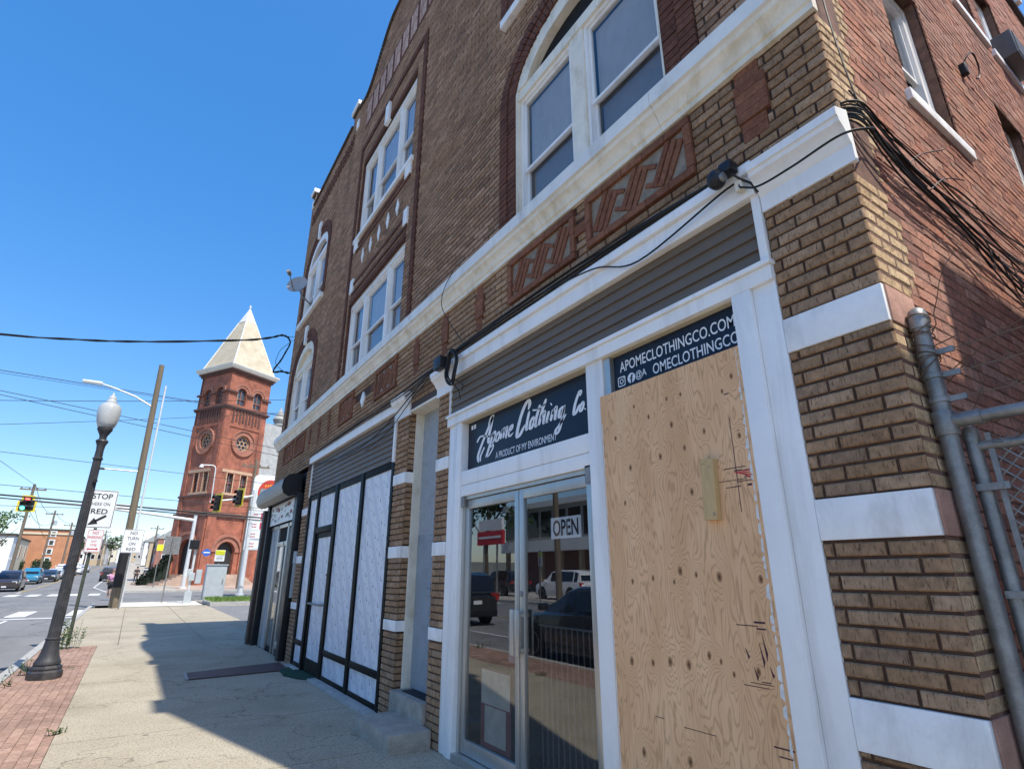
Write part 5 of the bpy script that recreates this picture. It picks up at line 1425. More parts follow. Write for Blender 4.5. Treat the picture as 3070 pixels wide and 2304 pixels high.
def wallface(mb, face, openings, zlo, zhi, u0, u1, d=0, th=.5):
    # openings: (u0,u1,z0,zs,arched) or ('c',uc,zc,r)
    z = zlo
    while z < zhi-1e-6:
        zt = min(zhi, z+.14); zc = (z+zt)/2; cuts = []
        for o in openings:
            if o[0] == 'c':
                q = o[3]**2-(zc-o[2])**2
                if q > 0: cuts.append((o[1]-math.sqrt(q), o[1]+math.sqrt(q)))
            else:
                a, b, c0, s, arc = o; r = (b-a)/2
                if c0 < zc < s: cuts.append((a, b))
                elif arc and s <= zc < s+r: h = math.sqrt(r*r-(zc-s)**2); cuts.append(((a+b)/2-h, (a+b)/2+h))
        for p, q in subtract([(u0, u1)], cuts): fbox(mb, face, p, q, z, zt, d-th, d)
        z = zt
OPR = [(1.15,2.35,20.75,22.3,1),(3.40,4.60,20.75,22.3,1),('c',2.9,16.25,.95),(1.55,2.35,10.3,12.55,0),(3.35,4.15,10.3,12.55,0),(1.75,4.05,1.3,3.75,1)]
OPL = [(1.15,2.35,20.75,22.3,1),(3.40,4.60,20.75,22.3,1),('c',2.75,16.25,.95),(1.15,1.95,10.3,12.55,0),(2.85,3.65,10.3,12.55,0),(1.5,3.9,1.3,3.9,1)]
cb('tower_wall', M['churchbrick'], lambda mb: (wallface(mb,0,OPR,-.1,ZT,0,W), wallface(mb,1,OPL,-.1,ZT,.5,W), mb.box(0,W,W-.4,W,-.1,ZT), mb.box(W-.4,W,.5,W-.4,-.1,ZT)))
cb('tower_glass', M['churchglass'], lambda mb: [fbox(mb,f,o[0]-.05,o[1]+.05,o[2]-.05,o[3]+.7,-.34,-.32) for f,ops in ((0,OPR),(1,OPL)) for o in ops if o[0] != 'c' and o[2] > 5])
cb('dark_interior', M['darkint'], lambda mb: mb.box(.9,W-.5,.9,W-.5,0,6.5))
def piers(mb):
    for f in (0,1):
        fbox(mb,f,0.0 if f == 0 else .001,.75,8.0,18.4,0.0,.09); fbox(mb,f,W-.75,W,8.0,18.4,0.0,.09)
        fbox(mb,f,-.05 if f==0 else 0,1.0,-.1,7.6,0,.20 if f == 0 else .19); fbox(mb,f,W-1.0,W+.02,-.1,7.6,0,.20)
        fbox(mb,f,.75,W-.75,18.0,18.38,0,.085)
cb('corner_pier', M['churchbrick'], piers)
def ledges(mb):
    for z0,z1,d in ((20.28,20.48,.26),(20.10,20.279,.16),(9.75,9.98,.16),(7.62,7.95,.26)):
        mb.box(-d,W+d,-d,W+d,z0,z1) if z0 > 9.9 or z0 < 8 else mb.box(-d,W+d,-d,W+d,z0,z1)
    for f in (0,1):
        for u0,u1 in ((-.22,1.1),(2.40,3.35),(4.65,W+.22)): fbox(mb,f,u0 if f==0 else max(u0,.0),u1,22.1,22.32,0,.22)
cb('stone_ledge', M['churchdark'], ledges)
def corbels(mb):
    for f in (0,1):
        for i in range(9):
            u = .95+i*.45; fbox(mb,f,u,u+.22,18.4+.35*(i%2),20.1,0,.10)
cb('corbel_row', M['churchdark'], corbels)
n = 14
for f in (0,1):
    for c, r0, zs, w1, w2, d1, d2 in ((1.75,.63,22.32,.26,.46,.05,.12),(4.0,.63,22.32,.26,.46,.05,.12),(2.9 if f==0 else 2.7,1.16 if f==0 else 1.21,3.75 if f==0 else 3.9,.5,.8,.10,.26)):
        def hood(mb):
            for rr0,rr1,d in ((r0,r0+w1,d1),(r0+w1+.02,r0+w2,d2)):
                for i in range(n):
                    t0,t1=PI*i/n,PI*(i+1)/n
                    fpoly(mb,f,[(c+r*math.cos(t),zs+r*math.sin(t)) for r,t in ((rr0,t0),(rr1,t0),(rr1,t1),(rr0,t1))],-.02,d)
        cb('arch_hood', M['churchtrim'], hood)
for f,c in ((0,2.9),(1,2.75)):
    def rose(mb):
        for r0,r1,d in ((.95,1.45,.10),(1.45,1.58,.22)):
            for i in range(28):
                t0,t1=2*PI*i/28,2*PI*(i+1)/28
                fpoly(mb,f,[(c+r*math.cos(t),16.25+r*math.sin(t)) for r,t in ((r0,t0),(r1,t0),(r1,t1),(r0,t1))],-.02,d)
    cb('rose_surround', M['churchtrim'], rose)
def tracery(mb):
    for f,c in ((0,2.9),(1,2.75)):
        for k in range(7):
            cu,cz=(c,16.25) if k==6 else (c+.52*math.cos(PI*k/3),16.25+.52*math.sin(PI*k/3)); r=.22
            for i in range(12):
                t0,t1=2*PI*i/12,2*PI*(i+1)/12
                fpoly(mb,f,[(cu+q*math.cos(t),cz+q*math.sin(t)) for q,t in ((r,t0),(r+.07,t0),(r+.07,t1),(r,t1))],-.28,-.2)
        for i in range(24):
            t0,t1=2*PI*i/24,2*PI*(i+1)/24
            fpoly(mb,f,[(c+q*math.cos(t),16.25+q*math.sin(t)) for q,t in ((.84,t0),(.95,t0),(.95,t1),(.84,t1))],-.3,-.15)
cb('rose_tracery', M['churchlight'], tracery)
cb('rose_glass', M['churchglass'], lambda mb: (fbox(mb,0,1.9,3.9,15.25,17.25,-.36,-.34), fbox(mb,1,1.75,3.75,15.25,17.25,-.36,-.34)))
def trims(mb):
    for f in (0,1):
        ops = [o for o in (OPR if f==0 else OPL) if o[0]!='c' and 10<o[2]<11]
        for o in ops:
            fbox(mb,f,o[0]-.13,o[0],10.3,12.55,-.3,.04); fbox(mb,f,o[1],o[1]+.13,10.3,12.55,-.3,.04)
        fbox(mb,f,ops[0][0]-.4,ops[1][1]+.4,10.02,10.28,-.1,.16); fbox(mb,f,.8,W-.8,12.6,12.95,-.01,.06)
        for o in (OPR if f==0 else OPL):
            if o[0]!='c' and o[2]>20: fbox(mb,f,o[0]-.02,o[0]+.09,20.75,22.3,-.3,-.05)
cb('window_trim', M['churchlight'], trims)
def vents(mb):
    for f in (0,1):
        for o in (OPR if f==0 else OPL):
            if o[0]!='c' and (o[2]>20 or 10<o[2]<11):
                fbox(mb,f,(o[0]+o[1])/2-.03,(o[0]+o[1])/2+.03,o[2],o[3]+.4,-.3,-.2); fbox(mb,f,o[0],o[1],(o[2]+o[3])/2-.04,(o[2]+o[3])/2+.04,-.3,-.2)
cb('window_bar', M['churchtrim'], vents)
# spire: flared eave, pyramid, white tip and white hips
ctr=(W/2,W/2)
def eave(mb):
    for z0,z1,d in ((24.55,24.8,.18),(24.8,25.0,.34)): mb.box(-d,W+d,-d,W+d,z0,z1)
cb('spire_frieze', M['churchdark'], eave)
def cornice(mb):
    r=[]
    for z,d in ((25.0,.38),(25.12,.52),(25.38,.66),(25.52,.68),(25.62,.20)): r.append([(-d,-d,z),(W+d,-d,z),(W+d,W+d,z),(-d,W+d,z)])
    mb.ring(r)
cb('spire_cornice', pm('white_wood_cornice',(.70,.68,.62),.6,.1,2,stain=(.5,.46,.38),stain_scale=1), cornice)
AP=35.0
def lv(t,z,e=0): return [(ctr[0]+sx*(W/2+.16)*t+sx*e, ctr[1]+sy*(W/2+.16)*t+sy*e, z) for sx,sy in ((-1,-1),(1,-1),(1,1),(-1,1))]
zt=32.7; tt=1-(zt-25.6)/(AP-25.6)
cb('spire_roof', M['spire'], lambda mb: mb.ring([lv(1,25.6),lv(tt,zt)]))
def tip(mb):
    mb.ring([lv(tt+.015,zt-.02),lv(.012,AP-.1)]); mb.lathe([(.05,-.3),(.06,0),(.14,.08),(.14,.2),(.05,.3),(.03,.5)],(ctr[0],ctr[1],AP-.05),10)
    a=lv(1,25.62); b=lv(tt,zt)
    for i in range(4): mb.tube([a[i],b[i]],.075,6)
cb('spire_tip', pm('spire_white_metal',(.74,.74,.72),.5,.05,2), tip)
# nave behind with a slate roof, steps and hedge
NV = thing('church_nave', 'grey slate-roofed church hall behind the brick tower', 'church hall', (15, 86, .6))
def nave(mb):
    mb.box(W+.02, W+16, .6, 9, 0, 9)
mb = MB(); nave(mb); mb.xf(TM); mb.build('wall', M['churchbrick'], NV)
mb = MB(); mb.prism([(W+.3,.2,8.6),(W+.3,9.4,8.6),(W+.3,4.8,21.0)], (17,0,0)); mb.xf(TM); mb.build('roof', M['slate'], NV)
TU = thing('stone_turret', 'banded grey stone turret rising behind the slate roof', 'turret', (15.1, 90, 12))
mb = MB()
for i in range(6): mb.lathe([(.75,i*.62),(.75,i*.62+.36),(.9,i*.62+.38),(.9,i*.62+.60)], (15.2,90,20.4), 14)
mb.lathe([(.75,-12),(.75,.01)], (15.2,90,20.4), 14); mb.lathe([(1.0,3.72),(1.05,3.9),(.5,4.8),(.05,5.9)], (15.2,90,20.4), 14)
mb.build('turret_shaft', pm('banded_stone',(.34,.34,.32),.85,.2,1), TU, smooth=30)
STP = thing('church_steps', 'wide brown stone steps climbing to the church doors', 'steps', (KX, KY, .2))
def steps(mb):
    for i in range(8):
        e = 3.4-i*.42
        mb.box(-e-1.0, -.01, .6, W-.1, .0+i*.17, .19+i*.17+.0) if True else None
    for i in range(8):
        e = 2.6-i*.32
        mb.box(.9, W-.6, -e-.6, -.01, .0+i*.17, .19+i*.17)
mb = MB(); steps(mb); mb.xf(TM); mb.build('stair_flight', M['stonesteps'], STP)
DOO = None
cb('church_door', pm('church_door_shade_dark',(.03,.028,.026),.7,.2,2), lambda mb: (fbox(mb,0,1.75,4.05,1.3,4.9,-.46,-.42), fbox(mb,1,1.5,3.9,1.3,5.0,-.46,-.42)))  # door colour darkened to stand for the gloom inside the arch

# ================================================================ vegetation
def leaves(mb, c, r, n, size, m=0, flat=1.0):
    for i in range(n):
        while True:
            p = Vector((random.uniform(-1,1), random.uniform(-1,1), random.uniform(-1,1)))
            if .25 < p.length < 1: break
        q = Vector((c[0]+p.x*r[0], c[1]+p.y*r[1], c[2]+p.z*r[2]))
        a = Vector((random.gauss(0,1), random.gauss(0,1), random.gauss(0,1)*flat)).normalized(); b = a.cross(Vector((random.gauss(0,1),random.gauss(0,1),random.gauss(0,1)))).normalized()
        s = size*random.uniform(.5,1.3)
        mb.poly([q-a*s-b*s*.35, q+a*s*.1-b*s*.6, q+a*s, q+a*s*.1+b*s*.6], m)
def tree(label, x, y, h, cr, kind='leaf', n=900, group='trees along the far street', name='street_tree', trunk=.35):
    z = gz(y); t = thing(name, label, 'tree', (x, y, z), 0, group)
    mb = MB(); mb.tube([(x,y,z-.2),(x+.1,y,z+h*.3),(x-.1,y,z+h*.6)], [.22,.17,.1], 8)
    for i in range(6):
        a = 2*PI*i/6+random.random(); mb.tube([(x,y,z+h*(trunk+.04*i)),(x+cr*.4*math.cos(a),y+cr*.4*math.sin(a),z+h*(.55+.04*i)),(x+cr*.75*math.cos(a),y+cr*.75*math.sin(a),z+h*(.68+.04*i))], [.08,.05,.02], 6)
    mb.build('trunk', M['bark'], t, smooth=50)
    mb = MB()
    for i in range(14):
        a = random.uniform(0,2*PI); rr = cr*random.uniform(.1,.75); zz = z+h*random.uniform(.42,.88)
        s = cr*random.uniform(.28,.48)
        leaves(mb, (x+rr*math.cos(a), y+rr*math.sin(a), zz), (s,s,s*.75), n//14, .22*cr/3)
    mb.build('crown', M[kind], t, recalc=False); return t
random.seed(21)
tree('bright green tree rising over the white building at the left edge', -14.6, 92, 9.0, 2.4, 'leaf', 700)
tree('rounded dark tree far down the street, under the globe lamp signs', -7.5, 245, 10.5, 4.4, 'leafdark', 700)
tree('dark tree beside the orange brick block', -11.3, 190, 7.5, 2.6, 'leafdark', 600)
tree('pale green tree behind the parked cars on the left', -18.0, 215, 8.5, 3.2, 'leaf', 600)
tree('distant green tree on the right side of the far street', 5.5, 260, 8.0, 3.0, 'leaf', 500)
# dark clipped hedge down the side of the church steps
HD = thing('clipped_hedge', 'very dark hedge stepping down beside the church stairs', 'hedge', (1.7, 70, .3))
mb = MB(); core = MB()
hp = [(.95,71.8,.55,.55,.5),(1.25,71.6,.85,.7,.75),(1.75,71.4,1.2,.7,.75),(2.2,71.3,1.65,.7,.75),(2.65,71.2,2.2,.65,.8),(2.95,71.1,2.9,.5,.7)]
for x,y,z,r,rz in hp:
    leaves(mb, (x,y,z+.1), (r*.85,.6,rz), 420, .12)
    core.bbox(x-r*.6,x+r*.6,y-.35,y+.35,.2,z+rz*.55,.1)
mb.build('foliage', M['yewleaf'], HD, recalc=False); core.build('inner_branches', M['hedge'], HD)
def hedge(label, x0, x1, y, h, d=1.2):
    z = gz(y); t = thing('clipped_hedge', label, 'hedge', ((x0+x1)/2, y, z)); mb = MB()
    k = max(2, int((x1-x0)/1.0))
    for i in range(k): leaves(mb, (x0+(x1-x0)*(i+.5)/k, y, z+h*.5), ((x1-x0)/k*.7, d*.5, h*.55), 130, .20)
    mb.build('foliage', M['leafdark'], t, recalc=False)
    c = MB(); c.bbox(x0+.1,x1-.1,y-d*.35,y+d*.35,z-.2,z+h*.8,.1); c.build('inner_branches', M['hedge'], t)
hedge('low dark hedge in front of the cream house on the left', -22.4, -19.4, 158, 1.8)
hedge('long green hedge in front of the orange brick block', -17.2, -14.2, 150, 2.2)
# weeds at the kerb, round the sign post and in the joints
def weed(label, x, y, h, n, spread):
    mb = MB()
    for i in range(n):
        a = random.uniform(0,2*PI); r = spread*random.random(); px, py = x+r*math.cos(a), y+r*math.sin(a)
        hh = h*random.uniform(.4,1.1); tx, ty = px+random.uniform(-.1,.1), py+random.uniform(-.1,.1)
        mb.tube([(px,py,-.02),((px+tx)/2,(py+ty)/2,hh*.5),(tx,ty,hh)], [.004,.003,.002], 4)
        for k in range(12):
            f = random.uniform(.2,1); q = Vector((px+(tx-px)*f, py+(ty-py)*f, hh*f)); b = random.uniform(0,2*PI)
            d = Vector((math.cos(b), math.sin(b), random.uniform(.0,.6))).normalized(); s = .045*random.uniform(.6,1.4)*(h/.5+.4); w = d.cross(Vector((0,0,1)))*s*.3
            mb.poly([q, q+d*s*.5+w, q+d*s, q+d*s*.5-w])
    return tag(mb.build('weed', M['leaf'], recalc=False), label, 'weed', 'weeds along the kerb')
weed('leafy green weed growing round the foot of the sign post', -.92, 16.2, .55, 22, .26)
weed('small yellow-green weed between the lamp base and the kerb', -1.22, 12.5, .25, 10, .14)
weed('low weed tuft at the kerb just in front of the street lamp', -1.30, 11.4, .16, 12, .22)
weed('tiny weed sprouting in the sidewalk joint beside the pavers', -.36, 7.9, .07, 9, .10)
# ================================================================ vehicles
def make_car(name, label, paint_m, kind='sedan', loc=(0,0,0), rz=0, group=None, L=4.6, Wd=1.82):
    """local: +y = nose, origin on the ground at the centre"""
    t = thing(name, label, 'car', (0,0,0)); t['_o'] = (0,0,0)
    hw = Wd/2
    if kind == 'suv':
        body = [(-.5,.42,.92,.80),(-.47,.30,1.02,.95),(-.30,.25,1.06,1),(0,.22,1.05,1),(.22,.22,1.04,1),(.36,.24,1.00,.98),(.46,.28,.90,.92),(.5,.38,.74,.80)]
        cab = [(-.475,1.05,.86,1.10,.82),(-.43,1.05,.9,1.60,.74),(-.36,1.05,.92,1.70,.76),(.0,1.05,.93,1.72,.78),(.13,1.04,.92,1.62,.76),(.29,1.03,.86,1.06,.80)]
    else:
        body = [(-.5,.42,.80,.80),(-.47,.30,.92,.94),(-.32,.22,.96,1),(0,.20,.95,1),(.2,.20,.93,1),(.36,.22,.86,.98),(.46,.26,.76,.90),(.5,.36,.64,.78)]
        cab = [(-.36,.94,.86,.98,.82),(-.22,.95,.9,1.36,.72),(-.10,.95,.92,1.43,.73),(.03,.95,.92,1.42,.73),(.10,.94,.9,1.36,.72),(.27,.91,.84,.95,.80)]
    mb = MB(); R = []
    for f, zb, zt, w in body:
        y = f*L; a = hw*w
        R.append([(-a*.92,y,zb),(a*.92,y,zb),(a,y,zb+.14),(a*1.0,y,(zb+zt)/2+.06),(a*.965,y,zt-.06),(a*.86,y,zt),(-a*.86,y,zt),(-a*.965,y,zt-.06),(-a,y,(zb+zt)/2+.06),(-a,y,zb+.14)])
    mb.ring(R); mb.build('body', paint_m, t, smooth=35)
    mb = MB(); R = []
    for f, zb, wb, zt, wt in cab:
        y = f*L; R.append([(-hw*wb,y,zb-.03),(hw*wb,y,zb-.03),(hw*wt,y,zt-.04),(hw*wt*.9,y,zt),(-hw*wt*.9,y,zt),(-hw*wt,y,zt-.04)])
    mb.ring(R); mb.build('cabin', paint_m, t, smooth=35)
    g = MB()
    def lerp(a, b, k): return a+(b-a)*k
    P = []
    for f, zb, wb, zt, wt in cab: P.append((f*L, zb+.03, hw*wb, zt-.09, hw*wt))
    for s in (-1, 1):
        for i in range(1, len(P)-2):
            if kind == 'suv' and False: continue
            a, b = P[i], P[i+1]; e = .012; k0, k1 = .06, .94
            q = []
            for k in (k0, k1): q.append((s*(lerp(a[2],b[2],k)+e), lerp(a[0],b[0],k), lerp(a[1],b[1],k)))
            for k in (k1, k0): q.append((s*(lerp(a[4],b[4],k)+e+.01), lerp(a[0],b[0],k), lerp(a[3],b[3],k)))
            g.poly(q)
    for i0, i1, yo in ((len(P)-1, len(P)-2, .015), (0, 1, -.015)):
        a, b = P[i0], P[i1]; g.poly([(-a[2]*.88,a[0]+yo,a[1]+.04),(a[2]*.88,a[0]+yo,a[1]+.04),(b[4]*.9,b[0]+yo,b[3]+.03),(-b[4]*.9,b[0]+yo,b[3]+.03)])
    g.build('car_window', M['carglass'] if False else M['cg'], t, recalc=False)
    r = .35 if kind == 'suv' else .32
    for sx in (-1, 1):
        for f in (-.30, .30):
            mb = MB(); x0 = sx*(hw-.20); x1 = sx*(hw+.008)
            mb.lathe([(r*.6,0),(r*.94,0),(r,.02*sx),(r,(.18)*sx),(r*.94,.208*sx),(r*.62,.208*sx)], (x0, f*L, r), 20, axis='x')
            w_ = mb.build('wheel', M['tyre'], t, smooth=40)
            mb = MB()
            mb.lathe([(.02,.19*sx),(r*.64,.19*sx),(r*.66,.212*sx),(r*.60,.212*sx),(r*.58,.196*sx)], (x0, f*L, r), 20, axis='x')
            for k in range(5):
                a = 2*PI*k/5; mb.box(sx*.190, sx*.206, -.03, .03, 0, r*.6, 0, Matrix.Translation((x0,f*L,r)) @ Matrix.Rotation(a,4,'X'))
            mb.build('rim', M['rim'], w_, smooth=40)
            mb = MB(); mb.lathe([(r*1.16,0),(r*1.16,.004*sx)], (sx*(hw+.001), f*L, r+.02), 20, axis='x'); mb.build('wheel_arch', M['black'], t)
    zf = .66 if kind == 'suv' else .60
    for s in (-1, 1):
        mb = MB(); mb.bbox(s*hw*.50, s*hw*.84, L*.455, L*.488, zf, zf+.16, .02); mb.build('headlight', M['headlamp'], t, smooth=30)
        mb = MB(); mb.bbox(s*hw*.62, s*hw*.93, -L*.492, -L*.465, zf+.14, zf+.34, .02); mb.build('tail_light', M['tail'], t, smooth=30)
        mb = MB(); mb.bbox(s*(hw-.02), s*(hw+.17), L*.185, L*.215, zf+.36, zf+.50, .03); mb.build('wing_mirror', paint_m, t, smooth=30)
    mb = MB(); mb.bbox(-hw*.5, hw*.5, L*.478, L*.497, zf-.06, zf+.10, .02); mb.bbox(-hw*.8, hw*.8, L*.47, L*.505, .26, .42, .03); mb.build('grille', M['black'], t, smooth=30)
    mb = MB(); mb.bbox(-hw*.85, hw*.85, -L*.508, -L*.475, .28, .50, .04); mb.build('rear_bumper', M['black'], t, smooth=30)
    mb = MB(); mb.box(-.16, .16, L*.506, L*.510, .36, .46); mb.box(-.16, .16, -L*.504, -L*.498, .68, .80); mb.build('number_plate', M['signwhite'], t)
    t.location = loc; t.rotation_euler = (0,0,rz); t['label'] = label
    if group: t['group'] = group
    return t
M['cg'] = pm('dark_car_window', (.012,.014,.017), .05, .1, 2, spec=.8)
CG = 'cars on the street'
def rz_grade(o, y):   # sit on the rising road
    o.location.z = gz(y)-.13
    return o
suv0 = rz_grade(make_car('parked_suv', 'dark bronze car waiting first in line at the far stop line', M['carbrown'], 'suv', (-8.72, 66.0, 0), PI, CG), 63.7)
sed0 = rz_grade(make_car('parked_sedan', 'silver sedan in the queue beyond the blue car', M['carsilver'], 'sedan', (-8.6, 99, 0), PI, CG), 97)
def car2(src, loc, rz, label, m_from, m_to): 
    return rz_grade(dup(src, loc, rz, label, CG, {m_from: m_to}), loc[1]-2)
car2(suv0, (-9.3, 83.5, 0), PI, 'bright blue car second in line behind the dark bronze car', M['carbrown'], M['carblue'])
car2(sed0, (-8.4, 90.0, 0), PI, 'dark grey sedan between the blue car and the silver sedan', M['carsilver'], M['cardark'])
car2(suv0, (-8.3, 113, 0), PI, 'black car behind the silver sedan in the queue', M['carbrown'], M['carblack'])
car2(sed0, (-8.0, 122, 0), PI, 'white sedan near the far end of the oncoming queue', M['carsilver'], M['carwhite'])
car2(sed0, (-12.3, 150, 0), PI, 'white sedan parked by the long green hedge', M['carsilver'], M['carwhite'])
car2(sed0, (-7.9, 138, 0), PI, 'last silver sedan of the oncoming queue', M['carsilver'], M['carsilver'])
car2(suv0, (-2.4, 91, 0), 0, 'black car parked at the right kerb beyond the crossing', M['carbrown'], M['carblack'])
car2(sed0, (-12.2, 180, 0), PI, 'white sedan far up the street on the left side', M['carsilver'], M['carwhite'])
# cars seen mirrored in the shop doors
car2(suv0, (-4.5, 19.5, 0), 0, 'black SUV stopped in the near lane, mirrored in the left glass door', M['carbrown'], M['carblack']).location.z = -.13
car2(sed0, (-2.75, 8.85, 0), 0, 'dark sedan parked at the near kerb, mirrored in the right glass door', M['carsilver'], M['cardark']).location.z = -.13
car2(suv0, (-17.0, 28.0, 0), 0, 'white car in the opposite lot, mirrored in the right glass door', M['carbrown'], M['carwhite']).location.z = .0
car2(suv0, (-17.5, 36.0, 0), 0, 'dark car in the opposite lot, mirrored in the left glass door', M['carbrown'], M['cardark']).location.z = .0

# ================================================================ people (skinned figures)
def person(label, x, y, z, rz, h, shirt, trousers, hair, lean=0):
    t = thing('person', label, 'person', (x, y, z)); t['_o'] = (0,0,0); t.rotation_euler = (lean, 0, rz); t.scale = (h/1.75,)*3
    V = [(0,0,.95,.13),(0,0,1.15,.125),(0,0,1.38,.145),(0,0,1.50,.055),(0,.01,1.60,.085),(0,.0,1.70,.075),
         (-.10,0,.90,.095),(-.11,.10,.50,.065),(-.11,.0,.09,.045),(-.11,.15,.04,.045),
         (.10,0,.90,.095),(.11,-.08,.50,.065),(.11,-.16,.09,.045),(.11,-.02,.04,.045),
         (-.19,0,1.40,.06),(-.25,.02,1.12,.045),(-.24,.16,.90,.035),(-.23,.22,.83,.035),
         (.19,0,1.40,.06),(.25,-.06,1.12,.045),(.24,.0,.88,.035),(.235,.03,.80,.035)]
    E = [(0,1),(1,2),(2,3),(3,4),(4,5),(0,6),(6,7),(7,8),(8,9),(0,10),(10,11),(11,12),(12,13),(2,14),(14,15),(15,16),(16,17),(2,18),(18,19),(19,20),(20,21)]
    def skin(name, mat, idx, grow=0, par=None):
        mp = {k: i for i, k in enumerate(idx)}
        me = bpy.data.meshes.new(name); me.from_pydata([V[k][:3] for k in idx], [(mp[a],mp[b]) for a,b in E if a in mp and b in mp], [])
        o = bpy.data.objects.new(name, me); COL.objects.link(o); o.parent = par or t; me.materials.append(mat)
        md = o.modifiers.new('skin', 'SKIN')
        for i, k in enumerate(idx): me.skin_vertices[0].data[i].radius = (V[k][3]+grow,)*2
        me.skin_vertices[0].data[0].use_root = True
        o.modifiers.new('smooth', 'SUBSURF').render_levels = 1
        return o
    b = skin('body', M['skin'], list(range(22)))
    skin('shirt', shirt, [0,1,2,14,15,18,19], .02)
    skin('trousers', trousers, [0,6,7,10,11] if trousers.name.startswith('short') else [0,6,7,8,10,11,12], .018)
    mb = MB(); mb.lathe([(.02,.10),(.07,.085),(.097,.03),(.10,-.03),(.085,-.08)], (0,-.01,1.68), 12); mb.build('hair', hair, t, smooth=50)
    return t
M['skin'] = pm('skin', (.42,.25,.18), .6, .05, 5)
person('person in a pink shirt and shorts walking left of the wooden pole', -.98, 45.0, 0.05, PI*.9, 1.72, pm('pink_shirt',(.62,.30,.45),.8,.1,8), pm('shorts_black',(.03,.03,.035),.8,.1,8), pm('brown_hair',(.25,.14,.13),.8,.1,8))
person('person in dark clothes walking on the far sidewalk beyond the crossing', .45, 80, gz(80)+.02, .3, 1.75, pm('dark_jacket',(.05,.04,.05),.8,.1,8), pm('dark_trousers',(.06,.04,.04),.8,.1,8), pm('dark_hair',(.03,.02,.02),.8,.1,8))

# ================================================================ far buildings
def block(name, label, x0, x1, y0, y1, h, wall, roof=None, gable=0, wins=(3,2), ww=1.0, wh=1.5, trim=None, z0=None, cat='building', face='yx'):
    z = gz(y0)-.3 if z0 is None else z0
    t = thing(name, label, cat, ((x0+x1)/2, y0, z))
    mb = MB(); mb.box(x0,x1,y0,y1,z,z+h); mb.build('wall', wall, t)
    mb = MB()
    if gable:
        xm = (x0+x1)/2; mb.prism([(x0-.3,y0-.3,z+h),(x1+.3,y0-.3,z+h),(xm,y0-.3,z+h+gable)], (0,y1-y0+.6,0))
    else: mb.box(x0-.15,x1+.15,y0-.15,y1+.15,z+h,z+h+.35)
    mb.build('roof', roof or M['slate'], t)
    nc, nr = wins
    fx = [x0+(x1-x0)*(i+.5)/nc for i in range(nc)]
    for r in range(nr):
        zc = z+1.6+(h-1.2)*(r+.25)/nr
        for x in fx:
            f = MB(); f.box(x-ww/2-.12,x+ww/2+.12,y0-.05,y0+.02,zc-.12,zc+wh+.12); wf = f.build('window', trim or M['signwhite'], t)
            f = MB(); f.box(x-ww/2,x+ww/2,y0-.07,y0-.045,zc,zc+wh); f.build('pane', M['cg'], wf)
        k = max(2,int((y1-y0)/5)); xs = x1 if x1 < 0 else x0; s = 1 if x1 < 0 else -1
        for i in range(k):
            y = y0+(y1-y0)*(i+.5)/k
            f = MB(); f.box(xs-.02*s,xs+.05*s,y-ww/2-.12,y+ww/2+.12,zc-.12,zc+wh+.12); wf = f.build('window', trim or M['signwhite'], t)
            f = MB(); f.box(xs+.045*s,xs+.07*s,y-ww/2,y+ww/2,zc,zc+wh); f.build('pane', M['cg'], wf)
    return t
obrick = pm('orange_tan_brick', (.46,.22,.12), .9, .15, .6, .2, 6, fine=.2)
wht = pm('white_clapboard', (.72,.73,.72), .7, .05, 1, fine=.04)
crm = pm('cream_render', (.62,.56,.42), .8, .08, 1)
gry = pm('grey_house_wall', (.36,.36,.35), .8, .1, 1)
redb = pm('dull_red_brick', (.33,.15,.11), .9, .15, 1)
tanb = pm('tan_house_wall', (.46,.36,.24), .85, .1, 1)
dkr = pm('dark_flat_roof', (.07,.065,.06), .9, .2, 1)
OB = block('apartment_block', 'long orange brick apartment block across the street behind the queue of cars', -21.9, -12.9, 165, 200, 8.6, obrick, dkr, 0, (1,1), .1, .1)
for i, dx in enumerate((0,)):
    mb = MB()
    for k in range(4): mb.box(-17.1,-15.9,164.9,165.05,gz(165)+1.2+k*1.9,gz(165)+2.5+k*1.9)
    w_ = mb.build('window_column', M['signwhite'], OB)
    mb = MB()
    for k in range(4): mb.box(-16.85,-16.15,164.85,164.95,gz(165)+1.4+k*1.9,gz(165)+2.3+k*1.9)
    mb.build('pane', M['cg'], w_)
mb = MB(); mb.box(-22.0,-12.8,164.8,165.0,gz(165)+7.4,gz(165)+7.75); mb.build('cornice_band', crm, OB)
block('white_building', 'plain white flat-roofed building at the left edge across the street', -40, -14.0, 100, 103, 5.6, wht, dkr, 0, (4,1), .05, .05)
block('cream_house', 'cream fronted house between the white building and the orange block', -24.5, -20.0, 150, 163, 6.2, crm, dkr, 0, (1,1), 1.2, 2.2)
rows = [(-12.6,-6.8+-2.2,232,246,7,tanb,2.4,'tan gabled house low on the left of the far street'),
        (-22,-15,262,280,8,wht,2.6,'white gabled house high on the left hillside'),
        (-14.5,-9.5,285,300,7.5,gry,2.4,'grey gabled house at the far left end of the street'),
        (-30,-23,290,310,9,redb,2.5,'red brick house far left above the orange block'),
        (3.2,9.5,132,150,6.6,redb,0,'dull red brick shop row on the right past the church'),
        (4.0,10.0,170,186,7.6,wht,2.6,'white house on the right side of the far street'),
        (3.0,9.0,205,222,7.5,tanb,2.5,'tan gabled house on the right of the far street'),
        (2.0,8.5,250,270,8.5,wht,2.7,'tall white house at the far right end of the street'),
        (-7.5,-2.5,330,350,8,wht,2.6,'small white house closing the far end of the street'),
        (0,6,340,360,9,gry,2.5,'grey house closing the far right end of the street'),
        (-2,4,395,410,8,tanb,2.5,'tan house on the far hilltop'),
        (-16,-9,380,400,9,crm,2.5,'cream house on the far hilltop at left')]
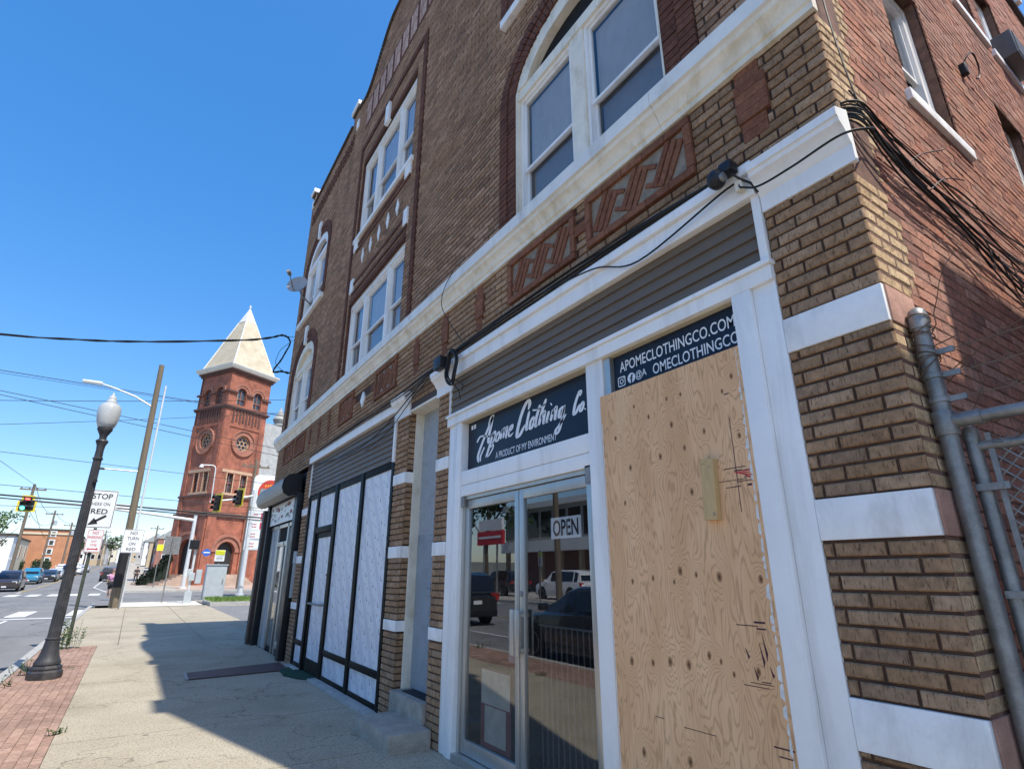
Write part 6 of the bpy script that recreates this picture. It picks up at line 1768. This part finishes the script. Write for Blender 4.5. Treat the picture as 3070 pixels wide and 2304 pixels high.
for x0,x1,y0,y1,h,m_,g,lb in rows: block('house', lb, min(x0,x1), max(x0,x1), y0, y1, h, m_, None, g, (2,2), .9, 1.3)
# ================================================================ opposite side of the street, seen mirrored in the doors
FB = thing('plaza_building', 'long two-storey plaza across the street, mirrored in the glass doors', 'building', (-26, 30, 0))
mb = MB(); mb.box(-40,-26,14,49,4.0,7.4,0); mb.box(-40,-28.5,14,49,0,4.0,1); mb.box(-40,-25.6,13.8,49.2,7.4,7.9,2); mb.box(-26.2,-25.5,13.9,49.1,3.4,4.4,2)
mb.build('wall', [gry, redb, wht], FB)
mb = MB()
for i in range(17): mb.box(-26.02,-25.95,14.6+i*2.05,16.2+i*2.05,4.7,7.0)
mb.build('window_band', M['cg'], FB)
mb = MB()
for i in range(13): mb.box(-26.2,-25.8,14.2+i*2.85,14.5+i*2.85,0,3.4)
mb.build('column', tanb, FB)
RS = thing('road_sign', 'white and red roadside business sign across the street, mirrored in the left door', 'sign', (-14.5, 33, 0))
mb = MB(); mb.box(-14.7,-14.5,31.6,34.6,4.3,5.0,0); mb.box(-14.7,-14.5,31.5,34.8,3.35,4.25,1); mb.box(-14.49,-14.48,31.7,34.6,3.75,3.9,0)
mb.build('sign_panel', [M['signwhite'], M['redtext']], RS)
mb = MB(); mb.tube([(-14.6,32.3,0),(-14.6,32.3,3.4)],.07,8); mb.tube([(-14.6,34.0,0),(-14.6,34.0,3.4)],.07,8); mb.build('post', M['steel'], RS)
tree('broad green tree across the street, mirrored in the top of the left door', -22, 46, 11.5, 4.0, 'leafdark', 900, 'trees across the street')
for lb, x, y, h in (('wooden utility pole across the street, mirrored in the right door', -13.9, 24.8, 11),('second wooden pole across the street, mirrored at the right door edge', -14.2, 19.5, 8)):
    t = thing('utility_pole', lb, 'utility pole', (x, y, 0), 0, 'wooden poles across the street'); mb = MB(); mb.tube([(x,y,-.2),(x,y+.3,h)],[.19,.14],10); mb.build('pole', M['oldwood'], t, smooth=50)
flat_sign('street_sign', 'yellow and white street sign across the road, mirrored in the doors', (-13.75, 26.3, 2.35), .7, .9, (-13.75, 26.33), 2.8, d_yellow, M['steel'], yaw=PI/2+.3)
# ---- neighbouring building over the alley, behind the camera on the right: throws the shade on the red wall
NB = thing('neighbour_building', 'two-storey brick neighbour across the alley that shades the red wall', 'building', (8, -5, 0))
mb = MB(); mb.box(4.28,16,-12,-2.05,-.1,8.17); mb.box(3.05,4.28,-12,-2.06,-.1,7.45); mb.build('wall', redb, NB)
mb = MB()
for i in range(3): mb.box(5.2+i*3.2,6.4+i*3.2,-2.06,-2.02,4.4,6.2)
w_ = mb.build('window', M['signwhite'], NB)
mb = MB()
for i in range(3): mb.box(5.3+i*3.2,6.3+i*3.2,-2.03,-2.0,4.5,6.1)
mb.build('pane', M['cg'], w_)
# ================================================================ overhead wires
def cat_pts(a, b, sag, n=14):
    a, b = Vector(a), Vector(b); P = []
    for i in range(n+1):
        t = i/n; p = a.lerp(b, t); p.z -= sag*4*t*(1-t); P.append(p)
    return P
def ext(a, b, xl, xr):
    a, b = Vector(a), Vector(b); d = (b-a)/(b.x-a.x)
    return a+d*(xl-a.x), a+d*(xr-a.x)
def wire(label, a, b, sag, r, xl=None, xr=None):
    if xl is not None: a, b = ext(a, b, xl, xr)
    mb = MB(); mb.tube(cat_pts(a, b, sag), r, 5); return tag(mb.build('overhead_wire', M['rubber'], smooth=60), label, 'wire', 'overhead wires')
wire('overhead wire passing just above the globe and the end of the pole lamp', (-7.85,38,11.8), (1.6,38,11.6), .0, .020, -16, 14)
wire('overhead wire hung just under the one above the globe', (-7.8,37.6,11.55), (-.5,37.6,11.45), .0, .012, -16, 14)
wire('steep overhead wire crossing behind the globe from the left edge', (-7.6,38,10.7), (1.5,38,9.75), .0, .018, -16, 14)
wire('overhead wire twinned with the steep one behind the globe', (-7.6,38.3,10.55), (1.5,38.3,9.45), .0, .018, -16, 14)
wire('nearly level overhead wire at the top rim of the globe', (-7.91,40,10.85), (1.68,40,12.5), .3, .018, -16, 14)
wire('faint overhead wire across the middle of the globe', (-7.61,40,9.52), (1.70,40,11.4), .3, .014, -16, 14)
wire('faint overhead wire crossing the lamp shaft near the banner arm', (-8.11,45,8.59), (1.57,45,8.17), .0, .016, -18, 14)
wire('overhead wire above the red traffic light', (-7.66,45,6.61), (1.69,45,6.28), .0, .018, -18, 14)
wire('thick overhead cable running behind the STOP sign to the church', (-7.02,42,5.72), (1.60,42,5.36), .0, .05, -16, 14)
wire('second thick overhead cable just below the thick one behind the STOP sign', (-7.0,42.4,5.58), (1.62,42.4,5.22), .0, .035, -16, 14)
wire('lowest overhead wire over the crossing, under the thick cables', (-8.2,50,5.81), (4.86,50,6.09), .0, .018, -18, 14)
wire('overhead wire dropping from the left edge to the first far pole', (-10.64,60,10.2), (-12.1,90,11.9), .0, .02)
wire('overhead wire between the first and second far poles on the left', (-12.0,90,11.9), (-13.7,131,11.9), 1.2, .03)
wire('overhead wire between the second and third far poles on the left', (-13.6,131,11.8), (-12.4,150,11.4), .5, .03)
wire('overhead wire from the third far pole away up the street', (-12.4,150,11.3), (-12.0,250,13.5), 2.0, .04)
wire('slack overhead wire from the first far pole down to the orange block', (-11.9,90,10.2), (-15.5,165,8.6), 2.2, .03)
wire('overhead wire along the left kerb under the pole tops', (-12.3,90,9.5), (-13.6,131,10.2), 1.4, .03)
def farpole(label, x, y, top, arm=True):
    t = thing('utility_pole', label, 'utility pole', (x, y, gz(y)), 0, 'wooden poles along the far left kerb')
    mb = MB(); mb.tube([(x,y,gz(y)-.3),(x,y,top)], [.20,.14], 8); mb.build('pole', M['oldwood'], t, smooth=50)
    if arm:
        mb = MB(); mb.box(x-1.3,x+1.3,y-.08,y+.08,top-.75,top-.6)
        for i in range(4): mb.lathe([(.06,0),(.08,.08),(.05,.18)], (x-1.15+i*.76,y,top-.6), 8)
        mb.build('cross_arm', M['oldwood'], t)
        mb = MB(); mb.lathe([(.05,0),(.28,.02),(.28,.8),(.1,.9)], (x+.42,y,top-2.6), 12); mb.build('transformer', M['cabinet'], t, smooth=40)
farpole('nearest far-side wooden pole, with a cross arm above the red traffic light', -12.1, 90, 12.0)
farpole('second far-side wooden pole, before the orange brick block', -13.7, 131, 12.3)
farpole('third far-side wooden pole, at the right end of the orange block', -12.4, 150, 11.6)
farpole('wooden pole far up the street seen under the globe lamp', -9.5, 230, 15.0)
farpole('small wooden pole on the right side of the far street', 3.0, 150, 11.6)
farpole('pale wooden pole standing in front of the right edge of the church tower', 8.53, 60, 12.3)
# service drop to the far end of the building
mb = MB()
P = [Vector(p) for p in [(-16,26.0,9.6),(-9.5,21.9,8.2),(-4.06,18.6,7.54),(-2.19,17.5,7.42),(-.9,16.8,7.42),(1.18,15.7,7.55),(1.94,15.3,7.65),(2.27,15.2,7.78),(2.43,15.16,7.77),(2.53,15.16,7.67),(2.53,15.16,7.52),(2.39,15.16,7.1),(2.22,15.16,6.72),(2.30,15.16,6.69),(2.41,15.15,6.73),(2.64,15.13,6.72)]]
def smooth_path(P, sub=5):
    Q = []
    for i in range(len(P)-1):
        p0 = P[max(i-1,0)]; p1 = P[i]; p2 = P[i+1]; p3 = P[min(i+2,len(P)-1)]
        for k in range(sub):
            t = k/sub; Q.append(.5*((2*p1)+(p2-p0)*t+(2*p0-5*p1+4*p2-p3)*t*t+(3*p1-p0-3*p2+p3)*t*t*t))
    Q.append(P[-1]); return Q
SD = thing('service_cable', 'thick twisted black service cable looping down at the far corner of the brick building', 'cable', (2.6, 15.1, 7.0))
Q = smooth_path(P)
for ph, r in ((0,.020),(PI,.016)):
    mb = MB(); mb.tube([q+Vector((0,math.cos(i*1.1+ph),math.sin(i*1.1+ph)))*.016 for i,q in enumerate(Q)], r, 6); mb.build('cable_strand', M['rubber'], SD, smooth=60)
mb = MB(); mb.tube(smooth_path([Vector(p) for p in [(2.53,15.16,7.6),(2.33,15.16,7.35),(2.26,15.16,7.1),(2.25,15.16,6.95),(2.35,15.16,6.83),(2.6,15.14,6.68)]]), .007, 5); mb.tube([(2.62,15.13,7.79),(2.43,15.16,7.78)], .008, 5); mb.tube([(2.64,15.14,7.72),(2.53,15.16,7.62)], .006, 5); mb.build('tie_wire', M['rubber'], SD, smooth=60)
# bundle along the alley wall
random.seed(4)
SB = thing('cable_bundle', 'loose bundle of black cables strung along the red alley wall from the corner', 'cables', (3.5, .88, 3.6))
for k in range(10):
    u = (k/9-.5); r = random.choice([.0035,.0045,.006,.007]); e = random.uniform(-.05,.05)
    pts = [(2.66,.97,3.83+u*.10),(2.68,.915,3.82+u*.12),(2.75,.878,3.79+u*.16),(2.9,.872,3.71+u*.22),(3.15,.868,3.66+u*.28+e),(3.5,.868,3.64+u*.30+e),(3.95,.865,3.60+u*.40-e),(4.5,.865,3.55+u*.56+e),(5.2,.87,3.55+u*.66),(6.5,.88,3.65+u*.4),(9,.885,3.8+u*.2)]
    mb = MB(); mb.tube(smooth_path([Vector((p[0],p[1]-.012*(k%3),p[2])) for p in pts], 6), r, 6); mb.build('cable', M['rubber'], SB, smooth=60)
for P in ([(3.9,.86,3.5),(4.0,.85,3.33),(4.15,.85,3.34),(4.2,.86,3.55)], [(4.35,.86,3.5),(4.5,.85,3.25),(4.62,.85,3.3),(4.6,.86,3.6)], [(3.15,.86,3.66),(3.3,.83,3.78),(3.55,.78,3.9)], [(3.4,.86,3.6),(3.6,.83,3.75),(3.85,.80,3.83)], [(2.70,.905,7.5),(2.71,.905,5.0),(2.73,.90,4.3),(2.80,.885,3.80)], [(2.70,.89,3.95),(2.85,.86,3.82),(3.05,.85,3.70),(3.3,.85,3.64)]):
    mb = MB(); mb.tube(smooth_path([Vector(p) for p in P]), .0035 if P[0][2] < 3.93 else .0045, 5); mb.build('stray_cable', M['rubber'], SB, smooth=60)
tag(MB().tube(smooth_path([Vector(p) for p in [(3.4,.87,3.63),(3.0,.865,3.66),(2.8,.86,3.70),(2.66,.82,3.62),(2.50,.90,3.56),(2.505,1.15,3.555),(2.515,1.35,3.57),(2.53,1.46,3.64),(2.545,1.56,3.70),(2.56,2.3,3.60),(2.555,2.75,3.76),(2.55,3.4,3.85)]], 8), .0065, 6).build('loose_cable', M['rubber'], smooth=60), 'single thin black cable crossing the white pier cap and the fascia by the camera', 'cable')
FBN = thing('cable_bundle', 'bundle of black cables lying along the top of the white shop fascia', 'cables', (XF-.06, 4, 3.85))
for k in range(6):
    o = random.uniform(-.03,.02); a = random.uniform(-.01,.10)
    pts = [(XF-.05,1.55,3.83),(XF-.055+o,2.2,3.838+a*.3),(XF-.05+o,3.0,3.835+a),(XF-.055+o,4.0,3.84+a),(XF-.06+o,4.9,3.85+a*.5),(XF-.07,5.3,3.845),(XF-.10,5.9,3.82-a),(XF-.09+o,6.6,3.78-a),(XF-.07+o,8,3.765),(XF-.06+o,9.5,3.77),(XF-.07,11.2,3.76),(XF-.09,12.0,3.72)]
    mb = MB(); mb.tube(smooth_path([Vector(p) for p in pts], 5), random.choice([.004,.005,.007]), 6); mb.build('cable', M['rubber'], FBN, smooth=60)
mb = MB(); mb.tube(smooth_path([Vector(p) for p in [(XF-.10,5.35,3.86),(XF-.09,6.2,3.66),(XF-.06,7.2,3.45),(XF-.035,8.4,3.37),(XF-.03,9.6,3.42),(XF-.04,11.0,3.55),(XF-.06,11.8,3.66)]], 6), .008, 6)
mb.tube(smooth_path([Vector(p) for p in [(XF-.09,5.4,3.80),(XF-.09,6.1,3.62),(XF-.05,7.0,3.38),(XF-.03,8.0,3.28)]], 6), .006, 6)
mb.build('sagging_cable', M['rubber'], FBN, smooth=60)
mb = MB(); mb.tube(smooth_path([Vector(p) for p in [(XF-.135,5.05,4.86),(XF-.16,5.22,4.70),(XF-.14,5.3,4.5),(XF-.06,5.2,4.25),(XF-.05,4.98,4.0),(XF-.06,4.85,3.88)]], 6), .005, 6); mb.build('hanging_cable', M['rubber'], FBN, smooth=60)
JB = thing('cable_junction', 'black junction box with a hanging coil of cable at the left end of the fascia', 'junction box', (XF-.12, 5.2, 3.78))
mb = MB(); mb.bbox(XF-.20,XF-.11,5.16,5.34,3.70,3.84,.015); mb.build('box', M['black'], JB, smooth=30)
mb = MB()
for k in range(5):
    r = .155+.012*k; c = Vector((XF-.12-.012*(k%3), 5.01+.01*(k%2), 3.66)); mb.tube([c+Vector((.01*math.sin(3*t), .62*r*math.cos(t), r*math.sin(t))) for t in [2*PI*i/26 for i in range(27)]], .010, 6)
mb.build('cable_coil', M['rubber'], JB, smooth=60)
mb = MB(); mb.tube([(XF-.1,5.05,3.5),(XF-.03,5.02,3.42),(XF-.025,4.98,3.30)], .005, 5); mb.tube([(XF-.1,4.98,3.52),(XF-.03,4.92,3.45),(XF-.03,4.94,3.38)], .005, 5); mb.build('loose_end', M['rubber'], JB, smooth=60)
SC = thing('security_camera', 'black dome security camera at the right end of the white fascia', 'camera', (XF-.13, 1.56, 3.76))
mb = MB(); rings = []
mb.lathe([(.004,.06),(.032,.056),(.05,.036),(.055,.0),(.048,-.028),(.028,-.05),(.003,-.056)], (XF-.15,1.575,3.745), 20); mb.build('dome', M['black'], SC, smooth=60)
mb = MB(); mb.lathe([(.026,0),(.028,-.02),(.020,-.022)], (XF-.16,1.535,3.73), 18, axis='y'); mb.build('lens_ring', M['steel'], SC, smooth=40)
mb = MB(); mb.bbox(XF-.16,XF-.08,1.47,1.55,3.76,3.83,.01); mb.tube([(XF-.12,1.5,3.76),(XF-.1,1.46,3.70),(XF-.06,1.42,3.66),(XF-.03,1.405,3.6)], .007, 6); mb.build('bracket', M['black'], SC, smooth=30)
CN = tag(MB().bbox(XF-.10,XF-.06,1.455,1.50,3.635,3.71,.006).build('cable_connector', M['cream']), 'small cream cable connector beside the security camera', 'connector')
# satellite dish on the far upper sill
DH = thing('satellite_dish', 'grey satellite dish mounted by the upper far window of the brick building', 'dish', (2.5, 12.95, 8.0))
ax = Vector((-.55,-.75,.35)).normalized(); cc = Vector((2.16,13.0,8.30))
uu = ax.cross(Vector((0,0,1))).normalized(); vv = ax.cross(uu)
mb = MB(); rings = []
for r in (.02,.08,.15,.21,.25): rings.append([cc+(uu*math.cos(2*PI*i/24)+vv*math.sin(2*PI*i/24)*1.1)*r+ax*(r*r*.55) for i in range(24)])
for r in (.25,.21,.15,.02): rings.append([cc+(uu*math.cos(2*PI*i/24)+vv*math.sin(2*PI*i/24)*1.1)*r+ax*(r*r*.55-.02) for i in range(24)])
mb.ring(rings); mb.build('reflector', pm('dish_grey',(.33,.34,.35),.5,.08,4), DH, smooth=50)
mb = MB(); mb.tube([cc-vv*-.25-ax*.0, cc+vv*.25+ax*.15, cc+ax*.45+vv*.12], .014, 6); mb.tube([cc+ax*.42+vv*.12, cc+ax*.54+vv*.12], .05, 10); mb.build('feed_arm', pm('feed_grey',(.2,.2,.21),.5), DH, smooth=50)
mb = MB(); mb.tube([cc-ax*.02, (2.33,13.15,8.1), (2.62,13.3,7.98)], .02, 8); mb.build('mount_pipe', M['steel'], DH, smooth=50)
# small cable loop stuck on the red wall
mb = MB(); mb.tube(smooth_path([Vector((5.47,.92,5.86)),Vector((5.5,.86,5.98)),Vector((5.62,.84,6.07)),Vector((5.75,.85,6.02)),Vector((5.76,.87,5.9)),Vector((5.68,.88,5.84))]), .007, 5); mb.bbox(5.44,5.50,.88,.935,5.78,5.90,.008)
tag(mb.build('wall_wire_loop', M['rubber'], smooth=60), 'little loop of black wire sticking out of the red wall', 'wire')

# ================================================================ chain link fence and gate across the alley
FX, FY = 2.80, .884
FE = thing('chain_link_fence', 'galvanised fence post with a top rail at the brick corner', 'fence', (FX, FY, 0))
mb = MB(); mb.tube([(FX,FY,0),(FX,FY,2.645)], .034, 18); mb.build('post', M['steel'], FE, smooth=50)
mb = MB(); mb.lathe([(.040,2.595),(.041,2.655),(.033,2.685),(.015,2.70),(.002,2.702)], (FX,FY,0), 18); mb.build('post_cap', M['steel'], FE, smooth=40)
mb = MB(); mb.tube([(FX,FY-.03,2.16),(FX,-1.9,2.16)], .025, 14); mb.build('top_rail', M['steel'], FE, smooth=50)
for z in (2.47,2.365,2.255):
    mb = MB(); mb.lathe([(.038,-.012),(.040,-.010),(.040,.010),(.038,.012)], (FX,FY,z), 18); mb.box(FX-.006,FX+.006,FY-.10,FY-.035,z-.012,z+.012); mb.lathe([(.008,.0),(.008,.012)], (FX+.004,FY-.09,z), 8, axis='x')
    mb.build('clamp_band', M['steel'], FE, smooth=40)
mb = MB(); mb.lathe([(.041,2.10),(.043,2.105),(.043,2.20),(.041,2.205)], (FX,FY,0), 18); mb.tube([(FX,FY-.03,2.16),(FX,FY-.13,2.16)], .031, 14); mb.build('rail_clamp', M['steel'], FE, smooth=40)
mb = MB(); 
for z0,y1,z1 in ((2.47,-1.9,2.62),(2.365,-1.9,2.5),(2.255,-1.9,2.33)):
    mb.tube([(FX,FY-.09,z0),(FX,-.6,(z0+z1)/2-.02),(FX,y1,z1)], .0022, 4)
    for i in range(16):
        y = FY-.15-i*.11; z = z0+(z1-z0)*(FY-y)/2.7; mb.tube([(FX-.02,y,z-.016),(FX+.02,y+.012,z+.016)], .0016, 4); mb.tube([(FX+.016,y,z-.016),(FX-.016,y-.012,z+.018)], .0016, 4)
mb.build('barbed_wire', M['oldwood'], FE, recalc=False)
GT = thing('chain_link_gate', 'grey chain link gate hung beside the brick corner', 'gate', (FX+.02, .76, 0))
GYp = .83; GXo = .07
mb = MB(); mb.tube([(FX+GXo,GYp,.25),(FX+GXo,GYp,2.08),(FX+GXo,GYp,2.10)], [.027,.027,.026], 16); mb.lathe([(.030,2.07),(.031,2.10),(.024,2.13),(.008,2.145)], (FX+GXo,GYp,0), 16); mb.build('hinge_post', M['steel'], GT, smooth=45)
mb = MB(); mb.tube([(FX+GXo,GYp,2.05),(FX+GXo,-1.5,2.05)], .022, 14); mb.tube([(FX+GXo,GYp,.3),(FX+GXo,-1.5,.3)], .022, 14); mb.build('gate_rail', M['steel'], GT, smooth=45)
mb = MB(); mb.box(FX+GXo-.012,FX+GXo-.004,GYp-.068,GYp-.048,.3,2.10); mb.build('tension_bar', M['steel'], GT)
mb = MB()
for z in (1.88,1.47,.9): mb.box(FX+GXo-.036,FX+GXo-.028,GYp-.09,GYp+.02,z-.014,z+.014); mb.lathe([(.031,-.014),(.031,.014)], (FX+GXo,GYp,z), 14); mb.lathe([(.008,0),(.008,-.014)], (FX+GXo-.03,GYp-.065,z), 8, axis='x')
mb.build('tension_band', M['steel'], GT, smooth=40)
mb = MB(); s = .052
k = -60
ya, yb, za, zb = GYp-.055, -.6, .3, 2.05
for k in range(0, 70):
    for sg in (1, -1):
        # zigzag wires of the mesh, clipped to the gate
        c = ya - k*s*1.0
        z0 = za; pts = []
        y = c; 
        p = Vector((FX+GXo, c, za)) ; q = Vector((FX+GXo, c-(zb-za)*sg*1.0, zb))
        # parametric clip
        t0, t1 = 0.0, 1.0; dy = q.y-p.y
        for lim, sign in ((ya, -1), (yb, 1)):
            f0 = sign*(p.y-lim); f1 = sign*(q.y-lim)
            if f0 < 0 and f1 < 0: t0, t1 = 1, 0
            elif f0 < 0: t0 = max(t0, f0/(f0-f1))
            elif f1 < 0: t1 = min(t1, f0/(f0-f1))
        if t1-t0 > .01: mb.tube([p.lerp(q,t0)+Vector((sg*.002,0,0)), p.lerp(q,t1)+Vector((sg*.002,0,0))], .0036, 5, cap=False)
        if sg == -1 and k:
            p = Vector((FX+GXo, ya+k*s, za)); q = Vector((FX+GXo, ya+k*s-(zb-za), zb)); 
            t0 = max(0, (p.y-ya)/(zb-za))
            tb = min(1, (p.y-yb)/(zb-za))
            if tb-t0 > .01: mb.tube([p.lerp(q,t0)+Vector((.002,0,0)), p.lerp(q,tb)+Vector((.002,0,0))], .0036, 5, cap=False)
for i in range(22): y = ya-i*s*1.0; mb.tube([(FX+GXo,y,2.05),(FX+GXo,y-.012,2.085)], .002, 4); mb.tube([(FX+GXo,y,2.05),(FX+GXo,y+.012,2.08)], .002, 4)
mb.build('wire_mesh', M['steel'], GT, recalc=False)
VN = thing('dry_vine', 'bare dry vine stems tangled over the fence post top and rail', 'vine', (FX, .7, 2.2))
random.seed(9)
mb = MB()
for k in range(34):
    y = random.uniform(-.3,.9); z = random.uniform(2.05,2.75); x = FX+random.uniform(.0,.10); P = [Vector((x,y,z))]
    d = Vector((random.uniform(-.02,.05), random.uniform(-.12,.12), random.uniform(-.05,.10)))
    for i in range(6):
        d += Vector((random.uniform(-.02,.02), random.uniform(-.04,.04), random.uniform(-.035,.03))); P.append(P[-1]+d*.7)
    mb.tube(P, [.0028,.0026,.0024,.002,.0018,.0014,.001], 4)
for k in range(8):
    z = random.uniform(2.25,2.6); P = [Vector((FX+.045*math.cos(t), FY+.045*math.sin(t), z+.04*math.sin(t*.7+k)+t*.008)) for t in [i*.5 for i in range(16)]]; mb.tube(P, .0025, 4)
mb.build('stem', pm('dry_stem',(.13,.085,.055),.9,.2,8), VN, recalc=False)
tag(MB().bbox(FX+.04,FX+.3,.70,.86,-.05,.98,.01).build('old_timber_post', M['polewood']), 'stub of an old grey timber post low behind the fence post', 'timber post')

# ================================================================ sky, sun, camera
SUN_EL = math.radians(58); sdir = Vector((.262,-.965,0)).normalized()*math.cos(SUN_EL); sdir.z = math.sin(SUN_EL)
w = bpy.data.worlds.new('World'); scene.world = w; w.use_nodes = True
nt = w.node_tree; nt.nodes.clear()
sky = nt.nodes.new('ShaderNodeTexSky'); sky.sky_type = 'NISHITA'; sky.sun_disc = False
sky.sun_elevation = SUN_EL; sky.sun_rotation = math.atan2(sdir.x, sdir.y); sky.altitude = 30; sky.air_density = .9; sky.dust_density = .8; sky.ozone_density = 1.8
hs = nt.nodes.new('ShaderNodeHueSaturation'); hs.inputs['Hue'].default_value = .508; hs.inputs['Saturation'].default_value = 1.85
bg = nt.nodes.new('ShaderNodeBackground'); bg.inputs['Strength'].default_value = .15
wo = nt.nodes.new('ShaderNodeOutputWorld')
gm = nt.nodes.new('ShaderNodeGamma'); gm.inputs[1].default_value = .60
nt.links.new(sky.outputs[0], gm.inputs[0]); nt.links.new(gm.outputs[0], hs.inputs['Color']); nt.links.new(hs.outputs[0], bg.inputs[0]); nt.links.new(bg.outputs[0], wo.inputs[0])
ld = bpy.data.lights.new('sun', 'SUN'); ld.energy = 2.0; ld.angle = math.radians(.5); ld.color = (1,.95,.86)
lo = bpy.data.objects.new('sun', ld); COL.objects.link(lo); lo.rotation_euler = sdir.to_track_quat('Z','Y').to_euler(); lo.location = (0,0,40)
cd = bpy.data.cameras.new('camera'); co = bpy.data.objects.new('camera', cd); COL.objects.link(co)
cd.sensor_width = 36; cd.lens = 36*1643/3070; cd.clip_start = .05; cd.clip_end = 5000
p = math.radians(18.95); yw = math.radians(33.25)
fw = Vector((math.sin(yw)*math.cos(p), math.cos(yw)*math.cos(p), math.sin(p)))
co.location = (0,0,1.55); co.rotation_euler = fw.to_track_quat('-Z','Y').to_euler()
scene.camera = co
scene.render.engine = 'CYCLES'
scene.cycles.max_bounces = 8; scene.cycles.transparent_max_bounces = 16; scene.cycles.use_denoising = True
vs = scene.view_settings; vs.view_transform = 'Standard'; vs.look = 'None'; vs.exposure = 1.58; vs.gamma = 1; vs.use_curve_mapping = False
